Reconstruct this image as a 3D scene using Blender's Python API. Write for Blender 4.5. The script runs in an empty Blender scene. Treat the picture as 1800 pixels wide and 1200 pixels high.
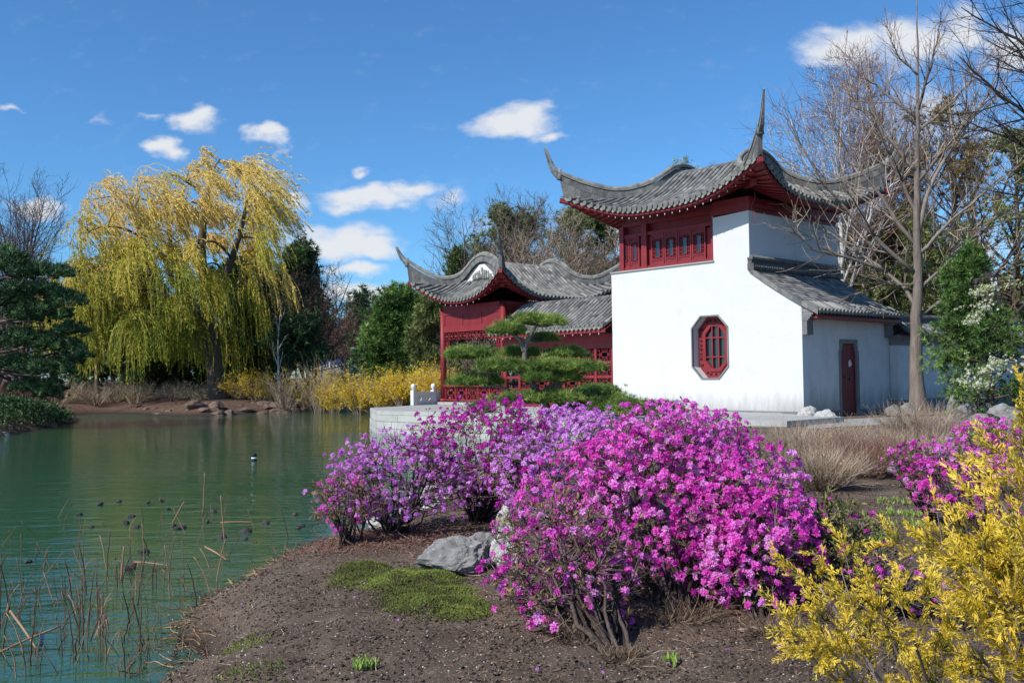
import bpy, math, random
import numpy as np
from mathutils import Vector, Matrix
from mathutils.geometry import tessellate_polygon
sc = bpy.context.scene
C = sc.collection
R_ = math.radians

# ------------------------------------------------------------------ camera
F_PX = 1680.43
PITCH, ROLL = R_(2.018), R_(0.737)
EYE = Vector((0, 0, 2.0))
fw = Vector((0, math.cos(PITCH), math.sin(PITCH)))
u0 = Vector((0, -math.sin(PITCH), math.cos(PITCH)))
r0 = Vector((1, 0, 0))
ex = r0*math.cos(ROLL) - u0*math.sin(ROLL)
ey = r0*math.sin(ROLL) + u0*math.cos(ROLL)
cam = bpy.data.cameras.new('camera')
camo = bpy.data.objects.new('camera', cam)
C.objects.link(camo)
M = Matrix((ex, ey, -fw)).transposed().to_4x4()
M.translation = EYE
camo.matrix_world = M
cam.sensor_width = 36
cam.lens = 36*F_PX/1800
cam.clip_start = 0.05
cam.clip_end = 3000
sc.camera = camo

def ray(px, py):
    return fw*F_PX + ex*(px-900) - ey*(py-600)
def at(px, py, Y):            # the point seen there at distance Y ahead
    d = ray(px, py)
    return EYE + d*(Y/d.y)
def gnd(px, py, z=0.0):       # the point seen there at height z
    d = ray(px, py)
    return EYE + d*((z-EYE.z)/d.z)

# ------------------------------------------------------------------ light
SUN_DIR = Vector((-.80, -.60, 0)).normalized()
ELEV = R_(41)
sd = (SUN_DIR*math.cos(ELEV) + Vector((0, 0, math.sin(ELEV)))).normalized()
sl = bpy.data.lights.new('sun', 'SUN')
sl.energy = 3.9
sl.angle = R_(0.5)
sl.color = (1, .955, .89)
so = bpy.data.objects.new('sun', sl)
C.objects.link(so)
so.rotation_euler = sd.to_track_quat('Z', 'Y').to_euler()

world = bpy.data.worlds.new('World')
sc.world = world
world.use_nodes = True
wt = world.node_tree
for n in list(wt.nodes): wt.nodes.remove(n)
def wn(t, **k):
    n = wt.nodes.new(t)
    for a, b in k.items(): setattr(n, a, b)
    return n
wl = wt.links.new
wout = wn('ShaderNodeOutputWorld'); wbg = wn('ShaderNodeBackground')
wl(wbg.outputs[0], wout.inputs[0])
sky = wn('ShaderNodeTexSky', sky_type='NISHITA', sun_disc=False)
sky.sun_elevation = ELEV
sky.sun_rotation = math.atan2(SUN_DIR.x, SUN_DIR.y)
sky.altitude = 300; sky.air_density = 1.0; sky.dust_density = 0.3; sky.ozone_density = 3.0
wbg.inputs[1].default_value = 0.105
tc = wn('ShaderNodeTexCoord')
sep = wn('ShaderNodeSeparateXYZ'); wl(tc.outputs['Generated'], sep.inputs[0])
def wm(op, a, b=None, c=None):
    n = wn('ShaderNodeMath', operation=op)
    for i, v in enumerate((a, b, c)):
        if v is None: continue
        if isinstance(v, (int, float)): n.inputs[i].default_value = v
        else: wl(v, n.inputs[i])
    return n.outputs[0]
yy = wm('MAXIMUM', sep.outputs[1], 0.02)
gx = wm('DIVIDE', sep.outputs[0], yy); gz = wm('DIVIDE', sep.outputs[2], yy)
cmb = wn('ShaderNodeCombineXYZ'); wl(gx, cmb.inputs[0]); wl(wm('MULTIPLY', gz, 1.7), cmb.inputs[1])
def wnoise(scale, det, rough=.55, off=0):
    mp = wn('ShaderNodeMapping'); wl(cmb.outputs[0], mp.inputs[0]); mp.inputs['Location'].default_value = (off, off*.7, 0)
    n = wn('ShaderNodeTexNoise'); wl(mp.outputs[0], n.inputs[0])
    n.inputs['Scale'].default_value = scale; n.inputs['Detail'].default_value = det; n.inputs['Roughness'].default_value = rough
    return n.outputs[0]
n1, n2, n3 = wnoise(11, 8, .62), wnoise(13, 4, .5, 5), wnoise(30, 6, .6, 9)
jx = wm('MULTIPLY_ADD', wm('SUBTRACT', n1, .5), .10, gx)
jz = wm('MULTIPLY_ADD', wm('SUBTRACT', n2, .5), .06, gz)
# clouds: px, py, half width, half height, strength (read from the photograph as directions)
CL = [(900,215,78,30,1.0),(960,240,30,18,.7),(345,215,48,24,.9),(285,257,38,17,.9),(472,238,38,22,1.0),(640,303,22,10,.7),(650,345,95,22,1.0),
      (730,332,55,16,.8),(785,352,40,18,.5),(590,418,105,32,1.05),(660,430,62,18,.9),(620,470,62,18,.9),(640,515,75,22,.8),(510,362,32,18,.9),(60,365,55,17,.75),
      (5,193,28,10,.5),(180,225,24,9,.3),(1480,75,85,42,.9),(1600,70,100,52,1.0),(1700,50,60,40,.8),(1790,85,70,40,.8),(1640,200,120,60,.5),(1770,250,60,30,.6),
      (715,360,28,12,.45),(270,205,28,9,.4),(1110,400,60,40,.7),(870,400,60,18,.35),(1720,440,80,40,.6),(1560,500,80,40,.5),(390,380,50,18,.4)]
tot = None
for px, py, hw, hh, st in CL:
    d = ray(px, py)
    cx, cz = d.x/d.y, d.z/d.y
    ax = wm('DIVIDE', wm('SUBTRACT', jx, cx), hw*1.25/F_PX); az = wm('DIVIDE', wm('SUBTRACT', jz, cz), hh*1.25/F_PX)
    # flatter base: squeeze the lower half
    q = wm('SUBTRACT', 1.0, wm('SQRT', wm('ADD', wm('MULTIPLY', ax, ax), wm('MULTIPLY', az, az))))
    q = wm('MULTIPLY', wm('MAXIMUM', q, 0.0), st)
    tot = q if tot is None else wm('MAXIMUM', tot, q)
dens = wm('MULTIPLY_ADD', wm('SUBTRACT', n3, .5), 1.0, wm('MULTIPLY', tot, 1.7))
mr = wn('ShaderNodeMapRange', interpolation_type='SMOOTHSTEP')
wl(dens, mr.inputs[0]); mr.inputs[1].default_value = .04; mr.inputs[2].default_value = 1.15
dn = wm('MULTIPLY', mr.outputs[0], wm('GREATER_THAN', sep.outputs[1], 0.03))
dn = wm('MULTIPLY', dn, .93)
tint = wn('ShaderNodeMix', data_type='RGBA', blend_type='MULTIPLY'); tint.inputs[0].default_value = 1
wl(sky.outputs[0], tint.inputs[6]); tint.inputs[7].default_value = (.45, .78, 1.04, 1)
mx = wn('ShaderNodeMix', data_type='RGBA'); wl(dn, mx.inputs[0]); wl(tint.outputs[2], mx.inputs[6]); mx.inputs[7].default_value = (5.5, 5.6, 5.8, 1)
wl(mx.outputs[2], wbg.inputs[0])

sc.view_settings.view_transform = 'Standard'
sc.view_settings.look = 'None'
sc.view_settings.gamma = 1
sc.view_settings.use_curve_mapping = False
sc.view_settings.exposure = 0.52
sc.cycles.max_bounces = 6
sc.cycles.diffuse_bounces = 2
sc.cycles.transparent_max_bounces = 6

# ------------------------------------------------------------------ numpy helpers
def vnoise(P, f=1.0, seed=0, octaves=1):
    P = np.asarray(P, float)
    tot = np.zeros(P.shape[0]); amp = 1; s = 0
    for o in range(octaves):
        Q = P*f*(2**o) + seed*17.31 + o*5.7
        i = np.floor(Q).astype(np.int64); q = Q-i; w = q*q*(3-2*q)
        acc = 0
        for dx in (0, 1):
            for dy in (0, 1):
                for dz in (0, 1):
                    h = (i[:, 0]+dx)*374761393 + (i[:, 1]+dy)*668265263 + (i[:, 2]+dz)*2147483647 + seed*974634777
                    h = (h ^ (h >> 13))*1274126177 & 0xffffffff
                    h = (h ^ (h >> 16)) & 0xffff
                    v = h/65535.0
                    acc = acc + v*(w[:, 0] if dx else 1-w[:, 0])*(w[:, 1] if dy else 1-w[:, 1])*(w[:, 2] if dz else 1-w[:, 2])
        tot += amp*(acc*2-1); s += amp; amp *= .5
    return tot/s
def norm(v):
    return v/np.maximum(np.linalg.norm(v, axis=-1, keepdims=True), 1e-9)
def rotmats(z, spin):
    """matrices whose third column is z, spun about it"""
    z = norm(z); ref = np.where(np.abs(z[:, 2:3]) < .9, np.array([[0, 0, 1.]]), np.array([[1., 0, 0]]))
    x = norm(np.cross(ref, z)); y = np.cross(z, x)
    c, s = np.cos(spin)[:, None], np.sin(spin)[:, None]
    return np.stack([x*c+y*s, -x*s+y*c, z], axis=-1)

class MB:
    """collects faces and links them as one mesh object"""
    def __init__(s): s.V = []; s.F = []; s.n = 0; s.T = []; s.S = []
    def add(s, V, F, tint=0.5, smooth=False):
        V = np.asarray(V, float).reshape(-1, 3); F = np.asarray(F, np.int64)
        if len(F) == 0: return s
        s.V.append(V); s.F.append(F+s.n); s.n += len(V)
        t = np.empty(len(F)); t[:] = tint; s.T.append(t)
        s.S.append(np.full(len(F), bool(smooth)))
        return s
    def box(s, x0, x1, y0, y1, z0, z1, tint=.5):
        V = [(x, y, z) for x in (x0, x1) for y in (y0, y1) for z in (z0, z1)]
        F = [(0, 1, 3, 2), (4, 6, 7, 5), (0, 4, 5, 1), (2, 3, 7, 6), (0, 2, 6, 4), (1, 5, 7, 3)]
        return s.add(V, F, tint)
    def tubes(s, P, R, sides=5, tint=.5, cap=True):
        P = np.asarray(P, float); R = np.asarray(R, float)
        if P.ndim == 2: P = P[None]; R = R[None]
        B, N, _ = P.shape
        if B == 0: return s
        T = np.gradient(P, axis=1); T = norm(T)
        mt = norm(T.mean(axis=1)); ref = np.where(np.abs(mt[:, 2:3]) < .8, np.array([[0, 0, 1.]]), np.array([[1., 0.02, 0]]))
        ref = np.repeat(ref[:, None], N, 1)
        X = norm(np.cross(ref, T)); Y = np.cross(T, X)
        a = np.arange(sides)/sides*2*math.pi
        V = P[:, :, None] + R[:, :, None, None]*(X[:, :, None]*np.cos(a)[None, None, :, None] + Y[:, :, None]*np.sin(a)[None, None, :, None])
        idx = np.arange(B*N*sides).reshape(B, N, sides)
        a0 = idx[:, :-1, :]; a1 = idx[:, 1:, :]
        F = np.stack([a0, np.roll(a0, -1, 2), np.roll(a1, -1, 2), a1], -1).reshape(-1, 4)
        t = tint
        if isinstance(tint, np.ndarray) and tint.ndim == 1 and len(tint) == B: t = np.repeat(tint, (N-1)*sides)
        if isinstance(tint, np.ndarray) and tint.ndim == 2: t = np.repeat(tint[:, :N-1].reshape(-1), sides)
        s.add(V, F, t, smooth=sides > 4)
        if cap and sides > 3 and B < 400:
            for e in (0, N-1):
                f = idx[:, e, :] if e else idx[:, e, ::-1]
                o = s.n - B*N*sides
                s.F.append(f+o); s.T.append(np.full(B, .5)); s.S.append(np.zeros(B, bool))
        return s
    def inst(s, tpl, pos, rot, scale, tint=.5, tv=0.0, smooth=False):
        TV, TF = tpl[0], tpl[1]; m = len(pos)
        if m == 0: return s
        scale = np.asarray(scale, float)
        if scale.ndim == 0: scale = np.full(m, float(scale))
        if scale.ndim == 1: scale = scale[:, None, None]
        else: scale = scale[:, None, :]
        V = np.einsum('mij,mkj->mki', rot, TV[None]*scale) + np.asarray(pos)[:, None]
        F = (TF[None] + (np.arange(m)*len(TV))[:, None, None]).reshape(-1, TF.shape[1])
        t = np.empty(m); t[:] = tint
        ft = np.repeat(t, len(TF))
        if len(tpl) > 2: ft = ft + np.tile(tpl[2], m)
        return s.add(V, F, ft, smooth)
    def prism(s, poly, fn, t0, t1, holes=(), tint=.5):
        """poly of 2-D points; fn(a,b,t)->xyz"""
        rings = [list(poly)] + [list(h) for h in holes]
        tri = tessellate_polygon([[Vector((a, b, 0)) for a, b in r] for r in rings])
        flat = [p for r in rings for p in r]; n = len(flat)
        V = [fn(a, b, t0) for a, b in flat] + [fn(a, b, t1) for a, b in flat]
        s.add(V, [tuple(t) for t in tri] + [tuple(i+n for i in t[::-1]) for t in tri], tint)
        o = 0; q = []
        for r in rings:
            k = len(r)
            for i in range(k): q.append((o+i, o+(i+1) % k, o+(i+1) % k+n, o+i+n))
            o += k
        s.add(V, q, tint)
        return s
    def build(s, name, material, parent=None, off=None):
        if not s.V: return None
        V = np.concatenate(s.V)
        if off is not None: V = V-np.asarray(off)
        me = bpy.data.meshes.new(name)
        me.vertices.add(len(V)); me.vertices.foreach_set('co', V.astype(np.float32).ravel())
        lens = np.concatenate([np.full(len(f), f.shape[1]) for f in s.F]); loops = np.concatenate([f.ravel() for f in s.F])
        me.loops.add(len(loops)); me.loops.foreach_set('vertex_index', loops.astype(np.int32))
        me.polygons.add(len(lens)); st = np.concatenate([[0], np.cumsum(lens)[:-1]])
        me.polygons.foreach_set('loop_start', st.astype(np.int32)); me.polygons.foreach_set('loop_total', lens.astype(np.int32))
        me.polygons.foreach_set('use_smooth', np.concatenate(s.S))
        at_ = me.attributes.new('tint', 'FLOAT', 'FACE'); at_.data.foreach_set('value', np.concatenate(s.T).astype(np.float32))
        me.update(calc_edges=True)
        me.materials.append(material)
        o = bpy.data.objects.new(name, me); C.objects.link(o)
        if parent is not None: o.parent = parent
        return o

def tag(o, label=None, cat=None, group=None, kind=None):
    if label: o['label'] = label
    if cat: o['category'] = cat
    if group: o['group'] = group
    if kind: o['kind'] = kind
    return o
def thing(name, label, cat, loc=(0, 0, 0), rz=0.0, group=None):
    o = bpy.data.objects.new(name, None); C.objects.link(o)
    o.empty_display_size = .2
    o.location = loc; o.rotation_euler = (0, 0, rz)
    return tag(o, label, cat, group)
def kids(o): return [c for c in C.objects if c.parent == o]
def dup(root, loc, rz=0.0, scale=1.0, label=None, group=None):
    r = root.copy(); C.objects.link(r); r.location = loc; r.rotation_euler = (0, 0, rz)
    r.scale = (scale,)*3 if isinstance(scale, (int, float)) else scale
    if label: r['label'] = label
    if group: r['group'] = group
    for ch in kids(root):
        c = ch.copy(); C.objects.link(c); c.parent = r
        for g in kids(ch):
            d = g.copy(); C.objects.link(d); d.parent = c
    return r

# ------------------------------------------------------------------ materials
def mat(name, cols, rough=.8, nscale=4.0, namp=.5, tamp=.5, bump=0.0, bscale=30.0, trans=0.0, spec=.3, stretch=None, world_co=False, fine=None, metal=0.0, splash=None):
    """colour ramp driven by noise and by the mesh's own 'tint' value"""
    m = bpy.data.materials.new(name); m.use_nodes = True
    nt = m.node_tree; N = nt.nodes; L = nt.links.new
    for n in list(N): N.remove(n)
    out = N.new('ShaderNodeOutputMaterial'); bs = N.new('ShaderNodeBsdfPrincipled')
    co = N.new('ShaderNodeTexCoord'); src = co.outputs['Object']
    if world_co: src = N.new('ShaderNodeNewGeometry').outputs['Position']
    if stretch:
        mp = N.new('ShaderNodeMapping'); L(src, mp.inputs[0]); mp.inputs['Scale'].default_value = stretch; src = mp.outputs[0]
    no = N.new('ShaderNodeTexNoise'); no.inputs['Scale'].default_value = nscale; no.inputs['Detail'].default_value = 5; no.inputs['Roughness'].default_value = .6
    L(src, no.inputs[0])
    at_ = N.new('ShaderNodeAttribute'); at_.attribute_name = 'tint'
    a = N.new('ShaderNodeMath'); a.operation = 'MULTIPLY_ADD'; L(no.outputs[0], a.inputs[0]); a.inputs[1].default_value = namp*2.2; a.inputs[2].default_value = .5-namp*1.1
    b = N.new('ShaderNodeMath'); b.operation = 'MULTIPLY_ADD'; L(at_.outputs['Fac'], b.inputs[0]); b.inputs[1].default_value = tamp*2; b.inputs[2].default_value = -tamp
    c = N.new('ShaderNodeMath'); c.operation = 'ADD'; L(a.outputs[0], c.inputs[0]); L(b.outputs[0], c.inputs[1])
    rp = N.new('ShaderNodeValToRGB'); L(c.outputs[0], rp.inputs[0])
    el = rp.color_ramp.elements
    while len(el) < len(cols): el.new(.5)
    for i, cc in enumerate(cols):
        el[i].position = i/(len(cols)-1) if len(cols) > 1 else 0; el[i].color = (*cc, 1)
    col = rp.outputs[0]
    if fine:
        n2 = N.new('ShaderNodeTexNoise'); n2.inputs['Scale'].default_value = fine[0]; n2.inputs['Detail'].default_value = 3; L(src, n2.inputs[0])
        r2 = N.new('ShaderNodeValToRGB'); L(n2.outputs[0], r2.inputs[0]); r2.color_ramp.elements[0].position = fine[1]; r2.color_ramp.elements[1].position = fine[1]+.08
        mx = N.new('ShaderNodeMix'); mx.data_type = 'RGBA'; L(r2.outputs[0], mx.inputs[0]); L(col, mx.inputs[6]); mx.inputs[7].default_value = (*fine[2], 1); col = mx.outputs[2]
    if splash:
        gp = N.new('ShaderNodeNewGeometry').outputs['Position']; sz = N.new('ShaderNodeSeparateXYZ'); L(gp, sz.inputs[0])
        mp2 = N.new('ShaderNodeMapping'); L(gp, mp2.inputs[0]); mp2.inputs['Scale'].default_value = (1, 1, .22)
        n3 = N.new('ShaderNodeTexNoise'); n3.inputs['Scale'].default_value = 3.2; n3.inputs['Detail'].default_value = 7; n3.inputs['Roughness'].default_value = .7; L(mp2.outputs[0], n3.inputs[0])
        r3 = N.new('ShaderNodeMapRange'); L(sz.outputs[2], r3.inputs[0]); r3.inputs[1].default_value = splash[0]; r3.inputs[2].default_value = splash[1]; r3.inputs[3].default_value = .62; r3.inputs[4].default_value = .10
        a3 = N.new('ShaderNodeMath'); a3.operation = 'ADD'; L(n3.outputs[0], a3.inputs[0]); L(r3.outputs[0], a3.inputs[1])
        r4 = N.new('ShaderNodeMapRange'); L(a3.outputs[0], r4.inputs[0]); r4.inputs[1].default_value = .68; r4.inputs[2].default_value = 1.25; r4.inputs[4].default_value = splash[2]
        m4 = N.new('ShaderNodeMix'); m4.data_type = 'RGBA'; L(r4.outputs[0], m4.inputs[0]); L(col, m4.inputs[6]); m4.inputs[7].default_value = (.20, .19, .165, 1); col = m4.outputs[2]
    L(col, bs.inputs['Base Color'])
    bs.inputs['Roughness'].default_value = rough; bs.inputs['Specular IOR Level'].default_value = spec; bs.inputs['Metallic'].default_value = metal
    if bump:
        nb = N.new('ShaderNodeTexNoise'); nb.inputs['Scale'].default_value = bscale; nb.inputs['Detail'].default_value = 6; L(src, nb.inputs[0])
        bp = N.new('ShaderNodeBump'); bp.inputs['Strength'].default_value = bump; bp.inputs['Distance'].default_value = .03
        L(nb.outputs[0], bp.inputs['Height']); L(bp.outputs[0], bs.inputs['Normal'])
    if trans:
        tr = N.new('ShaderNodeBsdfTranslucent'); L(col, tr.inputs[0])
        ms = N.new('ShaderNodeMixShader'); ms.inputs[0].default_value = trans
        L(bs.outputs[0], ms.inputs[1]); L(tr.outputs[0], ms.inputs[2]); L(ms.outputs[0], out.inputs[0])
    else: L(bs.outputs[0], out.inputs[0])
    return m

m_plaster = mat('white_plaster', [(.52, .525, .52), (.57, .57, .565), (.595, .595, .59)], .9, 1.3, .5, 0, bump=.15, bscale=9, splash=(.8, 1.5, .65))
m_plaster_old = mat('weathered_plaster', [(.46, .46, .45), (.57, .57, .565), (.62, .62, .61)], .9, 2.0, .6, 0, bump=.2, bscale=20, fine=(9, .68, (.42, .42, .42)), splash=(.8, 1.7, .85))
m_tile = mat('grey_roof_tile', [(.050, .050, .052), (.120, .120, .114), (.205, .20, .188), (.31, .30, .275)], .85, 2.5, .45, .55, bump=.5, bscale=25, fine=(14, .66, (.33, .31, .27)))
m_tilebase = mat('grey_tile_bed', [(.05, .05, .052), (.10, .10, .098), (.17, .165, .15)], .9, 3, .6, .4, bump=.5, bscale=20)
m_flat_tile = mat('grey_flat_tile', [(.075, .075, .075), (.16, .157, .15), (.25, .243, .225), (.32, .31, .285)], .85, 1.6, .35, .6, bump=.35, bscale=20)
m_ridge = mat('grey_ridge_brick', [(.06, .062, .065), (.13, .13, .125), (.24, .23, .205)], .85, 4, .6, .5, bump=.5, bscale=25)
m_ridge_cap = mat('pale_ridge_cap', [(.10, .10, .093), (.185, .183, .167), (.27, .265, .24)], .85, 3, .6, .5, bump=.4, bscale=25)
m_red = mat('dark_red_paint', [(.13, .010, .014), (.20, .016, .022), (.26, .026, .030)], .55, 3, .5, .4, bump=.08, bscale=30, spec=.4)
m_dry = mat('dry_undergrowth', [(.06, .038, .025), (.15, .10, .065), (.28, .20, .13)], .9, 3, .3, .8)
m_door = mat('deep_red_door', [(.12, .010, .012), (.18, .016, .016)], .6, 4, .5, .3, bump=.1, bscale=20)
m_glass = mat('dark_glass', [(.01, .015, .02), (.02, .03, .04)], .05, 1, .3, 0, spec=.9)
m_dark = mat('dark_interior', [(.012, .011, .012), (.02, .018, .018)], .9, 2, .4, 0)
m_stone = mat('pale_grey_stone', [(.25, .25, .235), (.36, .36, .34), (.44, .44, .42)], .85, 2, .5, .5, bump=.2, bscale=18, fine=(5, .64, (.36, .36, .33)))
m_brick = mat('grey_brick', [(.11, .112, .115), (.19, .19, .19), (.27, .265, .255)], .9, 3, .5, .5, bump=.4, bscale=22)
m_marble = mat('white_marble', [(0.476, 0.476, 0.459), (0.612, 0.612, 0.595), (0.663, 0.663, 0.646)], .6, 4, .5, .3, bump=.15, bscale=25)
m_rock = mat('grey_rock', [(.06, .06, .058), (.15, .146, .138), (.26, .25, .235), (.38, .365, .345)], .9, 4, .75, .3, bump=.8, bscale=14, fine=(26, .66, (.5, .49, .47)))
m_rock_pale = mat('pale_rock', [(.24, .235, .22), (.42, .41, .385), (.58, .57, .54)], .9, 4, .7, .3, bump=.8, bscale=14)
m_rock_brown = mat('brown_shore_rock', [(.06, .04, .033), (.14, .095, .075), (.26, .19, .155)], .9, 1.2, .75, .5, bump=.8, bscale=6)
m_bark = mat('brown_bark', [(.045, .033, .026), (.11, .083, .066), (.20, .155, .125)], .95, 9, .6, .4, bump=1.0, bscale=26, stretch=(1, 1, .25))
m_stem = mat('dark_shrub_stems', [(.02, .013, .011), (.055, .038, .032), (.12, .09, .075)], .9, 9, .6, .6, bump=.8, bscale=40)
m_bark_grey = mat('grey_bark', [(.075, .060, .050), (.165, .135, .115), (.27, .23, .195)], .95, 9, .6, .5, bump=1.0, bscale=30, stretch=(1, 1, .2))
m_bark_pale = mat('birch_bark', [(.12, .10, .09), (.42, .40, .37), (.60, .58, .55)], .85, 7, .7, .5, stretch=(1, 1, 2.5))
m_twig = mat('grey_brown_twigs', [(.07, .052, .045), (.15, .115, .095), (.25, .20, .17)], .9, 2, .4, .6)
m_twig_red = mat('reddish_twigs', [(.10, .045, .035), (.19, .095, .07), (.27, .16, .12)], .9, 1, .4, .6)
m_twig_dark = mat('dark_twigs', [(.022, .017, .018), (.05, .04, .038), (.09, .073, .065)], .9, 1, .4, .6)
m_twig_pale = mat('straw_twigs', [(.15, .10, .07), (.31, .23, .16), (.50, .40, .30)], .9, 2, .3, .8)
m_pine = mat('dark_pine_needles', [(.016, .036, .020), (.042, .092, .036), (.10, .18, .055)], .6, .8, .4, .6, trans=.12)
m_pine_mid = mat('green_pine_needles', [(.032, .070, .018), (.095, .18, .036), (.22, .33, .08)], .6, .8, .35, .7, trans=.15)
m_pine_grey = mat('olive_pine_needles', [(.08, .10, .035), (.17, .20, .065), (.30, .32, .12)], .6, .8, .35, .7, trans=.15)
m_pine_brown = mat('bronze_larch_needles', [(.11, .075, .03), (.24, .165, .06), (.36, .28, .10)], .7, .5, .4, .7, trans=.2)
m_bonsai = mat('light_green_needles', [(.05, .11, .022), (.18, .27, .055), (.38, .46, .12)], .55, 2, .35, .8, trans=.2)
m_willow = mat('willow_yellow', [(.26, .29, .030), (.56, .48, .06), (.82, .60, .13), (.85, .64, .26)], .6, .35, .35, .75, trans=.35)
m_forsythia = mat('forsythia_yellow', [(.60, .36, .01), (.85, .58, .02), (.85, .68, .05)], .6, 1, .3, .7, trans=.35)
m_petal = mat('magenta_petals', [(.52, .025, .36), (.84, .085, .58), (.87, .18, .70), (.87, .38, .80)], .55, 2, .3, .8, trans=.42)
m_petal_dark = mat('deep_magenta_petals', [(.34, .010, .24), (.60, .030, .42), (.72, .08, .56)], .55, 2, .3, .8, trans=.42)
m_petal_pale = mat('lilac_petals', [(.60, .12, .58), (.78, .27, .78), (.85, .48, .86)], .55, 2, .3, .8, trans=.42)
m_leaf_ol = mat('olive_leaves', [(.05, .06, .018), (.13, .15, .04), (.27, .25, .09)], .5, 3, .3, .8, trans=.25)
m_leaf_brn = mat('bronze_leaves', [(.10, .05, .02), (.22, .14, .05), (.36, .27, .10)], .6, 3, .3, .8, trans=.25)
m_gold = mat('golden_foliage', [(.09, .085, .015), (.33, .26, .02), (.74, .51, .03), (.84, .63, .09)], .55, 3, .2, .9, trans=.3)
m_moss = mat('green_moss', [(.07, .055, .03), (.13, .155, .035), (.24, .29, .06)], .9, 5, .7, .5)
m_blossom = mat('white_blossom', [(.50, .50, .28), (.74, .73, .58), (.82, .81, .74)], .6, 3, .3, .7, trans=.25)
m_newleaf = mat('fresh_leaves', [(.14, .24, .04), (.28, .40, .08), (.45, .55, .16)], .5, 2, .3, .8, trans=.3)
m_stalk = mat('dry_lotus_stalk', [(.05, .03, .02), (.17, .095, .055), (.36, .21, .12)], .8, 3, .5, .7)
m_pod = mat('dark_lotus_pod', [(.02, .018, .02), (.06, .05, .05), (.20, .15, .13)], .9, 9, .6, .5)
m_metal = mat('black_iron', [(.01, .01, .01), (.03, .03, .03)], .5, 3, .3, 0, spec=.5)
m_black = mat('black_rubber', [(.008, .011, .010), (.014, .017, .016)], .6, 3, .3, 0)
m_white = mat('white_paint', [(.70, .72, .74), (.80, .81, .82)], .5, 3, .3, 0)
m_blue = mat('navy_canopy', [(.012, .03, .09), (.02, .05, .14)], .7, 3, .3, 0)
m_paper = mat('torn_paper', [(.6, .6, .6), (.75, .75, .74)], .8, 6, .3, 0)
m_concrete = mat('pale_concrete', [(.22, .22, .21), (.31, .31, .295), (.38, .38, .36)], .9, 2, .5, .3, bump=.3, bscale=30)
m_gable = mat('grey_relief', [(.12, .12, .11), (.25, .245, .22), (.36, .35, .32)], .9, 12, .7, .3, bump=.6, bscale=40)
#STRUCTURE
# ================================================================== SETTING
FR_A = np.array([8.300, 27.324]); TH = R_(48.179)
FU = np.array([math.cos(TH)*1.0, -math.sin(TH)])   # building x axis (towards the near corner)
FU = np.array([math.sin(R_(90)-TH), -math.cos(R_(90)-TH)])
FV = np.array([math.sin(TH), math.cos(TH)])        # building y axis (away from the viewer)
RZ = math.atan2(FU[1], FU[0])
def fr(u, v, z=0.0):
    p = FR_A+FU*u+FV*v
    return (p[0], p[1], z)
def u_at(px, v, py=600):      # building u of the point on plane v seen in column px
    d = ray(px, py); k = d.x/d.y
    b = FR_A+FV*v
    return (k*b[1]-b[0])/(FU[0]-k*FU[1])
def v_at(px, u, py=600):
    d = ray(px, py); k = d.x/d.y
    b = FR_A+FU*u
    return (k*b[1]-b[0])/(FV[0]-k*FV[1])
def z_at(px, py, u, v):
    p = FR_A+FU*u+FV*v
    d = ray(px, py)
    return 2.0+d.z/d.y*p[1]

pond = [(-2.5, -4), (-2.45, 2), (-2.35, 5)]
for px, py in [(300, 1200), (315, 1120), (350, 1078), (410, 1040), (470, 1010), (540, 987), (600, 977), (650, 948), (720, 925), (800, 880), (880, 850), (960, 822)]:
    g = gnd(px, py); pond.append((g.x, g.y))
pond += [fr(-5, -3.0)[:2], fr(-13.5, -4.4)[:2], fr(-16.6, -3.0)[:2]]
for px, py in [(655, 716.5), (600, 718), (540, 721), (480, 725), (430, 727), (380, 729.5), (330, 731), (240, 727), (170, 726), (118, 729), (128, 742), (100, 748), (50, 757), (0, 766), (-120, 776)]:
    g = gnd(px, py); pond.append((g.x, g.y))
pond += [(-42, 27), (-60, 5), (-55, -20), (-20, -25)]
POND = np.array(pond)
def pond_sd(X, Y):
    """signed distance to the pond edge, negative on the water"""
    P = np.stack([X, Y], -1); A = POND; B = np.roll(POND, -1, 0)
    best = np.full(len(P), 1e9); ins = np.zeros(len(P), bool)
    for a, b in zip(A, B):
        ab = b-a; t = np.clip(((P-a)@ab)/(ab@ab), 0, 1)
        best = np.minimum(best, np.linalg.norm(P-(a+t[:, None]*ab), axis=1))
        c = (a[1] > P[:, 1]) != (b[1] > P[:, 1])
        ins ^= c & (P[:, 0] < (b[0]-a[0])*(P[:, 1]-a[1])/((b[1]-a[1]) if b[1] != a[1] else 1e-9)+a[0])
    return np.where(ins, -best, best)
def sstep(a, b, x):
    t = np.clip((x-a)/(b-a), 0, 1); return t*t*(3-2*t)
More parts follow.
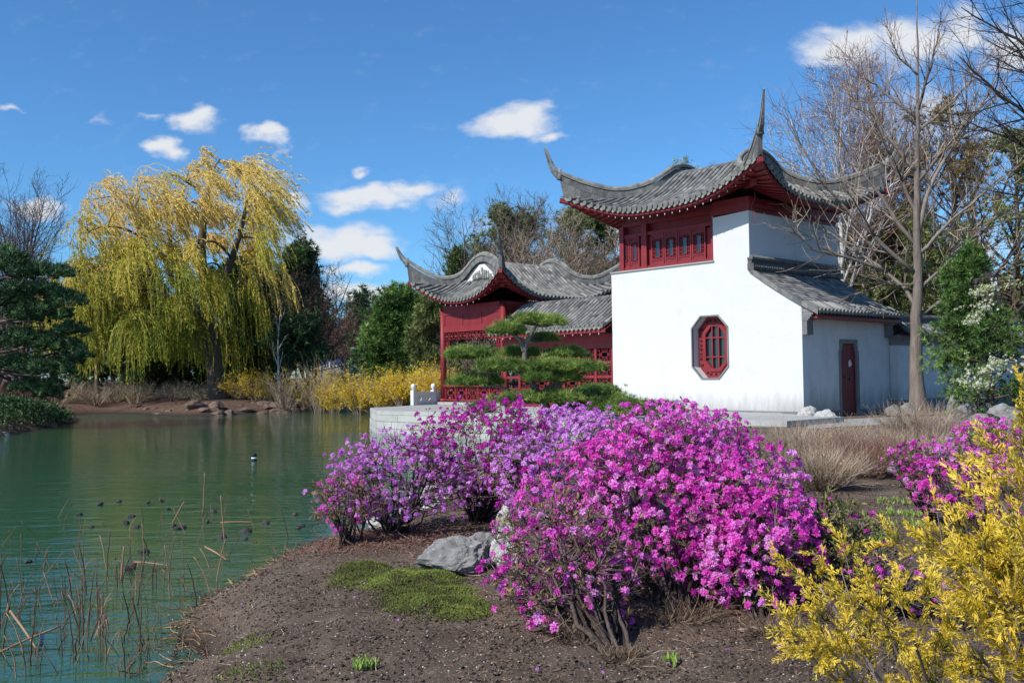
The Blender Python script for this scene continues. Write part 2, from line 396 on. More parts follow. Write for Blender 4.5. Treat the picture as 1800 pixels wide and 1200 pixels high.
def hgt(X, Y):
    X = np.atleast_1d(np.asarray(X, float)); Y = np.atleast_1d(np.asarray(Y, float))
    d = pond_sd(X, Y)
    Z0 = np.zeros_like(X)
    d = d + .22*vnoise(np.stack([X, Y, Z0], -1), 1.3, 3, 2)*np.exp(-((Y-6)/12)**2)
    far = sstep(30, 44, Y)*(1-sstep(-3, 6, X-.1*(Y-40)))
    H = .44+.20*sstep(11, 21, Y) + (.35*sstep(0, 12, d)+.6*sstep(8, 45, d))*far
    left = sstep(-9, -14, X)*(1-sstep(48, 54, Y))
    H = H+.25*left
    H = H + .02*vnoise(np.stack([X, Y, Z0], -1), 1.1, 5, 2) + (.10*vnoise(np.stack([X, Y, Z0], -1), .25, 8, 2))*sstep(34, 50, Y)
    bank = 1-np.exp(-np.maximum(d, 0)/(.38+.8*far))
    out = H*bank
    out = out + .035*vnoise(np.stack([X, Y, Z0], -1), 4.5, 11, 3)*np.exp(-((Y-6)/10)**2)*np.minimum(1, .4+bank)
    inn = -np.minimum(1.3, .02+.085*np.maximum(-d, 0))
    return np.where(d > 0, out, inn)
def gz(x, y): return float(hgt(x, y)[0])

def warped(lo, f0, f1, hi, step, grow):
    mid = np.arange(f0, f1+step, step); a = [f1+step]; s = step
    while a[-1] < hi: s = min(s*grow, 60); a.append(a[-1]+s)
    b = [f0-step]; s = step
    while b[-1] > lo: s = min(s*grow, 60); b.append(b[-1]-s)
    return np.array(b[::-1]+list(mid)+a)
gxs = warped(-900, -3.2, 3.8, 900, .05, 1.035); gys = warped(-300, 4.2, 9.5, 1500, .05, 1.03)
GX, GY = np.meshgrid(gxs, gys)
gzv = hgt(GX.ravel(), GY.ravel())
fine = vnoise(np.stack([GX.ravel(), GY.ravel(), gzv*0], -1), 11, 21, 3)
gzv = gzv + .020*fine*np.exp(-((GY.ravel()-6)/7)**2)*(gzv > -.05)
GV = np.stack([GX.ravel(), GY.ravel(), gzv], -1)
nx, ny = len(gxs), len(gys)
ii = np.arange(nx*ny).reshape(ny, nx)
GF = np.stack([ii[:-1, :-1], ii[:-1, 1:], ii[1:, 1:], ii[1:, :-1]], -1).reshape(-1, 4)

def ground_material():
    m = bpy.data.materials.new('garden_soil'); m.use_nodes = True
    nt = m.node_tree; N = nt.nodes; L = nt.links.new
    for n in list(N): N.remove(n)
    out = N.new('ShaderNodeOutputMaterial'); bs = N.new('ShaderNodeBsdfPrincipled'); L(bs.outputs[0], out.inputs[0])
    pos = N.new('ShaderNodeNewGeometry').outputs['Position']
    def noise(s, d=6, r=.6):
        n = N.new('ShaderNodeTexNoise'); L(pos, n.inputs[0]); n.inputs['Scale'].default_value = s; n.inputs['Detail'].default_value = d; n.inputs['Roughness'].default_value = r
        return n.outputs[0]
    def ramp(f, *st):
        r = N.new('ShaderNodeValToRGB'); L(f, r.inputs[0]); e = r.color_ramp.elements
        while len(e) < len(st): e.new(.5)
        for i, (p, c) in enumerate(st): e[i].position = p; e[i].color = (*c, 1)
        return r.outputs[0]
    def mix(f, a, b):
        x = N.new('ShaderNodeMix'); x.data_type = 'RGBA'; L(f, x.inputs[0])
        for v, i in ((a, 6), (b, 7)):
            if isinstance(v, tuple): x.inputs[i].default_value = (*v, 1)
            else: L(v, x.inputs[i])
        return x.outputs[2]
    soil = ramp(noise(1.6, 8, .7), (.30, (.062, .042, .029)), (.55, (.128, .092, .066)), (.75, (.195, .15, .112)))
    bark = ramp(noise(7, 6, .7), (.35, (.05, .022, .014)), (.6, (.13, .068, .045)), (.8, (.22, .13, .09)))
    at_ = N.new('ShaderNodeAttribute'); at_.attribute_name = 'tint'
    c = mix(at_.outputs['Fac'], soil, bark)
    grit = ramp(noise(75, 2, .5), (.60, (0, 0, 0)), (.68, (1, 1, 1)))
    c = mix(grit, c, (.30, .26, .22))
    sp = N.new('ShaderNodeSeparateXYZ'); L(pos, sp.inputs[0])
    wet = N.new('ShaderNodeMapRange'); L(sp.outputs[2], wet.inputs[0]); wet.inputs[1].default_value = .24; wet.inputs[2].default_value = .0
    c = mix(wet.outputs[0], c, (.030, .024, .020))
    bed = N.new('ShaderNodeMapRange'); L(sp.outputs[2], bed.inputs[0]); bed.inputs[1].default_value = -.0; bed.inputs[2].default_value = -.06
    silt = ramp(noise(1.2, 6, .65), (.3, (.045, .040, .018)), (.6, (.12, .10, .045)), (.8, (.19, .155, .075)))
    c = mix(bed.outputs[0], c, silt)
    deep = N.new('ShaderNodeMapRange'); L(sp.outputs[2], deep.inputs[0]); deep.inputs[1].default_value = -.22; deep.inputs[2].default_value = -.75
    c = mix(deep.outputs[0], c, (.085, .24, .115))
    L(c, bs.inputs['Base Color']); bs.inputs['Roughness'].default_value = .95; bs.inputs['Specular IOR Level'].default_value = .15
    b1 = N.new('ShaderNodeBump'); b1.inputs['Strength'].default_value = .9; b1.inputs['Distance'].default_value = .02; L(noise(28, 8, .75), b1.inputs['Height'])
    L(b1.outputs[0], bs.inputs['Normal'])
    return m
cen = GV[GF].mean(1)
mul = np.clip(sstep(33, 42, cen[:, 1])*.75 + np.exp(-(((cen[:, 0]+1.35)/.75)**2+((cen[:, 1]-9.3)/.55)**2)**2)*1.1 + .55*np.exp(-(((cen[:, 0]-1.3)/1.6)**2+((cen[:, 1]-6.6)/1.0)**2)), 0, 1)
g = MB(); g.add(GV, GF, mul, True)
tag(g.build('ground', ground_material()), kind='structure')

def water_material():
    m = bpy.data.materials.new('pond_water'); m.use_nodes = True
    nt = m.node_tree; N = nt.nodes; L = nt.links.new
    for n in list(N): N.remove(n)
    out = N.new('ShaderNodeOutputMaterial')
    pos = N.new('ShaderNodeNewGeometry').outputs['Position']
    mp = N.new('ShaderNodeMapping'); L(pos, mp.inputs[0]); mp.inputs['Rotation'].default_value = (0, 0, R_(12)); mp.inputs['Scale'].default_value = (.38, 1, 1)
    n1 = N.new('ShaderNodeTexNoise'); L(mp.outputs[0], n1.inputs[0]); n1.inputs['Scale'].default_value = 9; n1.inputs['Detail'].default_value = 3; n1.inputs['Roughness'].default_value = .5
    n2 = N.new('ShaderNodeTexNoise'); L(mp.outputs[0], n2.inputs[0]); n2.inputs['Scale'].default_value = 2.2; n2.inputs['Detail'].default_value = 2
    # calm patches and ruffled patches
    n3 = N.new('ShaderNodeTexNoise'); L(pos, n3.inputs[0]); n3.inputs['Scale'].default_value = .12; n3.inputs['Detail'].default_value = 2
    r3 = N.new('ShaderNodeMapRange'); L(n3.outputs[0], r3.inputs[0]); r3.inputs[1].default_value = .35; r3.inputs[2].default_value = .65; r3.inputs[3].default_value = .35; r3.inputs[4].default_value = 1.2
    ml = N.new('ShaderNodeMath'); ml.operation = 'MULTIPLY'; L(n1.outputs[0], ml.inputs[0]); L(r3.outputs[0], ml.inputs[1])
    b1 = N.new('ShaderNodeBump'); b1.inputs['Strength'].default_value = .5; b1.inputs['Distance'].default_value = .028; L(ml.outputs[0], b1.inputs['Height'])
    b2 = N.new('ShaderNodeBump'); b2.inputs['Strength'].default_value = .35; b2.inputs['Distance'].default_value = .07; L(n2.outputs[0], b2.inputs['Height']); L(b1.outputs[0], b2.inputs['Normal'])
    gl = N.new('ShaderNodeBsdfGlossy'); gl.inputs['Roughness'].default_value = .03; gl.inputs[0].default_value = (.95, .97, 1, 1); L(b2.outputs[0], gl.inputs['Normal'])
    df = N.new('ShaderNodeBsdfDiffuse'); df.inputs[0].default_value = (.090, .255, .130, 1)
    tr = N.new('ShaderNodeBsdfTransparent'); tr.inputs[0].default_value = (.72, .78, .60, 1)
    m1 = N.new('ShaderNodeMixShader'); m1.inputs[0].default_value = .35; L(tr.outputs[0], m1.inputs[1]); L(df.outputs[0], m1.inputs[2])
    fr_ = N.new('ShaderNodeFresnel'); fr_.inputs[0].default_value = 1.40; L(b2.outputs[0], fr_.inputs['Normal'])
    m2 = N.new('ShaderNodeMixShader'); L(fr_.outputs[0], m2.inputs[0]); L(m1.outputs[0], m2.inputs[1]); L(gl.outputs[0], m2.inputs[2])
    L(m2.outputs[0], out.inputs[0])
    return m
w = MB()
wx = np.linspace(-62, 8, 2); wy = np.linspace(-26, 72, 2)
w.add([(wx[0], wy[0], 0), (wx[1], wy[0], 0), (wx[1], wy[1], 0), (wx[0], wy[1], 0)], [(0, 1, 2, 3)])
tag(w.build('water', water_material()), kind='structure')

# stone terrace the garden buildings stand on (front edge follows the water)
ZB = 0.8
ter = [(2.3, -3.7), (2.3, 2.0), (.3, 5.2), (.3, 11), (-18.5, 11), (-18.6, 3.2), (-16.9, -2.6), (-14.6, -4.9), (-7, -4.3)]
ter = [(1.9, -3.9), (1.9, -1.2), (-.6, -.25), (-.6, 10.5), (-18.6, 10.5), (-18.6, 3.0), (-16.8, -3.6), (-13.95, -5.2)]
tr_ = thing('stone_terrace', 'pale stone block terrace edging the pond below the red and white buildings', 'terrace', fr(-8, 0, 0), RZ)
def pt(poly, z0, z1, mb, off=(-8, 0, 0), tint=.5):
    mb.prism(poly, lambda a, b, t: (a-off[0], b-off[1], t-off[2]), z0, z1, tint=tint)
def shrink(poly, d):
    c = np.mean(poly, 0); return [tuple(np.array(p)+(c-np.array(p))/np.linalg.norm(c-np.array(p))*d) for p in poly]
mb = MB(); pt(shrink(ter, .06), -.8, .66, mb); mb.build('retaining_wall', m_brick, tr_)
mb = MB(); pt(ter, .66, .8, mb); mb.build('coping', m_stone, tr_)
# big facing blocks in two courses
mb = MB(); rg = np.random.default_rng(3)
for (a, b) in ((ter[7], ter[0]), (ter[6], ter[7]), (ter[5], ter[6])):
    a = np.array(a); b = np.array(b); Ld = np.linalg.norm(b-a); t = (b-a)/Ld; nrm = np.array([t[1], -t[0]])
    for z0, z1, o in ((-.3, .16, .02), (.175, .41, .015), (.425, .652, .0)):
        x = 0
        while x < Ld-.01:
            wd = min(rg.uniform(.75, 1.25), Ld-x)
            p0, p1 = a+t*(x+.008), a+t*(x+wd-.008)
            q = [p0+nrm*(.02-.06), p1+nrm*(.02-.06), p1+nrm*(o), p0+nrm*(o)]
            pt([tuple(k) for k in q], z0, z1, mb, tint=rg.uniform(.3, .8))
            x += wd
mb.build('facing_blocks', m_stone, tr_)
# pale paving strip running past the gate door
mb = MB(); pts = [gnd(px, py, .62) for px, py in ((1420, 748), (1450, 741), (1560, 735), (1700, 733), (1900, 732))]
pb = [gnd(px, py, .62) for px, py in ((1900, 742), (1700, 744), (1560, 748), (1480, 752), (1420, 757))]
poly = [(p.x, p.y) for p in pts+pb]
mb.prism(poly, lambda a, b, t: (a, b, t), .40, .66)
tag(mb.build('path', m_concrete), kind='structure')
#BUILDINGS
# ================================================================== BUILDINGS
class FB(MB):
    """mesh in building coordinates (u, v, absolute z) relative to a root placed at origin o"""
    def __init__(s, o): super().__init__(); s.o = o
    def build(s, name, material, parent=None):
        return super().build(name, material, parent, off=s.o)

def hip_roof(root, o, U0, U1, V0, V1, ze, H, gab, axis, lift, lw, flare, horn, spacing=.215, wall=None, gable_white=True, seed=1):
    """Chinese hip and gable roof with rolled ridge; eaves rectangle U0..U1 x V0..V1, ridge along axis ('u' or 'v')"""
    rg = np.random.default_rng(seed)
    sw = axis == 'v'
    if sw: W, D = V1-V0, U1-U0
    else: W, D = U1-U0, V1-V0
    c0 = ((U0+U1)/2, (V0+V1)/2)
    def prof(d):
        t = np.clip(d/(D/2), 0, 1)
        p = .50*t+.62*t*t
        k = np.clip((t-.72)/.28, 0, 1); slope = .50+1.24
        p = p - slope*.28/2*k*k
        return H*p/(.50+.62-slope*.14)
    def surf(x, y, e=0.0):
        """x along ridge 0..W, y across 0..D, e height above the tiles; returns building coordinates"""
        x, y, e = np.broadcast_arrays(np.asarray(x, float), np.asarray(y, float), np.asarray(e, float))
        dx = np.minimum(x, W-x); dy = np.minimum(y, D-y)
        inslope = (dy <= dx) | (dx > gab)
        d = np.where(inslope, dy, dx)
        z = prof(d)
        along = np.where(inslope, dx, dy)
        cc = np.clip(1-np.maximum(along, 0)/lw, 0, 1)
        z = z + lift*cc**2.3*np.clip(1-.18*d, .2, 1)
        cx = np.clip(1-dx/1.9, 0, 1)**2; cy = np.clip(1-dy/1.9, 0, 1)**2; cf = cx*cy*flare
        X = x + np.where(x < W/2, -1, 1)*cf; Y = y + np.where(y < D/2, -1, 1)*cf
        if sw: A = np.stack([U0+Y, V0+X, ze+z+e], -1)
        else: A = np.stack([U0+X, V0+Y, ze+z+e], -1)
        return A
    def slope(side, a, d, e=0.0):
        """side 0 front(y=0) 1 back 2 x=0 3 x=W ; a position along the eave, d distance up"""
        a = np.asarray(a, float); d = np.asarray(d, float)
        if side == 0: return surf(a, d, e)
        if side == 1: return surf(a, D-d, e)
        if side == 2: return surf(d, a, e)
        return surf(W-d, a, e)
    base = FB(o); ribs = FB(o); ends = FB(o); drips = FB(o); soff = FB(o); fas = FB(o); raf = FB(o)
    for side in range(4):
        Ln = W if side < 2 else D
        n = int(round(Ln/spacing)); xs = (np.arange(n)+.5)*Ln/n
        # tile bed as strips between the rolls
        eds = np.linspace(0, Ln, n+1)
        for a0, a1 in zip(eds[:-1], eds[1:]):
            def mx(a):
                m = min(a, Ln-a)
                if side < 2: return D/2 if m > gab else max(m, .0)
                return min(m, gab)
            m0, m1 = mx(a0), mx(a1)
            if max(m0, m1) < .02: continue
            if side < 2 and (m0 == D/2) != (m1 == D/2): m0 = m1 = max(m0, m1)
            K = 13
            t = np.linspace(0, 1, K)
            Pa = slope(side, np.full(K, a0), t*m0); Pb = slope(side, np.full(K, a1), t*m1)
            V = np.concatenate([Pa, Pb]); F = [(i, i+1, K+i+1, K+i) for i in range(K-1)]
            base.add(V, F, rg.uniform(.3, .7, K-1))
            # soffit (red boards) under the overhang
            K2 = 5; t2 = np.linspace(0, 1, K2)
            q0, q1 = min(m0, 1.35), min(m1, 1.35)
            Pa = slope(side, np.full(K2, a0), t2*q0, -.16); Pb = slope(side, np.full(K2, a1), t2*q1, -.16)
            Pa[:, 2] -= t2*.10; Pb[:, 2] -= t2*.10
            soff.add(np.concatenate([Pa, Pb]), [(i, K2+i, K2+i+1, i+1) for i in range(K2-1)], .5)
        for a in xs:
            m = min(a, Ln-a)
            if side < 2: top = D/2+.02 if m > gab-.08 else m-.05
            else: top = min(m-.05, gab)
            if top < .12: continue
            K = max(4, int(top/.16)); t = np.linspace(0, 1, K)
            P = slope(side, np.full(K, a), t*top-.03, .035)
            Rr = np.full((1, K), .062)*(1+.10*(np.arange(K) % 2)[None])
            ribs.tubes(P[None], Rr, 6, np.clip(rg.normal(.55, .16, (1, K)), 0, 1), cap=False)
            # round end tile
            e0 = P[0]; dr = norm((P[0]-P[1])[None])[0]
            ends.tubes(np.array([[e0-dr*.02, e0+dr*.05]]), np.array([[.078, .078]]), 10, rg.uniform(.4, .8))
            # rafter under the roll
            if m > .25:
                K3 = 3; q = min(m, 1.25); t3 = np.linspace(.05, 1, K3)
                Q = slope(side, np.full(K3, a), t3*q, -.19); Q[:, 2] -= t3*.10
                raf.tubes(Q[None], np.full((1, K3), .032), 4, .4)
        # drip tiles between the rolls
        for a in eds[1:-1]:
            c = slope(side, a, -.02, -.01); l = slope(side, a-.075, -.02, .0); r = slope(side, a+.075, -.02, .0)
            c2 = slope(side, a, -.045, -.0)+np.array([0, 0, -.105])
            l2 = l+np.array([0, 0, -.055]); r2 = r+np.array([0, 0, -.055])
            back = slope(side, a, .03, -.03)
            drips.add([l, r, r2, c2, l2, back], [(0, 4, 3), (0, 3, 1), (1, 3, 2), (4, 5, 3), (3, 5, 2)], rg.uniform(.4, .8))
        # fascia strip
        K = 60; a = np.linspace(0, Ln, K)
        top = slope(side, a, np.zeros(K)+.03, -.05); bot = slope(side, a, np.zeros(K)+.03, -.19)
        ti = slope(side, a, np.zeros(K)+.07, -.05); bi = slope(side, a, np.zeros(K)+.07, -.19)
        V = np.concatenate([top, bot, ti, bi])
        F = [(i, i+1, K+i+1, K+i) for i in range(K-1)]+[(K+i, K+i+1, 3*K+i+1, 3*K+i) for i in range(K-1)]+[(2*K+i+1, 2*K+i, 3*K+i, 3*K+i+1) for i in range(K-1)]
        fas.add(V, F, .5)
    rf = base.build('roof', m_tilebase, root)
    tag(ribs.build('roll_tiles', m_tile, rf)); ends.build('end_tiles', m_ridge_cap, rf); drips.build('drip_tiles', m_ridge_cap, rf)
    soff.build('soffit', m_red, rf); fas.build('fascia', m_red, rf); raf.build('rafters', m_red, rf)
    # ridges: horn - hip - over the gable - hip - horn at both ends
    rb = FB(o); rc = FB(o); gb = FB(o); gw = FB(o); deco = FB(o); cb = FB(o)
    def sweep(mb, P, wd, hg, tint=.5, base_off=0.0):
        P = np.asarray(P); T = norm(np.gradient(P, axis=0)); side_ = norm(np.cross(T, [0, 0, 1.])); upv = np.cross(side_, T)
        wd = np.broadcast_to(wd, len(P)); hg = np.broadcast_to(hg, len(P))
        b = P+upv*base_off
        V = np.stack([b-side_*wd[:, None]/2, b+side_*wd[:, None]/2, b+side_*wd[:, None]/2+upv*hg[:, None], b-side_*wd[:, None]/2+upv*hg[:, None]], 1)
        n = len(P); idx = np.arange(n*4).reshape(n, 4)
        F = [(idx[i, k], idx[i, (k+1) % 4], idx[i+1, (k+1) % 4], idx[i+1, k]) for i in range(n-1) for k in range(4)]
        F += [tuple(idx[0, ::-1]), tuple(idx[-1])]
        mb.add(V.reshape(-1, 3), F, rg.uniform(.3, .7, len(F)) if tint is None else tint)
        return upv
    for end in (0, 1):
        sx = (lambda x: x) if end == 0 else (lambda x: W-x)
        def hip(t): return surf(sx(gab*t), gab*t)
        K = 22; tt = np.linspace(0, 1, K)
        A = np.array([surf(sx(gab*t), gab*t) for t in tt])                  # corner -> hip top (front)
        ys = np.linspace(gab, D-gab, 26)[1:-1]
        Gm = np.array([surf(sx(gab+.02), y) for y in ys])
        B = np.array([surf(sx(gab*t), D-gab*t) for t in tt[::-1]])
        path = np.concatenate([A, Gm, B])
        # smooth the path so the ridge flows
        for _ in range(3):
            path[1:-1] = (path[:-2]+2*path[1:-1]+path[2:])/4
        # horns: the ridge lifts off the eave and sweeps up and out to a thin tip
        nl = 14; exq = np.zeros(len(path)); kq = (1-np.arange(nl)/nl)**2.3; exq[:nl] = kq*.55; exq[-nl:] = kq[::-1]*.55
        path = path+np.array([0, 0, 1.])*exq[:, None]
        for which in (0, -1):
            c = path[which]; ctr = surf(W/2, D/2); out = norm(((c-ctr)*np.array([1, 1, 0]))[None])[0]
            inner = path[2] if which == 0 else path[-3]
            dr = norm((c-inner)[None])[0]
            hz, ho = horn
            k = np.linspace(0, 1, 15)[1:, None]
            q1 = c+dr*.42; q2 = c+out*(ho*.85)+np.array([0, 0, hz*.50]); q3 = c+out*ho*1.25+np.array([0, 0, hz])
            hp = (1-k)**3*c+3*k*(1-k)**2*q1+3*k*k*(1-k)*q2+k**3*q3
            path = np.concatenate([hp[::-1], path]) if which == 0 else np.concatenate([path, hp])
            exq = np.concatenate([np.full(len(hp), 0), exq]) if which == 0 else np.concatenate([exq, np.full(len(hp), 0)])
        for _ in range(10): path[1:-1] = (path[:-2]+2*path[1:-1]+path[2:])/4
        n = len(path)
        s_ = np.minimum(np.arange(n), n-1-np.arange(n))
        f = np.clip(s_/20, 0, 1)**1.1
        w1 = .035+.175*f; h1 = .03+.19*f
        sweep(rb, path[8:-8]-np.array([0, 0, 1.])*(exq[8:-8, None]*1.15+.02), w1[8:-8]*.9, exq[8:-8]*1.1+.03, None, 0)
        sweep(rb, path, w1, h1, None, -.03)
        upv = sweep(rb, path, w1*.72, .07*np.clip(f+.35, 0, 1), None, 0.02)
        P2 = path + np.cross(norm(np.cross(norm(np.gradient(path, axis=0)), [0, 0, 1.])), norm(np.gradient(path, axis=0)))*(h1-.0)[:, None]
        sweep(rc, P2, w1*1.25, .05*np.clip(f+.3, 0, 1), None)
        upn = np.cross(norm(np.cross(norm(np.gradient(path, axis=0)), [0, 0, 1.])), norm(np.gradient(path, axis=0)))
        P3 = path + upn*(h1+.085*np.clip(f+.3, 0, 1))[:, None]
        rc.tubes(P3[None], (.02+.065*f)[None], 8, np.clip(rg.normal(.6, .2, (1, n)), 0, 1))
        # little scroll ornament at the foot of each horn
        for q in (13, n-14):
            rc.tubes(np.array([[path[q]+np.array([0, 0, -.02]), path[q]+np.array([0, 0, .36])]]), np.array([[.12, .05]]), 7, .7)
        # gable face
        yy_ = np.linspace(gab*.98, D-gab*.98, 17)
        topc = np.array([surf(sx(gab+.03), y, -.01) for y in yy_])
        zb = surf(sx(gab-.03), D/2)[2]+.02
        botc = topc.copy(); botc[:, 2] = np.minimum(zb, topc[:, 2])
        V = np.concatenate([topc, botc]); m_ = len(yy_)
        Fq = [(i, i+1, m_+i+1, m_+i) for i in range(m_-1)]
        sgn = -1 if end == 0 else 1
        offv = np.array([0, 0, 0.])
        if sw: offv[1] = sgn*.10
        else: offv[0] = sgn*.10
        gb.add(V+offv*.2, Fq, .5)
        # inset white panel and relief
        cy0 = D/2; hw = (D-2*gab)/2
        pts = []
        zt = surf(sx(gab+.03), D/2)[2]-.02
        hh = zt-zb
        for (yq, zq) in ((-.80, .10), (.80, .10), (.42, .52), (.13, .84), (-.13, .84), (-.42, .52)):
            p = surf(sx(gab), cy0+yq*hw); p = np.array([p[0], p[1], zb+zq*hh-.02*hh]); pts.append(p+offv*.6)
        gw.add(pts, [(0, 1, 2, 3, 4, 5)], .6)
        for yq in np.linspace(-.42, .42, 9):
            hgt_ = .14+.36*(1-abs(yq)/.5)**.8
            p = surf(sx(gab), cy0+yq*hw); z0 = zb+.16*hh; z1 = z0+hgt_*hh
            nn = 5; zz = np.linspace(z0, z1, nn)
            Q = np.array([[p[0], p[1], z] for z in zz])+offv*.7+rg.normal(0, .012, (nn, 3))
            deco.tubes(Q[None], np.full((1, nn), .055)*rg.uniform(.7, 1.2, (1, nn)), 6, rg.uniform(.2, .8))
        # corner beams under the horns
        for yv in (0, D):
            c = surf(sx(0), yv, -.15); ins = surf(sx(1.35), yv+(1.35 if yv == 0 else -1.35), -.12); ins[2] -= .22
            mid = (c+ins)/2; mid[2] -= .16
            t = np.linspace(0, 1, 8)[:, None]
            Q = (1-t)**2*c+2*t*(1-t)*mid+t*t*ins
            cb = FB(o); sweep(cb, Q, .13, .15, .5, -.08)
            q2 = Q[3]; q3 = Q[4]+np.array([0, 0, -.12])
            sweep(cb, [q2+np.array([0, 0, -.30]), Q[4]+np.array([0, 0, -.24]), ins+np.array([0, 0, -.10])], .17, .17, .5, 0); cb.build('corner_beam', m_red, rf)
    r1 = rb.build('ridge', m_ridge, rf); rc.build('ridge_cap', m_ridge_cap, r1)
    gb.build('gable', m_ridge, rf)
    if gable_white: gw.build('gable_panel', m_marble, rf); deco.build('gable_relief', m_gable, rf)
    return rf

def bulbs(root, o, pts, name='string_lights'):
    mb = FB(o)
    P = np.array(pts)
    for p in P: mb.tubes(np.array([[p+np.array([0, 0, .03]), p, p-np.array([0, 0, .035])]]), np.array([[.006, .014, .005]]), 5, .6)
    mb.build(name, m_white, root)

def fret(mb, A, e1, e2, w, h, bar=.022, dep=.03, hole=True, seed=0, nrm=None):
    """fretwork panel: bars in a stepped meander around a small clear opening"""
    A, e1, e2 = map(np.array, (A, e1, e2)); nrm = np.cross(e1, e2) if nrm is None else np.array(nrm)
    def seg(a, b, c, d):
        x0, x1 = sorted((a, c)); y0, y1 = sorted((b, d)); hb = bar/2
        P = [(x0-hb, y0-hb), (x1+hb, y0-hb), (x1+hb, y1+hb), (x0-hb, y1+hb)]
        V = [A+e1*p[0]+e2*p[1]+nrm*t for t in (-dep/2, dep/2) for p in P]
        mb.add(V, [(0, 1, 2, 3), (7, 6, 5, 4), (0, 4, 5, 1), (1, 5, 6, 2), (2, 6, 7, 3), (3, 7, 4, 0)], .5)
    ix, iy = w*.30, h*.30
    if hole:
        for s in ((ix, iy, w-ix, iy), (ix, h-iy, w-ix, h-iy), (ix, iy, ix, h-iy), (w-ix, iy, w-ix, h-iy)): seg(*s)
    jx, jy = w*.15, h*.15
    for fx in (0, 1):
        for fy in (0, 1):
            X = (lambda v: v) if not fx else (lambda v: w-v)
            Y = (lambda v: v) if not fy else (lambda v: h-v)
            seg(X(0), Y(jy), X(jx), Y(jy)); seg(X(jx), Y(jy), X(jx), Y(h*.42)); seg(X(jx), Y(h*.42), X(ix), Y(h*.42))
            seg(X(jx*2), Y(0), X(jx*2), Y(jy)); seg(X(jx*2), Y(jy), X(w*.42), Y(jy)); seg(X(w*.42), Y(jy), X(w*.42), Y(iy))
    seg(0, h/2, ix, h/2) if hole else seg(0, h/2, w, h/2); seg(w-ix, h/2, w, h/2)
    seg(w/2, 0, w/2, jy) if hole else seg(w/2, 0, w/2, h); seg(w/2, h-jy, w/2, h)

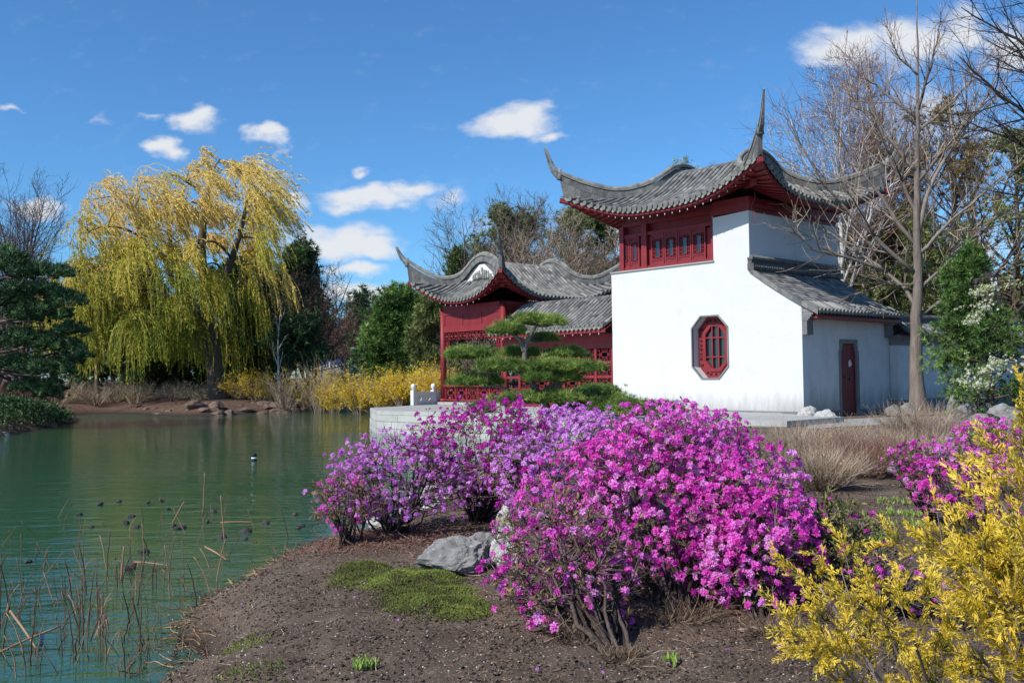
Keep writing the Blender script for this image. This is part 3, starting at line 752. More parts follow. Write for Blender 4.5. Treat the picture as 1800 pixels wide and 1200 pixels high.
# ---------------------------------------------------------------- tower house
def tower_house():
    o = (0, 0, ZB)
    root = thing('tower_house', 'white walled two storey house with dark red upper timber and tall upswept grey tile roof', 'house', fr(0, 0, ZB), RZ)
    S1, S2, S3, SL = -1.71, -3.02, -7.28, -6.95
    # octagonal opening centre
    uc = (u_at(1217.5, 0)+u_at(1279, 0))/2; hwid = (u_at(1279, 0)-u_at(1217.5, 0))/2
    zt, zb = z_at(1246, 556, uc, 0), z_at(1249, 664, uc, 0)
    def octo(k=0.0):
        w, t, b = hwid+k, zt+k, zb-k; cx, cz = .52*(hwid+k*.8), .19*(zt-zb)+k*.4
        return [(uc-w, b+cz), (uc-w+cx, b), (uc+w-cx, b), (uc+w, b+cz), (uc+w, t-cz), (uc+w-cx, t), (uc-w+cx, t), (uc-w, t-cz)]
    wall = FB(o)
    outer = [(S3, ZB+.05), (.0, ZB+.05), (.0, 3.90), (-.28, 4.05), (-.8, 4.42), (S1, 5.12), (S1, 6.86), (S2, 6.80), (S2, 5.43), (S3, 5.43)]
    wall.prism(outer, lambda a, b, t: (a, t, b), 0, .34, holes=[octo()[::-1]])
    wall.build('front_wall', m_plaster, root)
    wv0, wv1 = v_at(1477, 0, 680), v_at(1509, 0, 680)
    # side wall with door opening (built from pieces)
    x = FB(o)
    dz = z_at(1492, 600, 0, (wv0+wv1)/2)
    for a, b, c, d in ((.345, wv0, ZB+.02, 3.52), (wv1, 5.13, ZB+.02, 3.52), (wv0, wv1, dz, 3.52)): x.box(-.34, -.003, a, b, c, d)
    x.build('side_wall', m_plaster_old, root)
    x = FB(o); x.box(S1-.34, S1-.003, .345, 5.155, 5.0, 6.83); x.build('upper_side_wall', m_plaster, root)
    x = FB(o); x.box(S3, S1, 4.85, 5.155, ZB, 5.4); x.box(S1+.0, -.345, 4.9, 5.125, ZB, 3.7); x.box(S2, S1-.345, 4.85, 5.155, 5.4, 6.83); x.build('back_wall', m_plaster, root)
    x = FB(o); x.box(S3+.0, S3+.3, .345, 4.85, ZB, 5.4); x.build('end_wall', m_plaster, root)
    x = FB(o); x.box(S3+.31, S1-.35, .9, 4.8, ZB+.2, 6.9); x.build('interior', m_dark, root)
    # grey plinth
    x = FB(o); x.box(S3-.02, .03, -.035, .30, .60, ZB+.05); x.box(-.3, .03, .30, wv0-.06, .45, ZB+.02, .4); x.box(-.3, .03, wv1+.06, 5.15, .45, ZB+.02, .4); x.build('plinth', m_brick, root)
    x = FB(o); x.box(S3-.02, S2+.03, -.05, .45, 5.431, 5.475); x.box(S2-.03, S2-.0, .0, .34, 6.80, 6.84); x.build('ledge', m_concrete, root)
    # -------- octagonal window
    wf = FB(o)
    wf.prism(octo(.038), lambda a, b, t: (a, t, b), -.035, .05, holes=[octo(-.0)[::-1]])
    fo = wf.build('window', m_brick, root); fo['label'] = 'eight sided window deep in the white wall with red lattice'
    li = FB(o)
    li.prism(octo(-.005), lambda a, b, t: (a, t, b), .30, .42, holes=[octo(-.20)[::-1]])
    k = FB(o)
    inner = octo(-.20); iw = hwid-.20
    # outer band cells
    for fx in (-1, 1):
        for zz in np.linspace(zb+.45, zt-.45, 5):
            li.box(uc+fx*(hwid-.2)-.0 if fx > 0 else uc-hwid, uc+hwid if fx > 0 else uc-iw, .28, .30, zz-.02, zz+.02)
    li.prism(octo(-.20), lambda a, b, t: (a, t, b), .26, .345, holes=[octo(-.30)[::-1]])
    iw = hwid-.30
    for fx in (-1/3., 1/3.): li.box(uc+fx*iw-.022, uc+fx*iw+.022, .28, .34, zb+.30, zt-.30)
    for zz in (zb+.30+.27*(zt-zb-.6), zb+.30+.73*(zt-zb-.6)): li.box(uc-iw, uc+iw, .285, .335, zz-.022, zz+.022)
    li.build('lattice', m_red, fo)
    k.prism(octo(-.205), lambda a, b, t: (a, t, b), .35, .36); k.build('pane', m_glass, fo)
    k = FB(o)
    rg = np.random.default_rng(5)
    for i in range(8):
        a, b = np.array(octo(-.05)[i]), np.array(octo(-.05)[(i+1) % 8]); L_ = np.linalg.norm(b-a)
        for q in np.linspace(.15, .85, max(2, int(L_/.17))):
            p = a+(b-a)*q; cdir = np.array([uc, (zt+zb)/2])-p; cdir /= np.linalg.norm(cdir); p = p+cdir*.065
            k.box(p[0]-.04, p[0]+.04, .285, .30, p[1]-.035, p[1]+.035)
    k.build('cut_holes', m_dark, fo)
    # -------- red timber storey, front
    o2 = (0, .13, ZB)
    zf0, zf1 = 5.476, 7.30
    x = FB(o)
    x.box(SL, S2, .30, .40, 6.55, zf1)                     # frieze
    x.box(S2, S1, .02, .30, 6.862, zf1)
    x.box(S1-.30, S1-.06, .30, 5.15, 6.832, zf1)
    x.box(SL, S2-.06, .22, .30, 6.98, 7.12); x.box(S2-.06, S1-.05, .0, .02, 6.98, 7.12); x.box(S1-.06, S1+.02, .02, 5.2, 6.98, 7.12)
    x.box(SL, SL+.1, .3, 5.1, 5.44, zf1)                    # left timber side
    x.box(SL, S1-.1, 4.95, 5.1, 6.832, zf1)
    fz = x.build('timber_frieze', m_red, root)
    x = FB(o)
    for uu, w_ in ((SL+.09, .19), (u_at(1143, .3), .22), (S2-.06, .14)):
        q = FB(o2); q.box(uu-w_/2, uu+w_/2, .19, .33, zf0, 6.98); q.build('post', m_red, root)
    x.box(S2-.10, S2-.001, .10, .30, 6.86, 7.12); x.box(S1-.10, S1+.05, -.03, .12, 6.865, 7.2)
    x.build('frieze_caps', m_red, root)
    x = FB(o2); x.box(SL, S2-.001, .22, .36, zf0, zf0+.10); x.box(SL, S2-.001, .23, .35, 6.60, 6.70); x.build('sill_beams', m_red, root)
    bays = [(u_at(1099, .3), u_at(1133, .3), 2), (u_at(1153, .3), u_at(1250, .3), 4)]
    for a, b, n in bays:
        wd = (b-a)/n
        for i in range(n):
            u0_, u1_ = a+i*wd+.012, a+(i+1)*wd-.012
            f = FB(o2); z0, z1 = zf0+.10, 6.60; t0, t1 = .255, .305; st = .055
            W_ = u1_-u0_
            # stiles and rails butted
            f.box(u0_, u0_+st, t0, t1, z0, z1); f.box(u1_-st, u1_, t0, t1, z0, z1)
            rails = [z0, z0+.26, z1-.24]
            f.box(u0_+st, u1_-st, t0, t1, z0, z0+.045); f.box(u0_+st, u1_-st, t0, t1, z0+.145, z0+.18)
            f.box(u0_+st, u1_-st, t0, t1, z1-.045, z1); f.box(u0_+st, u1_-st, t0, t1, z1-.18, z1-.145)
            f.box(u0_+st, u1_-st, t0+.02, t1-.01, z0+.045, z0+.145, .3); f.box(u0_+st, u1_-st, t0+.02, t1-.01, z1-.145, z1-.045, .3)
            g0, g1 = z0+.18, z1-.18; pc = (u0_+u1_)/2; pw = W_*.15
            ga, gb_ = g0+.08, g1-.09
            # frame of the narrow pane
            f.box(pc-pw-.02, pc-pw, t0, t1, ga, gb_); f.box(pc+pw, pc+pw+.02, t0, t1, ga, gb_); f.box(pc-pw-.02, pc+pw+.02, t0, t1, ga-.02, ga); f.box(pc-pw-.02, pc+pw+.02, t0, t1, gb_, gb_+.02)
            # fretwork round the pane
            lo, hi = u0_+st, u1_-st
            for zz in (g0+.03, g1-.035): f.box(lo, hi, t0+.012, t1-.012, zz-.009, zz+.009)
            for q in np.linspace(lo+.04, hi-.04, 4):
                f.box(q-.008, q+.008, t0+.012, t1-.012, g0, ga-.02); f.box(q-.008, q+.008, t0+.012, t1-.012, gb_+.02, g1)
            for s_ in (-1, 1):
                xm = pc+s_*(pw+.02+ (hi-pc-pw-.02)/2)
                f.box(xm-.009, xm+.009, t0+.012, t1-.012, ga, gb_)
                for zz in np.linspace(ga+.06, gb_-.06, 4):
                    f.box(min(pc+s_*(pw+.02), hi if s_ > 0 else lo), max(pc+s_*(pw+.02), hi if s_ > 0 else lo), t0+.012, t1-.012, zz-.009, zz+.009)
            lf = f.build('window_leaf', m_red, root)
            g_ = FB(o2); g_.box(pc-pw, pc+pw, t0+.02, t0+.03, ga, gb_); g_.build('pane', m_glass, lf)
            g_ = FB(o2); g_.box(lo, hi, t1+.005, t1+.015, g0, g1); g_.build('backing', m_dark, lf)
    x = FB(o2)
    x.box(SL, S2, .325, .40, zf0, 6.55); x.build('timber_wall', m_red, root)
    # -------- door
    d = FB(o); mz = .63; dm = (wv0+wv1)/2
    for a, b in ((wv0+.07, dm-.004), (dm+.004, wv1-.07)):
        nb = 3
        for i in range(nb): d.box(-.11, -.055, a+(b-a)*i/nb+.002, a+(b-a)*(i+1)/nb-.002, mz, dz-.07, .3+.2*i)
    dr = d.build('door', m_door, root); dr['label'] = 'narrow dark red plank door in grey frame'
    d = FB(o); d.box(-.10, .02, wv0-.05, wv0+.07, mz, dz-.28); d.box(-.10, .02, wv1-.07, wv1+.05, mz, dz-.28)
    d.box(-.10, .02, wv0+.02, wv1-.02, dz-.065, dz+.06); d.box(-.10, .018, wv0+.01, wv0+.12, dz-.28, dz-.065); d.box(-.10, .018, wv1-.12, wv1-.01, dz-.28, dz-.065)
    d.box(-.1, .018, wv0+.12, wv0+.17, dz-.17, dz-.066); d.box(-.1, .018, wv1-.17, wv1-.12, dz-.17, dz-.066)
    d.build('door_frame', m_brick, root)
    zl = z_at(1492, 662, 0, dm)
    d = FB(o)
    for a, r in ((-.20, .035), (.10, .035), (.16, .03)): d.tubes(np.array([[(-.06, dm+a, zl), (-.03, dm+a, zl)]]), np.array([[r, r*.8]]), 8, .5)
    d.box(-.055, -.02, dm-.22, dm+.20, zl-.012, zl+.012); d.box(-.05, -.025, dm+.13, dm+.20, zl-.11, zl-.02)
    d.build('latch', m_metal, dr)
    d = FB(o); zp = z_at(1498, 639, 0, dm)
    rg = np.random.default_rng(9); n = 11
    ang = np.arange(n)/n*6.283; rr = rg.uniform(.06, .15, n)
    d.add([(-.053, dm+.17+math.cos(a)*r*.7, zp+math.sin(a)*r) for a, r in zip(ang, rr)], [tuple(range(n))], .6); d.build('torn_notice', m_paper, dr)
    # -------- lean-to roof on the right
    lean = FB(o); rl = FB(o); en = FB(o); rg = np.random.default_rng(4)
    ue, zr, zE, va, vb = .56, 5.12, 3.70, -.06, 5.02
    def ls(t, v, e=0): return np.stack(np.broadcast_arrays(S1+(ue-S1)*t, v, zr-(zr-zE)*(1.16*t-.16*t*t)+e), -1)
    n = 25; K = 15; tt = np.linspace(0, 1, K)
    vs = np.linspace(va, vb, n+1)
    for i in range(n):
        P = np.concatenate([ls(tt, vs[i]), ls(tt, vs[i+1])]); lean.add(P, [(j, j+1, K+j+1, K+j) for j in range(K-1)], rg.uniform(.1, .9, K-1))
        P = np.concatenate([ls(tt, vs[i], -.10), ls(tt, vs[i+1], -.10)]); lean.add(P, [(j+1, j, K+j, K+j+1) for j in range(K-1)], .3)
    # overlapping flat tiles: stepped courses with staggered joints
    nc = 17
    for r in range(nc):
        t0, t1 = r/nc, (r+1)/nc+.012
        k = 0
        w_ = (vb-va)/n
        for i in range(n+1):
            a = max(va, va+(i-.5*(r % 2))*w_)+.004; b = min(vb, va+(i+1-.5*(r % 2))*w_)-.004
            if b-a < .02: continue
            V = [ls(t0, a, .012), ls(t0, b, .012), ls(t1, b, .030), ls(t1, a, .030), ls(t1, b, .006), ls(t1, a, .006)]
            rl.add(V, [(0, 1, 2, 3), (3, 2, 4, 5)], np.clip(rg.normal(.5, .25), 0, 1))
    for i in range(n):
        v = (vs[i]+vs[i+1])/2; t = np.linspace(.80, 1.0, 4)
        rl.tubes(ls(t, v, .045)[None], np.full((1, 4), .062), 6, np.clip(rg.normal(.55, .2), 0, 1))
        p = ls(1.0, v, .03); en.tubes(np.array([[p, p+np.array([.05, 0, -.02])]]), np.array([[.075, .075]]), 9, .6)
        q = ls(1.0, vs[i], 0); en.add([q+np.array([.03, -.07, .02]), q+np.array([.03, .07, .02]), q+np.array([.045, 0, -.10])], [(0, 1, 2)], .5)
    ro = lean.build('side_roof', m_tilebase, root)
    rl.build('flat_tiles', m_flat_tile, ro); en.build('end_tiles', m_ridge_cap, ro)
    # verge course and stepped ridge against the wall
    v_ = FB(o)
    for t0, t1 in zip(tt[:-1], tt[1:]):
        for dv in (0,):
            a, b = ls(t0, va), ls(t1, va)
            v_.add([a+[0, -.02, -.10], b+[0, -.02, -.10], b+[0, -.02, .05], a+[0, -.02, .05], a+[0, .12, .05], b+[0, .12, .05]], [(0, 1, 2, 3), (3, 2, 5, 4)], rg.uniform(.2, .8))
    v_.box(S1-.02, S1+.20, va-.03, vb+.1, zr-.06, zr+.13, .3); v_.box(S1-.02, S1+.12, va-.01, vb+.08, zr+.131, zr+.25, .2); v_.box(S1-.02, S1+.17, va-.03, vb+.1, zr+.251, zr+.31, .4)
    v_.build('wall_ridge', m_ridge, ro)
    v_ = FB(o)
    for i in range(44):
        v = va+.06+i*(vb-va)/44; v_.tubes(np.array([[(S1+.2, v, zr+.03), (S1+.235, v, zr+.03)]]), np.array([[.045, .045]]), 7, rg.uniform(.2, .7))
    v_.tubes(np.array([[(S1+.08, va, zr+.33), (S1+.08, vb+.08, zr+.33)]]), np.array([[.06, .06]]), 8, .5)
    v_.build('ridge_end_tiles', m_ridge, ro)
    v_ = FB(o); v_.box(.40, .46, .06, vb-.05, zE-.20, zE-.06); v_.box(.0, .40, .08, vb-.1, 3.521, 3.56)
    v_.box(-.30, .0, .35, 4.9, 3.521, 3.70)
    v_.build('eave_boards', m_red, ro)
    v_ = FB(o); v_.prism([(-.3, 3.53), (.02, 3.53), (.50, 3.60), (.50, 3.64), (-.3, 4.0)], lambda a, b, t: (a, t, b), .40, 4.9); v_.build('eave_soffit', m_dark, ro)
    # brick corbels at both ends of the eave
    for v0c, v1c in ((.002, .33), (4.86, 5.13)):
        k = FB(o)
        k.box(.0, .16, v0c, v1c, 3.05, 3.45, .3)
        for i in range(6): k.box(.0, .16+.05*(i+1), v0c-.01, v1c+.01, 3.451+i*.055, 3.500+i*.055, rg.uniform(.3, .8))
        k.box(.0, .42, v0c+.01, v1c-.01, 3.79, 3.80) 
        k.prism([(.0, 3.785), (.50, 3.785), (.44, 3.62+.16), (.0, 4.05)], lambda a, b, t: (a, t, b), v0c+.005, v1c-.005)
        k.build('corbel', m_brick, root)
    hip_roof(root, o, -7.93, -.71, -1.0, 5.6, 7.22, 1.70, 2.1, 'u', .90, 3.3, .40, (1.12, .40), seed=2)
    pts = []
    for a in np.linspace(-7.4, -1.2, 22):
        lf = .90*max(0, 1-min(a+7.93, -.71-a)/3.3)**2.3
        pts.append((a, -.93, 7.22+lf-.24))
    bulbs(root, o, pts)
    # hanging twisted cable at the corner
    k = FB(o); t = np.linspace(0, 1, 14)
    P = np.stack([S1+.35+.06*np.sin(t*9), -.25+.03*np.cos(t*7), 7.35-.95*t], -1); k.tubes(P[None], np.full((1, 14), .012), 5, .9); k.build('cable', m_red, root)
tower_house()

# ---------------------------------------------------------------- covered corridor
def corridor():
    U0, U1 = -13.3, -7.30
    o = ((U0+U1)/2, 1.3, ZB)
    root = thing('covered_corridor', 'low red lattice fronted gallery joining the pavilion to the white house', 'gallery', fr(*o), RZ)
    rg = np.random.default_rng(8)
    v0, vm, v1, ze, zr = -.40, 1.6, 3.6, 3.62, 4.92
    def S(t, u, e=0, back=False): return np.stack(np.broadcast_arrays(u, (v1 if back else v0)+((vm-v1) if back else (vm-v0))*t, ze+(zr-ze)*(.8*t+.2*t*t)-np.clip((t-.8)/.2, 0, 1)**2*.12+e), -1)
    bed = FB(o); ribs = FB(o); ends = FB(o)
    n = 28; us = np.linspace(U0, U1, n+1); K = 12; tt = np.linspace(0, 1, K)
    for bk in (False, True):
        for i in range(n):
            P = np.concatenate([S(tt, us[i], 0, bk), S(tt, us[i+1], 0, bk)]); bed.add(P, [(j, K+j, K+j+1, j+1) for j in range(K-1)], rg.uniform(.3, .7, K-1))
            u = (us[i]+us[i+1])/2
            ribs.tubes(S(tt, u, .035, bk)[None], (.062*(1+.1*(np.arange(K) % 2)))[None], 6, np.clip(rg.normal(.55, .16, (1, K)), 0, 1), cap=False)
            p = S(0.0, u, .035, bk); sg = 1 if bk else -1
            ends.tubes(np.array([[p, p+np.array([0, sg*.05, -.02])]]), np.array([[.078, .078]]), 10, rg.uniform(.4, .8))
            q = S(0, us[i], 0, bk); ends.add([q+np.array([-.07, sg*.03, .01]), q+np.array([.07, sg*.03, .01]), q+np.array([.07, sg*.03, -.05]), q+np.array([0, sg*.045, -.12]), q+np.array([-.07, sg*.03, -.05])], [(0, 1, 2, 3, 4)], rg.uniform(.4, .8))
    rf = bed.build('roof', m_tilebase, root); ribs.build('roll_tiles', m_tile, rf); ends.build('end_tiles', m_ridge_cap, rf)
    x = FB(o); x.box(U0+.02, U1-.01, v0+.04, v0+.08, ze-.20, ze-.05); x.box(U0+.02, U1-.01, v1-.08, v1-.04, ze-.20, ze-.05)
    x.prism([(v0+.08, ze-.08), (vm, zr-.20), (v1-.08, ze-.08), (v1-.08, ze-.12), (vm, zr-.26), (v0+.08, ze-.12)], lambda a, b, t: (t, a, b), U0+.03, U1-.02)
    x.build('eave_boards', m_red, rf)
    x = FB(o); x.box(U0, U1, .22, .42, 3.10, 3.42); x.box(U0, U1, .26, .38, 2.97, 3.10); x.box(U0, U1, 2.8, 2.95, 3.10, 3.42); x.build('beam', m_red, root)
    for u in (U0+.12, -10.3, U1-.12):
        x = FB(o); x.tubes(np.array([[(u, .31, ZB), (u, .31, 3.11)]]), np.array([[.11, .10]]), 14, .5); x.build('column', m_red, root)
    x = FB(o); x.tubes(np.array([[(U0+.12, 2.9, ZB), (U0+.12, 2.9, 3.11)]]), np.array([[.11, .10]]), 14, .5); x.build('column', m_red, root)
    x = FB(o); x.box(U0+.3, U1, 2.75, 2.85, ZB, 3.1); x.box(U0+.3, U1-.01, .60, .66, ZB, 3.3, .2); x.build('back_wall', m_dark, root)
    # lattice bays
    rows = [(1.50, 1.86), (1.96, 2.36), (2.46, 2.90)]
    cols = np.arange(U1-.24, U0+.25, -.80)
    x = FB(o); x.box(U0+.2, U1, .28, .36, ZB, 1.14); x.box(U0+.2, U1, .27, .37, 1.14, 1.50)
    for (a, b), (c, d) in zip(rows[:-1], rows[1:]): x.box(U0+.2, U1, .27, .37, b, c)
    x.box(U0+.2, U1, .27, .37, rows[-1][1], 2.969)
    for c in cols: x.box(c-.055, c+.055, .255, .385, 1.50, 2.90)
    x.build('lattice_frame', m_red, root)
    for c0, c1 in zip(cols[1:], cols[:-1]):
        for a, b in rows:
            f = FB(o); fret(f, (c0+.055, .32, a), (1, 0, 0), (0, 0, 1), c1-c0-.11, b-a, .020, .03)
            f.build('fret_panel', m_red, root)
    bulbs(root, o, [(u, v0+.06, ze-.24) for u in np.linspace(U0+.3, U1-.3, 14)])
corridor()

# ---------------------------------------------------------------- waterside pavilion
def pavilion():
    U0, U1, V0, V1 = -17.70, -13.77, .74, 6.00
    zf = .85
    o = ((U0+U1)/2, (V0+V1)/2, zf)
    root = thing('waterside_pavilion', 'open red timber pavilion with white gable and four curled grey roof corners beside the pond', 'pavilion', fr(*o), RZ)
    x = FB(o); x.box(U0-.35, U1+.1, V0-.35, V1+.3, .805, .90); x.build('plinth', m_stone, root)
    for u in (U0, U1):
        for v in (V0, V1):
            x = FB(o); x.tubes(np.array([[(u, v, .9), (u, v, 4.9)]]), np.array([[.13, .12]]), 16, .5); x.tubes(np.array([[(u, v, .9), (u, v, 1.0), (u, v, 1.05)]]), np.array([[.2, .2, .15]]), 16, .5); x.build('column', m_red, root)
    zb0 = z_at(860, 578, U1, V0)  # beam underside
    zb0 = 3.85
    # beams and frieze boards on all sides
    x = FB(o)
    for v in (V0, V1):
        x.box(U0+.12, U1-.12, v-.07, v+.07, zb0, zb0+.26); x.box(U0+.12, U1-.12, v-.03, v+.03, zb0+.26, zb0+.72, .3); x.box(U0+.12, U1-.12, v-.06, v+.06, zb0+.72, zb0+.98)
        for i in range(4):
            uu = U0+.12+(U1-U0-.24)*i/3; x.box(uu-.05, uu+.05, v-.055, v+.055, zb0+.261, zb0+.719)
        x.box(U0+.12, U1-.12, v-.10, v+.10, zb0+.98, zb0+1.10)
        x.box(U0+.9, U0+2.2, v-.075, v+.075, zb0+.80, zb0+.86)
    for u in (U0, U1):
        x.box(u-.07, u+.07, V0+.12, V1-.12, zb0, zb0+.26); x.box(u-.03, u+.03, V0+.12, V1-.12, zb0+.26, zb0+.72, .3); x.box(u-.06, u+.06, V0+.12, V1-.12, zb0+.72, zb0+.98)
        x.box(u-.10, u+.10, V0+.12, V1-.12, zb0+.98, zb0+1.10)
    x.build('beams', m_red, root)
    x = FB(o); x.box(U0+.1, U1-.1, V0+.1, V1-.1, zb0+1.10, zb0+1.16); x.build('ceiling', m_dark, root)
    # hanging fretwork under the beams
    for (A, e, L_) in (((U0+.14, V0, zb0), (1, 0, 0), U1-U0-.28), ((U0, V0+.14, zb0), (0, 1, 0), V1-V0-.28), ((U0+.14, V1, zb0), (1, 0, 0), U1-U0-.28)):
        f = FB(o); A = np.array(A, float); e = np.array(e, float); n = 6; w_ = L_/n; nm = np.cross(e, [0, 0, 1.])
        for i in range(n):
            fret(f, A+e*w_*i+np.array([0, 0, -.34]), e, (0, 0, 1), w_, .34, .028, .035, hole=False)
        for q in (0, n-1): fret(f, A+e*w_*q+np.array([0, 0, -.86]), e, (0, 0, 1), w_*.55 if q == 0 else w_*.55, .50, .028, .035, hole=False) if q == 0 else fret(f, A+e*(w_*q+w_*.45)+np.array([0, 0, -.86]), e, (0, 0, 1), w_*.55, .50, .028, .035, hole=False)
        f.build('hanging_fretwork', m_red, root)
    # bench railings
    for (A, e, L_) in (((U0+.14, V0, .95), (1, 0, 0), U1-U0-.28), ((U0, V0+.14, .95), (0, 1, 0), V1-V0-.28)):
        f = FB(o); A = np.array(A, float); e = np.array(e, float); n = 5; w_ = L_/n
        for i in range(n): fret(f, A+e*w_*i+np.array([0, 0, .08]), e, (0, 0, 1), w_, .52, .035, .04, hole=True)
        nm = np.abs(np.cross(e, [0, 0, 1.]))
        for z0, z1, dp in ((.60, .69, .13), (.0, .08, .06)):
            c0 = A-nm*dp; c1 = A+e*L_+nm*dp
            f.box(min(c0[0], c1[0]), max(c0[0], c1[0]), min(c0[1], c1[1]), max(c0[1], c1[1]), .95+z0, .95+z1)
        for i in range(n+1):
            p = A+e*w_*i; f.box(p[0]-.035, p[0]+.035, p[1]-.035, p[1]+.035, 1.031, 1.549)
        f.build('railing', m_red, root)
    # far side lattice wall against the bank
    x = FB(o); x.box(U0+.2, U1-.2, V1-.04, V1+.02, .95, 1.65); x.build('back_panel', m_red, root)
    hip_roof(root, o, U0-.75, U1+.75, V0-.75, V1+.75, 5.12, 1.62, 1.38, 'v', 1.05, 2.7,   .32, (.86, .40), spacing=.21, seed=5)
    bulbs(root, o, [(u, V0-.68, 5.12+1.05*max(0, 1-min(u-U0+.75, U1+.75-u)/2.7)**2.3-.24) for u in np.linspace(U0-.4, U1+.4, 14)])
pavilion()

# ---------------------------------------------------------------- garden wall behind the ginkgo
def garden_wall():
    ug = .28; v0, v1 = 5.16, 16.0
    o = (ug, (v0+v1)/2, .5)
    root = thing('garden_wall', 'white garden wall with dark tiled coping running back behind the bare tree', 'wall', fr(*o), RZ)
    x = FB(o); x.box(ug-.4, ug, v0, v1, 1.05, 2.80); x.build('wall', m_plaster_old, root)
    x = FB(o); x.box(ug-.42, ug+.03, v0-.03, v1, .35, 1.05); x.build('base', m_brick, root)
    x = FB(o); x.box(ug-.44, ug+.04, v0+.0, v1, 2.80, 2.98); x.box(ug-.48, ug+.09, v0, v1, 2.981, 3.12); x.build('cornice', m_brick, root)
    rg = np.random.default_rng(2); bed = FB(o); rl = FB(o)
    def S(t, v, sd, e=0): return np.stack(np.broadcast_arrays(ug-.2+sd*.62*(1-t), v, 3.13+.42*t+e), -1)
    n = 50; vs = np.linspace(v0, v1, n+1)
    for sd in (1, -1):
        for i in range(n):
            bed.add([S(0, vs[i], sd), S(0, vs[i+1], sd), S(1, vs[i+1], sd), S(1, vs[i], sd)], [(0, 1, 2, 3)], rg.uniform(.3, .7))
            v = (vs[i]+vs[i+1])/2; t = np.linspace(-.03, 1, 5)
            rl.tubes(S(t, v, sd, .03)[None], np.full((1, 5), .06), 6, np.clip(rg.normal(.5, .2, (1, 5)), 0, 1))
    bed.box(ug-.5, ug+.1, v0, v1, 3.121, 3.14)
    bd = bed.build('coping', m_tilebase, root); rl.build('roll_tiles', m_tile, bd)
    x = FB(o); x.box(ug-.30, ug-.10, v0, v1, 3.50, 3.72, .2); x.tubes(np.array([[(ug-.2, v0, 3.76), (ug-.2, v1, 3.76)]]), np.array([[.09, .09]]), 8, .4); x.build('ridge', m_ridge, bd)
garden_wall()

# ---------------------------------------------------------------- white balustrade on the terrace
def balustrade():
    a = gnd(727, 712, .8); b = gnd(783, 709.5, .8)
    a = np.array([a.x, a.y, .8]); b = np.array([b.x, b.y, .8]); L_ = np.linalg.norm(b-a); e = (b-a)/L_
    root = thing('marble_balustrade', 'short carved white marble balustrade on the terrace left of the red pavilion', 'balustrade', tuple(a), math.atan2(e[1], e[0]))
    z = lambda v: v
    def post(x):
        m = MB(); m.box(x-.09, x+.09, -.09, .09, 0, .62); m.tubes(np.array([[(x, 0, .62), (x, 0, .65), (x, 0, .70), (x, 0, .78), (x, 0, .86), (x, 0, .90)]]), np.array([[.06, .05, .09, .115, .085, .02]]), 14, .5)
        return m.build('post', m_marble, root)
    post(0); post(L_*.62)
    for x0, x1 in ((.09, L_*.62-.09), (L_*.62+.09, L_+.4)):
        m = MB(); n = 3; w_ = (x1-x0)
        hole = []
        k = 2 if w_ > .7 else 1
        for i in range(k):
            cx = x0+w_*(i+.5)/k; rx = w_/k*.36
            hole.append([(cx+rx*math.cos(t)*(1-.25*abs(math.sin(2*t))), .27+.12*math.sin(t)) for t in -np.arange(12)/12*6.283])
        m.prism([(x0, .05), (x1, .05), (x1, .47), (x0, .47)], lambda p, q, t: (p, t, q), -.05, .05, holes=hole)
        m.box(x0, x1, -.08, .08, .471, .55); m.box(x0, x1, -.08, .08, 0, .049)
        for i in range(k):
            cx = x0+w_*(i+.5)/k; m.tubes(np.array([[(cx, 0, .16), (cx, 0, .27), (cx, 0, .38)]]), np.array([[.02, .05, .02]]), 8, .5)
        m.build('panel', m_marble, root)
balustrade()
#PLANTS
# ================================================================== PLANT TOOLS
def tri_leaf(w=.4, fold=.12):
    """folded diamond leaf, along +z, length 1"""
    V = np.array([(0, 0, 0), (-w/2, fold, .5), (w/2, fold, .5), (0, -.03, 1)], float)
    return V, np.array([(0, 2, 3, 1)])
def needle_tuft(n, seed, spread=1.0, w=.03, droop=0.0):
    rg = np.random.default_rng(seed); V = []; F = []; T = []
    for i in range(n):
        a = rg.uniform(0, 6.283); t = math.acos(1-rg.uniform(0, 1)*(1-math.cos(spread)))
        d = np.array([math.sin(t)*math.cos(a), math.sin(t)*math.sin(a), math.cos(t)]); s = norm(np.cross(d, rg.normal(size=3))[None])[0]
        L = rg.uniform(.7, 1.05); b = d*.05; e = d*L
        k = len(V); V += [b-s*w, b+s*w, e]; F.append((k, k+1, k+2)); T.append(rg.uniform(-.15, .15))
    return np.array(V), np.array(F), np.array(T)
def truss(nf, seed):
    """rhododendron flower head: nf open five petalled flowers on a small dome, radius about 1"""
    rg = np.random.default_rng(seed); V = []; F = []; T = []
    for i in range(nf):
        if i == 0: d = np.array([0, 0, 1.])
        else:
            a = i*2.4+rg.uniform(-.3, .3); t = rg.uniform(.65, 1.25); d = np.array([math.sin(t)*math.cos(a), math.sin(t)*math.sin(a), math.cos(t)])
        c = d*.42; X = norm(np.cross(d, [0.3, .2, 1.1])[None])[0]; Y = np.cross(d, X); tb = rg.uniform(-.12, .12)
        a0 = rg.uniform(0, 6.283); R = rg.uniform(.42, .58)
        for p in range(5):
            a = a0+p*1.2566+rg.uniform(-.12, .12); rd = X*math.cos(a)+Y*math.sin(a); sd_ = -X*math.sin(a)+Y*math.cos(a)
            up = rg.uniform(.05, .30)
            k = len(V); V += [c-d*.10, c+rd*R*.62-sd_*R*.33+d*up*.5, c+rd*R+d*(up-.12+rg.uniform(-.08, .08)), c+rd*R*.62+sd_*R*.33+d*up*.5]
            F.append((k, k+1, k+2, k+3)); T.append(tb+rg.uniform(-.12, .12))
        # stamens
    return np.array(V), np.array(F), np.array(T)
LEAF = tri_leaf(); LEAFN = tri_leaf(.25, .05)
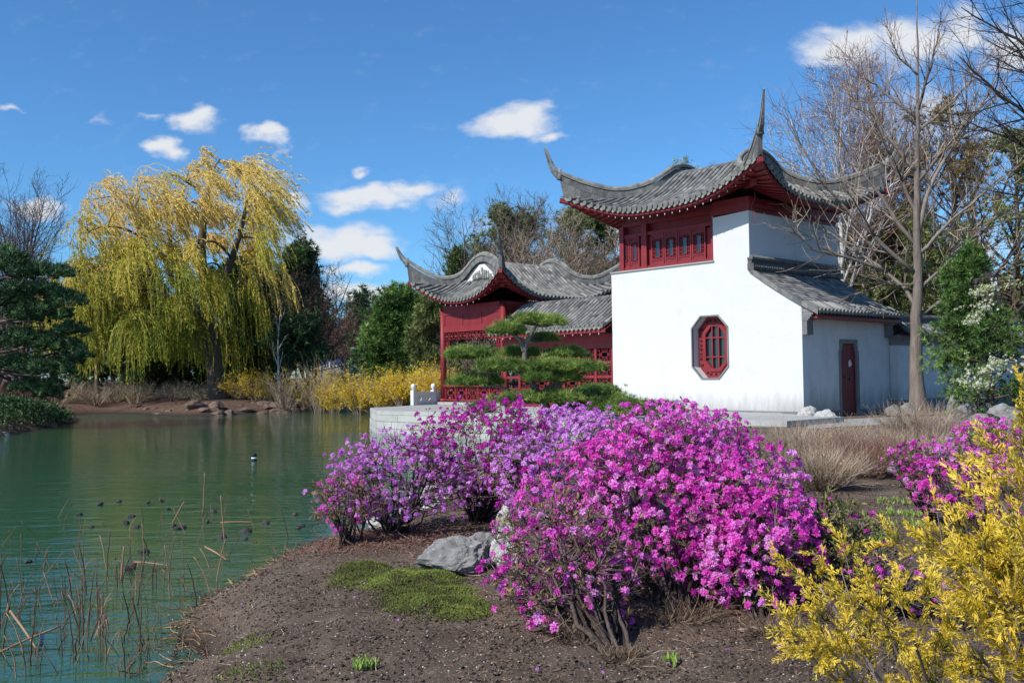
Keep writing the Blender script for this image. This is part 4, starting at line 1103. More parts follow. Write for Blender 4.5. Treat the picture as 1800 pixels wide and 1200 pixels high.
TUFTS = [needle_tuft(22, i, 1.25, .030) for i in range(3)]
TUFT_BIG = [needle_tuft(16, 20+i, 1.35, .075) for i in range(3)]
TRUSS = [truss(n, 40+n) for n in (4, 5, 6)]
def clump_leaves(n, seed, r=1.0, size=.4):
    """a handful of leaves in a ball"""
    rg = np.random.default_rng(seed); V = []; F = []; T = []
    for i in range(n):
        d = norm(rg.normal(size=(1, 3)))[0]; c = d*rg.uniform(.2, 1)*r; o = norm((d+rg.normal(0, .6, 3))[None])[0]; s = norm(np.cross(o, rg.normal(size=3))[None])[0]
        k = len(V); V += [c, c+o*size*.5+s*size*.22, c+o*size, c+o*size*.5-s*size*.22]; F.append((k, k+1, k+2, k+3)); T.append(rg.uniform(-.15, .15))
    return np.array(V), np.array(F), np.array(T)

def grow(P, R, rg, k, t0, t1, ang, ratio, rr, N, wob, trop, rmin=.003, angv=.25, lenfn=None, dens=None):
    """children branches from parent polylines P (B,N,3) with radii R; returns P2,R2"""
    B, n, _ = P.shape
    L = np.linalg.norm(np.diff(P, axis=1), axis=2).sum(1)
    t = (np.arange(k)+rg.uniform(0, 1, (B, k)))/k*(t1-t0)+t0
    f = t*(n-1); i = np.clip(f.astype(int), 0, n-2); w = (f-i)[..., None]
    bi = np.arange(B)[:, None]
    pos = P[bi, i]*(1-w)+P[bi, i+1]*w; r = R[bi, i]*(1-w[..., 0])+R[bi, i+1]*w[..., 0]
    T = norm(P[bi, i+1]-P[bi, i])
    az = (np.arange(k)*2.39996)[None]+rg.uniform(0, 6.283, (B, 1))+rg.uniform(-.5, .5, (B, k))
    ref = np.where(np.abs(T[..., 2:3]) < .9, np.array([0, 0, 1.]), np.array([1., 0, 0])); X = norm(np.cross(ref, T)); Y = np.cross(T, X)
    A = ang+rg.normal(0, angv, (B, k)); A = A[..., None]
    D = T*np.cos(A)+(X*np.cos(az)[..., None]+Y*np.sin(az)[..., None])*np.sin(A)
    ln = L[:, None]*ratio*rg.uniform(.7, 1.2, (B, k))
    if lenfn is not None: ln = ln*lenfn(t)
    pos = pos.reshape(-1, 3); D = D.reshape(-1, 3); ln = ln.ravel(); r = r.ravel()
    return polys(pos, D, ln, np.maximum(r*rr, rmin), rg, N, wob, trop, rmin)
def polys(pos, D, ln, r, rg, N, wob, trop, rmin=.003, taper=.25):
    m = len(pos); Q = np.empty((m, N, 3)); Q[:, 0] = pos; d = norm(D); st = (ln/(N-1))[:, None]
    for j in range(1, N):
        d = norm(d+rg.normal(0, wob, (m, 3))+np.asarray(trop)/(N-1)); Q[:, j] = Q[:, j-1]+d*st
    RR = r[:, None]*np.linspace(1, taper, N)[None]
    return Q, np.maximum(RR, rmin*.6)
def attach(T, nodes, nr, rg, N=5, up=.25, rend=.003, prefer=.6, bend=.12):
    """join each target to the nearest node (nodes nearer the root preferred)"""
    idx = np.empty(len(T), int)
    for s in range(0, len(T), 2000):
        d = T[s:s+2000, None]-nodes[None]; dist = np.linalg.norm(d, axis=2)-prefer*.0 + np.where(d[..., 2] < 0, -d[..., 2]*prefer, 0)
        idx[s:s+2000] = dist.argmin(1)
    A = nodes[idx]; L = np.linalg.norm(T-A, axis=1, keepdims=True)
    mid = (A+T)/2+rg.normal(0, 1, A.shape)*L*bend; mid[:, 2] -= (L*up)[:, 0]
    t = np.linspace(0, 1, N)[None, :, None]
    P = (1-t)**2*A[:, None]+2*t*(1-t)*mid[:, None]+t*t*T[:, None]
    r0_ = np.minimum(nr[idx]*.7, .004+.022*L[:, 0]**.8)
    R = r0_[:, None]*(1-np.linspace(0, 1, N))[None]+rend*np.linspace(0, 1, N)[None]
    return P, np.maximum(R, rend)
def nodes_of(P, R, k0=1): return P[:, k0:].reshape(-1, 3), R[:, k0:].reshape(-1)

# ------------------------------------------------------------------ bare and leafy trees
def bare_tree(name, label, loc, h, rg, r=.2, mt=m_bark, mtw=m_twig, spread=.8, limbs=9, levels=3, lean=(0, 0), up=.55, kk=(6, 6, 5), stems=1, t0=.25, group=None, cat='tree', twig_r=.008, ratio=.5, leaves=None, wob=.07, gnarl=.12, straight=True):
    root = thing(name, label, cat, loc, 0, group)
    tr = MB(); lb = MB(); tw = MB()
    if stems == 1:
        P, R = polys(np.array([[0, 0, -.15]]), np.array([[lean[0], lean[1], 1.]]), np.array([h*.98]), np.array([r]), rg, 14, .035 if straight else .1, (0, 0, .25), r*.06, .07)
    else:
        a = rg.uniform(0, 6.283, stems); tl = rg.uniform(.15, .6, stems)*spread
        D = np.stack([np.cos(a)*tl, np.sin(a)*tl, np.ones(stems)], -1); P, R = polys(np.stack([np.cos(a)*r*.6, np.sin(a)*r*.6, -.15+0*a], -1), D, h*rg.uniform(.8, 1.05, stems), np.full(stems, r), rg, 12, gnarl*.6, (0, 0, .3), r*.06, .08)
    # flare at the foot
    R[:, 0] *= 1.35; R[:, 1] *= 1.08
    tr.tubes(P, R, 12 if r > .12 else 8)
    lf = (lambda t: 1.25-.85*t)
    P1, R1 = grow(P, R, rg, limbs, t0, .95, spread, ratio, .55, 10, wob, (0, 0, up), .01, .18, lf)
    lb.tubes(P1, R1, 6, rg.uniform(.2, .8, len(P1)))
    P2, R2 = grow(P1, R1, rg, kk[0], .2, .98, .75, .48, .6, 7, gnarl, (0, 0, up*.7), twig_r, .25, lf)
    lb.tubes(P2, R2, 4, rg.uniform(.2, .8, len(P2)))
    allp = [P2]
    if levels > 2:
        P3, R3 = grow(P2, R2, rg, kk[1], .15, 1, .7, .5, .6, 5, gnarl, (0, 0, up*.5), twig_r*.7, .25)
        tw.tubes(P3, R3, 3, rg.uniform(0, 1, len(P3))); allp.append(P3)
    if levels > 3:
        P4, R4 = grow(P3, R3, rg, kk[2], .15, 1, .7, .6, .7, 4, gnarl, (0, 0, up*.3), twig_r*.5, .25)
        tw.tubes(P4, R4, 3, rg.uniform(0, 1, len(P4))); allp.append(P4)
    t_ = tr.build('trunk', mt, root); l_ = lb.build('limbs', mt if mt is not m_bark_pale else m_bark_pale, root); tw.build('twigs', mtw, root)
    if leaves:
        lm, sz, fr_ = leaves; Q = allp[-1][:, 1:].reshape(-1, 3); Q = Q[rg.random(len(Q)) < fr_]
        f = MB(); tp = clump_leaves(7, 3, 1.0, .8)
        f.inst(tp, Q, rotmats(rg.normal(size=Q.shape), rg.uniform(0, 6.28, len(Q))), sz*rg.uniform(.6, 1.3, len(Q)), rg.uniform(.1, .9, len(Q))); f.build('foliage', lm, root)
    return root

def conifer(name, label, loc, h, rg, wid, mn=m_pine, shape='round', dens=1.0, cat='tree', group=None, tuft=.35, base=.12, mt=m_bark, trunk_r=None, gap=.0, lean=0.0):
    """crown of needle tufts carried on whorled branches"""
    root = thing(name, label, cat, loc, 0, group)
    tr_r = trunk_r or h*.022
    P, R = polys(np.array([[0, 0, -.2]]), np.array([[lean, 0, 1.]]), np.array([h*.97]), np.array([tr_r]), rg, 14, .03, (0, 0, .3), tr_r*.1, .1)
    tr = MB(); tr.tubes(P, R, 10)
    nb = int(60*dens); t = rg.uniform(base, .97, nb)**.85; n = P.shape[1]; f = t*(n-1); i = np.clip(f.astype(int), 0, n-2); w_ = (f-i)[:, None]
    pos = P[0, i]*(1-w_)+P[0, i+1]*w_
    if shape == 'round': prof = wid/2*np.sqrt(np.clip(1-((t-.42)/.60)**2, .02, 1))
    elif shape == 'cone': prof = wid/2*np.clip(1.02-t, .05, 1)**.75
    else: prof = wid/2*np.where(t < .75, .8+.2*np.sin(t*9), 1.1*(1-t)/.25*.9+.1)
    a = np.arange(nb)*2.39996+rg.uniform(-.4, .4, nb)
    el = {'round': .25, 'cone': .05, 'pad': .12}[shape]+.9*t**2*(shape != 'cone')
    D = np.stack([np.cos(a)*np.cos(el), np.sin(a)*np.cos(el), np.sin(el)], -1)
    P1, R1 = polys(pos, D, prof*rg.uniform(.72, 1.12, nb), np.maximum(tr_r*.35*(1-t*.7), .02), rg, 7, .08, (0, 0, .35 if shape == 'round' else .1), .01)
    lb = MB(); lb.tubes(P1, R1, 5)
    P2, R2 = grow(P1, R1, rg, 7, .25, 1, .85, .42, .55, 4, .1, (0, 0, .25), .008, .3)
    lb.tubes(P2, R2, 3)
    Q = P2[:, 1:].reshape(-1, 3); Q = np.concatenate([Q, P1[:, 3:].reshape(-1, 3), P[0, -4:]])
    Q = Q+rg.normal(0, tuft*.35, Q.shape)
    reps = max(1, int(round(2.0*dens)))
    Q = np.concatenate([Q+rg.normal(0, tuft*.55, Q.shape) for _ in range(reps)])
    if gap > 0: Q = Q[vnoise(Q, .9, 3) > gap-.6]
    nd = MB(); out = Q-np.array([0, 0, h*.4]); out[:, 2] = np.abs(out[:, 2])*.4+.4
    base_t = np.clip(.5+.35*vnoise(Q, .7, 7), 0, 1)
    which = rg.integers(0, 3, len(Q))
    for j in range(3):
        m = which == j
        nd.inst(TUFT_BIG[j], Q[m], rotmats(norm(out[m])+rg.normal(0, .5, (m.sum(), 3)), rg.uniform(0, 6.28, m.sum())), tuft*rg.uniform(.7, 1.25, m.sum()), base_t[m]+rg.normal(0, .12, m.sum()))
    tr.build('trunk', mt, root); lb.build('branches', mt, root); nd.build('crown', mn, root)
    return root

# ------------------------------------------------------------------ rhododendron
def rhodo(name, label, base, cen, rad, n, rg, mp=m_petal, nl=400, ml=m_leaf_ol, low=.05, size=.050, stems=9, group='rhododendrons in flower on the bank', cat='flowering shrub', inner=.62, twigs=300, leafsz=.045, bulge=.16, cull=None):
    """base: world point; cen: crown centre (world); rad: radii of the crown"""
    root = thing(name, label, cat, tuple(base), 0, group)
    b = np.array(base); c = np.array(cen)-b; rad = np.array(rad)
    def sample(m, r0, r1):
        out = []
        while len(out) < m:
            d = norm(rg.normal(size=(m*3, 3)))
            k = 1+bulge*vnoise(d+5, 2.4, int(n) % 97, 2)*1.6
            p = c+d*rad*(k*rg.uniform(r0, r1, len(d)))[:, None]
            w = p+b
            ok = p[:, 2] > low+hgt(w[:, 0], w[:, 1])-b[2]+.0
            if cull is not None: ok &= cull(w)
            out += list(zip(p[ok], d[ok]))
        out = out[:m]
        return np.array([o[0] for o in out]), np.array([o[1] for o in out])
    # boughs
    T1, _ = sample(stems*3, .45, .7)
    s0 = rg.normal(0, .035, (stems, 3)); s0[:, 2] = -.05
    A = s0[np.arange(len(T1)) % stems]
    mid = A*.35+T1*.65; mid[:, 2] = A[:, 2]*.55+T1[:, 2]*.45; mid += rg.normal(0, .05, mid.shape)
    t = np.linspace(0, 1, 9)[None, :, None]
    P1 = (1-t)**2*A[:, None]+2*t*(1-t)*mid[:, None]+t*t*T1[:, None]
    P1[:, 1:-1] += rg.normal(0, .012, P1[:, 1:-1].shape)
    R1 = np.linspace(.017, .005, 9)[None]*rg.uniform(.7, 1.25, (len(P1), 1))*(.75+.4*rad.mean())
    st = MB(); st.tubes(P1, R1, 6, rg.uniform(.1, .8, len(P1)))
    nd, nr = nodes_of(P1, R1, 3)
    T2, _ = sample(max(40, n//7), .6, .9)
    P2, R2 = attach(T2, nd, nr, rg, 6, .12, .0035, 1.5)
    st.tubes(P2, R2, 5, rg.uniform(.1, .9, len(P2)))
    nd2, nr2 = nodes_of(P2, R2, 2)
    Tf, df = sample(n, inner, 1.02)
    if n > 100:      # uneven: some stretches carry few flowers
        kp = rg.random(len(Tf)) < np.clip(.80+1.5*vnoise(Tf, 3.4, int(n) % 89, 2), .22, 1); Tf, df = Tf[kp], df[kp]; n = len(Tf)
    P3, R3 = attach(Tf, nd2, nr2, rg, 4, .05, .0018, 1.2)
    tw = MB(); tw.tubes(P3, R3, 3, rg.uniform(0, 1, len(P3)))
    Tt, _ = sample(twigs, .5, 1.08)
    P4, R4 = attach(Tt, nd2, nr2, rg, 4, .0, .0013, 1.2)
    tw.tubes(P4, R4, 3, rg.uniform(0, 1, len(P4)))
    stems_o = st.build('stems', m_stem, root); tw.build('twigs', m_twig, root)
    fl = MB(); which = rg.integers(0, 3, n)
    o = norm(df*.8+np.array([0, 0, .55])+rg.normal(0, .35, df.shape))
    tint = np.clip(.5+.22*vnoise(Tf, 3.0, 9)+rg.normal(0, .19, n), 0, 1)
    for j in range(3):
        m = which == j
        fl.inst(TRUSS[j], Tf[m]+o[m]*size*.35, rotmats(o[m], rg.uniform(0, 6.28, m.sum())), size*rg.uniform(.50, 1.18, m.sum()), tint[m])
    fl.build('blossom', mp, root)
    # leaves: whorls on twig ends and buds
    lf = MB(); ends = np.concatenate([P4[:, -1], P4[:, 2], P3[:, 2]]); ends = ends[rg.permutation(len(ends))[:max(1, nl//3)]]
    m = len(ends)
    for _ in range(3):
        o2 = norm(rg.normal(0, .8, (m, 3))+np.array([0, 0, .6]))
        lf.inst(LEAFN if rg.random() < .3 else LEAF, ends+rg.normal(0, .006, ends.shape), rotmats(o2, rg.uniform(0, 6.28, m)), leafsz*rg.uniform(.55, 1.25, m), rg.uniform(0, 1, m))
    lf.build('leaves', ml, root)
    return root

# ------------------------------------------------------------------ rocks
def ico(sub):
    import bmesh
    bm = bmesh.new(); bmesh.ops.create_icosphere(bm, subdivisions=sub, radius=1)
    V = np.array([v.co[:] for v in bm.verts]); F = np.array([[v.index for v in f.verts] for f in bm.faces]); bm.free(); return V, F
ICO = {k: ico(k) for k in (2, 3, 4, 5)}
def rock(name, label, loc, size, seed, mt=m_rock, sub=4, rz=0.0, group=None, cuts=9, rough=.10, cat='rock', sink=.25):
    V, F = ICO[sub]; V = V.copy(); rg = np.random.default_rng(seed)
    for i in range(cuts):
        n_ = norm(rg.normal(size=(1, 3)))[0]; d = rg.uniform(.52, .85); k = V@n_-d; V -= np.outer(np.maximum(k, 0)*.92, n_)
    N0 = norm(V); rd = 1-2*np.abs(vnoise(V, 2.2, seed+4, 3))
    V = V+N0*(rough*(vnoise(V, 1.5, seed, 2)+.75*rd-.35+.30*vnoise(V, 5, seed+2, 3)+.16*vnoise(V, 15, seed+3, 2)))[:, None]
    V = V*np.array(size)*.5*1.15
    V[:, 2] += size[2]*(.5-sink)
    m = MB(); m.add(V, F, .5, False); o = m.build(name, mt)
    o.location = loc; o.rotation_euler = (0, 0, rz)
    return tag(o, label, cat, group)
#PLACE
# ================================================================== PLANTING
def spot(px, Y, sink=0.0):
    p = at(px, 660, Y); return (p.x, Y, gz(p.x, Y)-sink)
def hgt_px(px, ytop, Y, z0):   # height of something whose top shows at row ytop
    return at(px, ytop, Y).z-z0
def resample(P, n):
    P = np.asarray(P, float); s = np.r_[0, np.cumsum(np.linalg.norm(np.diff(P, axis=0), axis=1))]; t = np.linspace(0, s[-1], n)
    Q = np.stack([np.interp(t, s, P[:, k]) for k in range(3)], -1)
    for _ in range(2): Q[1:-1] = (Q[:-2]+2*Q[1:-1]+Q[2:])/4
    return Q
def limb_tree(name, label, Y, trunk, limbs, rg, r0=.2, mt=m_bark_grey, mtw=m_twig, k1=9, k2=6, dz=1.6, lr=.5, trop=(0, 0, .5), twr=.007, ztrunk=None, extra=0):
    p0 = at(trunk[0][0], trunk[0][1], Y); base = Vector((p0.x, Y, ztrunk if ztrunk is not None else gz(p0.x, Y)))
    root = thing(name, label, 'tree', base, 0)
    T = resample([np.array(at(px, py, Y)-base) for px, py in trunk], 26)
    T[0, 2] = min(T[0, 2], -.15)
    R = r0*(1-.965*np.linspace(0, 1, 26)**.58); R[0] *= 1.35; R[1] *= 1.15
    T = T+np.concatenate([np.zeros((3, 3)), rg.normal(0, .015, (23, 3))])
    tr = MB(); tr.tubes(T[None], R[None], 16); tr.build('trunk', mt, root)
    Ls = []; Rs = []
    for L in limbs:
        q = np.array([at(px, py, Y)-base for px, py in L]); n = len(q)
        ln = np.linalg.norm(q[-1]-q[0]); dd = rg.uniform(-1, 1)*dz*ln/4
        # depth shift keeps each point on its own line of sight as it recedes
        out = []
        for (px, py), s in zip(L, np.linspace(0, 1, n)): out.append(np.array(at(px, py, Y+dd*s)-base))
        q = resample(out, 12); q[1:] += rg.normal(0, .02, (11, 3))
        Ls.append(q); Rs.append(np.linspace(1, .18, 12)*min(lr*r0, .013*ln+.010))
    Ls = np.array(Ls); Rs = np.array(Rs)
    lb = MB()
    for l_, r_ in zip(Ls, Rs):
        m = MB(); m.tubes(l_[None], r_[None], 9, rg.uniform(.3, .8)); m.build('limb', mt, root)
    if extra:
        Pe, Re = grow(T[None, 6:], R[None, 6:], rg, extra, .1, .97, .75, .26, .4, 12, .05, trop, .01, .15, lambda t: 1.25-.8*t)
        lb.tubes(Pe, Re, 6, rg.uniform(.2, .8, len(Pe))); Ls = np.concatenate([Ls, Pe]); Rs = np.concatenate([Rs, Re])
    P2, R2 = grow(Ls, Rs, rg, k1, .12, .98, .65, .42, .6, 8, .07, trop, twr*1.4, .2, lambda t: 1.2-.7*t)
    lb.tubes(P2, R2, 5, rg.uniform(.1, .9, len(P2)))
    P3, R3 = grow(P2, R2, rg, k2, .12, 1, .6, .45, .6, 5, .09, trop, twr, .25)
    tw = MB(); tw.tubes(P3, R3, 3, rg.uniform(0, 1, len(P3)))
    lb.build('branches', mt, root); tw.build('twigs', mtw, root)
    return root

# ---- bare tree in front of the house
rg = np.random.default_rng(11)
limb_tree('bare_tree', 'tall leafless tree with grey ringed trunk in front of the garden wall', 28.3,
    [(1617, 738), (1611, 690), (1610, 640), (1611, 555), (1615, 470), (1611, 350), (1613, 200), (1612, 80), (1612, -15)],
    [[(1618, 560), (1593, 499), (1553, 475), (1505, 443), (1447, 400), (1388, 376), (1375, 350)],
     [(1606, 478), (1553, 432), (1500, 384), (1460, 333), (1420, 291), (1404, 240), (1378, 190)],
     [(1612, 434), (1580, 397), (1553, 347), (1511, 299), (1468, 240), (1450, 190)],
     [(1615, 556), (1660, 525), (1700, 496), (1800, 440)],
     [(1617, 506), (1660, 467), (1700, 427), (1760, 370)],
     [(1617, 446), (1660, 397), (1700, 363), (1790, 290)],
     [(1615, 412), (1633, 315), (1679, 253), (1740, 160), (1790, 70)],
     [(1560, 478), (1500, 452), (1441, 445), (1393, 413), (1380, 381)],
     [(1613, 132), (1575, 96), (1557, 31)], [(1612, 209), (1544, 153), (1506, 119), (1471, 80)],
     [(1613, 194), (1640, 100), (1655, 23)], [(1614, 232), (1690, 165), (1743, 96)],
     [(1610, 300), (1560, 240), (1500, 170), (1450, 120)], [(1614, 320), (1670, 250), (1720, 190), (1770, 150)],
     [(1608, 500), (1560, 500), (1510, 480), (1470, 470)], [(1613, 380), (1575, 300), (1545, 220), (1530, 150)]],
    rg, r0=.265, lr=.26, k1=12, k2=6, twr=.008, mtw=m_twig_pale, trop=(0, 0, .35))
# ---- dark branches reaching in from the upper right
rg = np.random.default_rng(12)
limb_tree('dark_bare_tree', 'dark leafless tree whose branches reach in at the upper right corner', 20,
    [(1990, 790), (1985, 600), (1975, 400), (1960, 200), (1950, 60), (1945, -120)],
    [[(1968, 330), (1880, 250), (1800, 200), (1730, 150), (1690, 100)], [(1955, 180), (1860, 130), (1780, 60), (1690, 15)],
     [(1952, 110), (1880, 30), (1800, -10), (1720, -60)], [(1972, 400), (1890, 340), (1800, 250), (1740, 230), (1690, 210)],
     [(1960, 260), (1870, 190), (1800, 110), (1750, 40)], [(1975, 460), (1890, 420), (1820, 360), (1770, 350)]],
    rg, r0=.22, k1=14, k2=8, mt=m_twig_dark, mtw=m_twig_dark, twr=.006, dz=1.0, trop=(-.2, 0, .2), ztrunk=.6)
# ---- trees behind the house, right
def bt(name, label, px, ytop, Y, seed, **k):
    s = spot(px, Y); return bare_tree(name, label, s, hgt_px(px, ytop, Y, s[2]), np.random.default_rng(seed), **k)
def cf(name, label, px, ytop, Y, wpx, seed, **k):
    s = spot(px, Y); return conifer(name, label, s, hgt_px(px, ytop, Y, s[2]), np.random.default_rng(seed), wpx/F_PX*Y, **k)
G = 'trees behind the house'
bt('birch_tree', 'leafless birch with white limbs and reddish twigs right of the tower roof', 1478, 130, 44, 21, mt=m_bark_pale, mtw=m_twig_red, r=.17, limbs=28, spread=.65, kk=(10, 9, 4), up=.3, group=G, twig_r=.013, ratio=.46)
bt('birch_tree', 'white stemmed birch behind the tall bare tree', 1535, 120, 47, 22, mt=m_bark_pale, mtw=m_twig_red, r=.17, limbs=22, spread=.5, kk=(9, 8, 4), up=.5, group=G, twig_r=.012, ratio=.38)
bt('rusty_twigged_tree', 'fine rust brown crowned tree highest behind the tall bare tree', 1580, 60, 54, 23, mt=m_twig_red, mtw=m_twig_red, r=.2, limbs=26, spread=.8, kk=(9, 8, 4), up=.3, group=G, twig_r=.013, ratio=.26)
cf('larch_tree', 'bronze green larch behind the low side roof', 1560, 215, 50, 230, 24, mn=m_pine_brown, shape='round', dens=1.0, group=G, gap=.58, tuft=.28)
cf('larch_tree', 'bronze green larch between the bare tree trunk and the green pine', 1670, 200, 48, 240, 25, mn=m_pine_brown, shape='round', dens=1.0, group=G, gap=.58, tuft=.28)
cf('larch_tree', 'bronze green larch at the right edge above the green pine', 1785, 230, 46, 220, 26, mn=m_pine_grey, shape='round', dens=1.2, group=G, gap=.58, tuft=.28)
bt('leafless_tree', 'dark leafless tree leaning behind the green pine at the right edge', 1790, 190, 38, 27, mt=m_twig_dark, mtw=m_twig, r=.14, limbs=12, spread=.8, group=G, lean=(-.12, 0))
bt('leafless_tree', 'leafless tree rising between the birch and the larch', 1640, 150, 60, 28, mt=m_bark, mtw=m_twig_red, r=.18, limbs=18, spread=.6, kk=(7, 6, 4), group=G, twig_r=.014)
bt('leafless_tree', 'leafless tree with grey twigs at the far right behind the dark branches', 1730, 120, 62, 29, mt=m_bark, mtw=m_twig, r=.2, limbs=18, spread=.6, kk=(7, 6, 4), group=G, twig_r=.014)
cf('larch_tree', 'low bronze green conifer behind the garden wall coping', 1600, 400, 46, 230, 30, mn=m_pine_grey, shape='round', dens=1.1, group=G, gap=.35)
cf('larch_tree', 'bronze conifer filling the gap left of the bare tree above the side roof', 1500, 330, 49, 150, 34, mn=m_pine_brown, shape='round', dens=1.0, group=G, gap=.4, tuft=.34)
cf('green_pine', 'bright green pine at the right edge behind the white blossom', 1742, 405, 25.5, 215, 31, mn=m_pine_mid, shape='cone', dens=1.15, tuft=.17, base=.10, gap=.42)
# pointed tip just over the tower roof
bt('young_poplar', 'thin pale green leafing tree top showing over the tower roof', 1160, 262, 50, 32, mt=m_bark, mtw=m_twig, r=.12, limbs=26, spread=.45, kk=(6, 4, 4), ratio=.17, t0=.5, leaves=(m_newleaf, .12, .25))
bt('leafless_tree', 'leafless tree top just showing right of the tower roof ridge hump', 1230, 285, 60, 33, r=.12, limbs=16, spread=.5, ratio=.2, t0=.5)
# ---- wood behind the pavilion
G = 'trees behind the pavilion'
for i, (nm, lb, px, yt, Y, kind, wd) in enumerate([
    ('leafless_tree', 'fine grey leafless tree left in the wood behind the pavilion', 830, 372, 60, 'b', 0),
    ('leafless_tree', 'leafless tree above the near horn of the pavilion roof', 905, 362, 62, 'b', 0),
    ('leafless_tree', 'leafless tree above the far hump of the pavilion roof', 950, 368, 58, 'b', 0),
    ('leafless_tree', 'tangled leafless tree beside the upper red windows', 1030, 395, 56, 'b', 0),
    ('leafless_tree', 'low tangled leafless tree right above the low tiled gallery', 1075, 400, 54, 'b', 0),
    ('leafless_tree', 'pale twigged small tree between the pavilion roof humps', 985, 410, 52, 'b', 0),
    ('olive_pine', 'olive green pine behind the pavilion gable', 880, 372, 66, 'o', 150),
    ('olive_pine', 'olive green pine above the middle of the pavilion roof', 950, 388, 68, 'o', 160),
    ('olive_pine', 'small spired pine left of the pavilion gable', 785, 425, 60, 'c', 110),
    ('olive_pine', 'dark green pine beside the upper red windows', 1020, 378, 64, 'o', 150),
    ('olive_pine', 'green pine showing under the left eave of the tower roof', 1075, 385, 66, 'm', 110)]):
    if kind == 'b': bt(nm, lb, px, yt, Y, 40+i, r=.14, limbs=16, spread=.7, kk=(8, 7, 4), group=G, twig_r=.013, mtw=m_twig_pale if i in (3, 4, 5) else m_twig, stems=3 if i in (3, 4, 5) else 1)
    else: cf(nm, lb, px, yt, Y, wd, 40+i, mn={'o': m_pine_grey, 'c': m_pine_mid, 'm': m_pine_mid}[kind], shape='cone' if kind == 'c' else 'round', dens=1.2, group=G, gap=.35)
# ---- between the willow and the pavilion
cf('round_pine', 'big round bright green pine left of the pavilion', 700, 528, 54, 128, 60, mn=m_pine_mid, shape='round', dens=1.4, base=.06, tuft=.36)
cf('round_pine', 'narrow green pine tip close left of the pavilion roof corner', 735, 512, 58, 60, 61, mn=m_pine_mid, shape='cone', dens=.8, tuft=.36)
cf('grey_green_pine', 'loose grey green pine directly left of the pavilion column', 778, 528, 49, 100, 62, mn=m_pine_grey, shape='round', dens=.8, gap=.3, base=.1)
bt('grey_shrub_tree', 'grey tangled leafless bush seen through the open pavilion', 835, 575, 47, 63, stems=5, r=.06, limbs=10, spread=.8, mtw=m_twig_pale, kk=(8, 6, 4))
bt('grey_shrub_tree', 'olive tangled bush right through the pavilion opening', 870, 600, 50, 64, stems=5, r=.06, limbs=10, spread=.8, mtw=m_twig, leaves=(m_pine_grey, .14, .3))
bt('leafless_tree', 'fan shaped leafless tree left of the round green pine', 548, 470, 63, 65, stems=7, r=.12, limbs=9, spread=.95, mt=m_bark, mtw=m_twig_red, kk=(7, 5, 4), twig_r=.014, up=.4)
bt('leafless_tree', 'low leafless tree beside the blue canopy', 615, 560, 78, 66, stems=4, r=.08, limbs=10, spread=.8, mtw=m_twig_red, kk=(8, 6, 4), twig_r=.018)
bt('leafless_tree', 'distant leafless tree behind the blue canopy', 585, 520, 92, 67, r=.16, limbs=16, mtw=m_twig_red, kk=(8, 6, 4), twig_r=.02)
cf('black_pine', 'dark rounded pine right behind the willow', 503, 428, 68, 96, 68, mn=m_pine, shape='round', dens=1.1, tuft=.45)
cf('black_pine', 'dark low branched pine with gnarled trunk right of the birch', 520, 560, 60, 120, 69, mn=m_pine, shape='pad', dens=.45, tuft=.4, base=.35)
bt('birch_tree', 'slender white birch at the right side of the willow', 487, 515, 58, 70, mt=m_bark_pale, mtw=m_twig, r=.085, limbs=7, spread=.4, lean=(.06, 0), kk=(4, 4, 4), ratio=.25)
G = 'dark conifers behind the willow'
for i, (px, yt, wd, lb) in enumerate([(455, 430, 110, 'right of its trunk'), (395, 470, 120, 'straight behind its trunk'), (330, 520, 110, 'left of its trunk'), (260, 500, 120, 'under its left boughs'), (200, 470, 120, 'at its left edge'), (150, 520, 110, 'beside the spreading pine')]):
    cf('dark_conifer', 'dark conifer behind the willow, '+lb, px, yt, 69+i % 3*3, wd, 80+i, mn=m_pine, shape='round' if i % 2 else 'cone', dens=.9, tuft=.5, group=G, base=.03)
bt('leafless_tree', 'upright leafless tree left of the willow', 50, 322, 72, 90, r=.2, limbs=12, spread=.5, mtw=m_twig_red, kk=(7, 6, 4), twig_r=.016, stems=4)
bt('leafless_tree', 'low grey tangled tree between the spreading pine and the willow', 170, 425, 66, 91, r=.16, limbs=14, spread=.9, kk=(9, 7, 4), twig_r=.016, mtw=m_twig, up=.2)
bt('leafless_tree', 'low grey tangled tree directly above the spreading pine', 95, 440, 68, 92, r=.16, limbs=14, spread=.9, kk=(9, 7, 4), twig_r=.016, mtw=m_twig, up=.2)
bt('leafless_tree', 'leafless tree at the left edge above the spreading pine', 0, 350, 74, 93, r=.2, limbs=14, spread=.55, kk=(7, 6, 4), twig_r=.016, stems=3)
# a screen of distant woodland closes the garden all round
G = 'distant woodland trees'
rgd = np.random.default_rng(99)
fa = conifer('distant_conifer', 'distant dark conifer in the woodland belt round the garden', spot(-60, 96), 9, np.random.default_rng(100), 6, mn=m_pine, shape='cone', dens=.7, tuft=.6, group=G, base=.03)
fb = bare_tree('distant_leafless_tree', 'distant leafless tree in the woodland belt round the garden', spot(30, 100), 9, np.random.default_rng(101), r=.16, limbs=14, kk=(7, 5, 4), twig_r=.02, mtw=m_twig_red, group=G)
for px in list(range(-200, 900, 38))+list(range(1300, 2050, 60)):
    Y = rgd.uniform(84, 112) if px < 1000 else rgd.uniform(66, 90); s = spot(px+rgd.uniform(-12, 12), Y, .1)
    if 560 < px < 680 and rgd.random() < .35: continue
    dup(fa if rgd.random() < .45 else fb, s, rgd.uniform(0, 6.28), rgd.uniform(.7, 1.15))

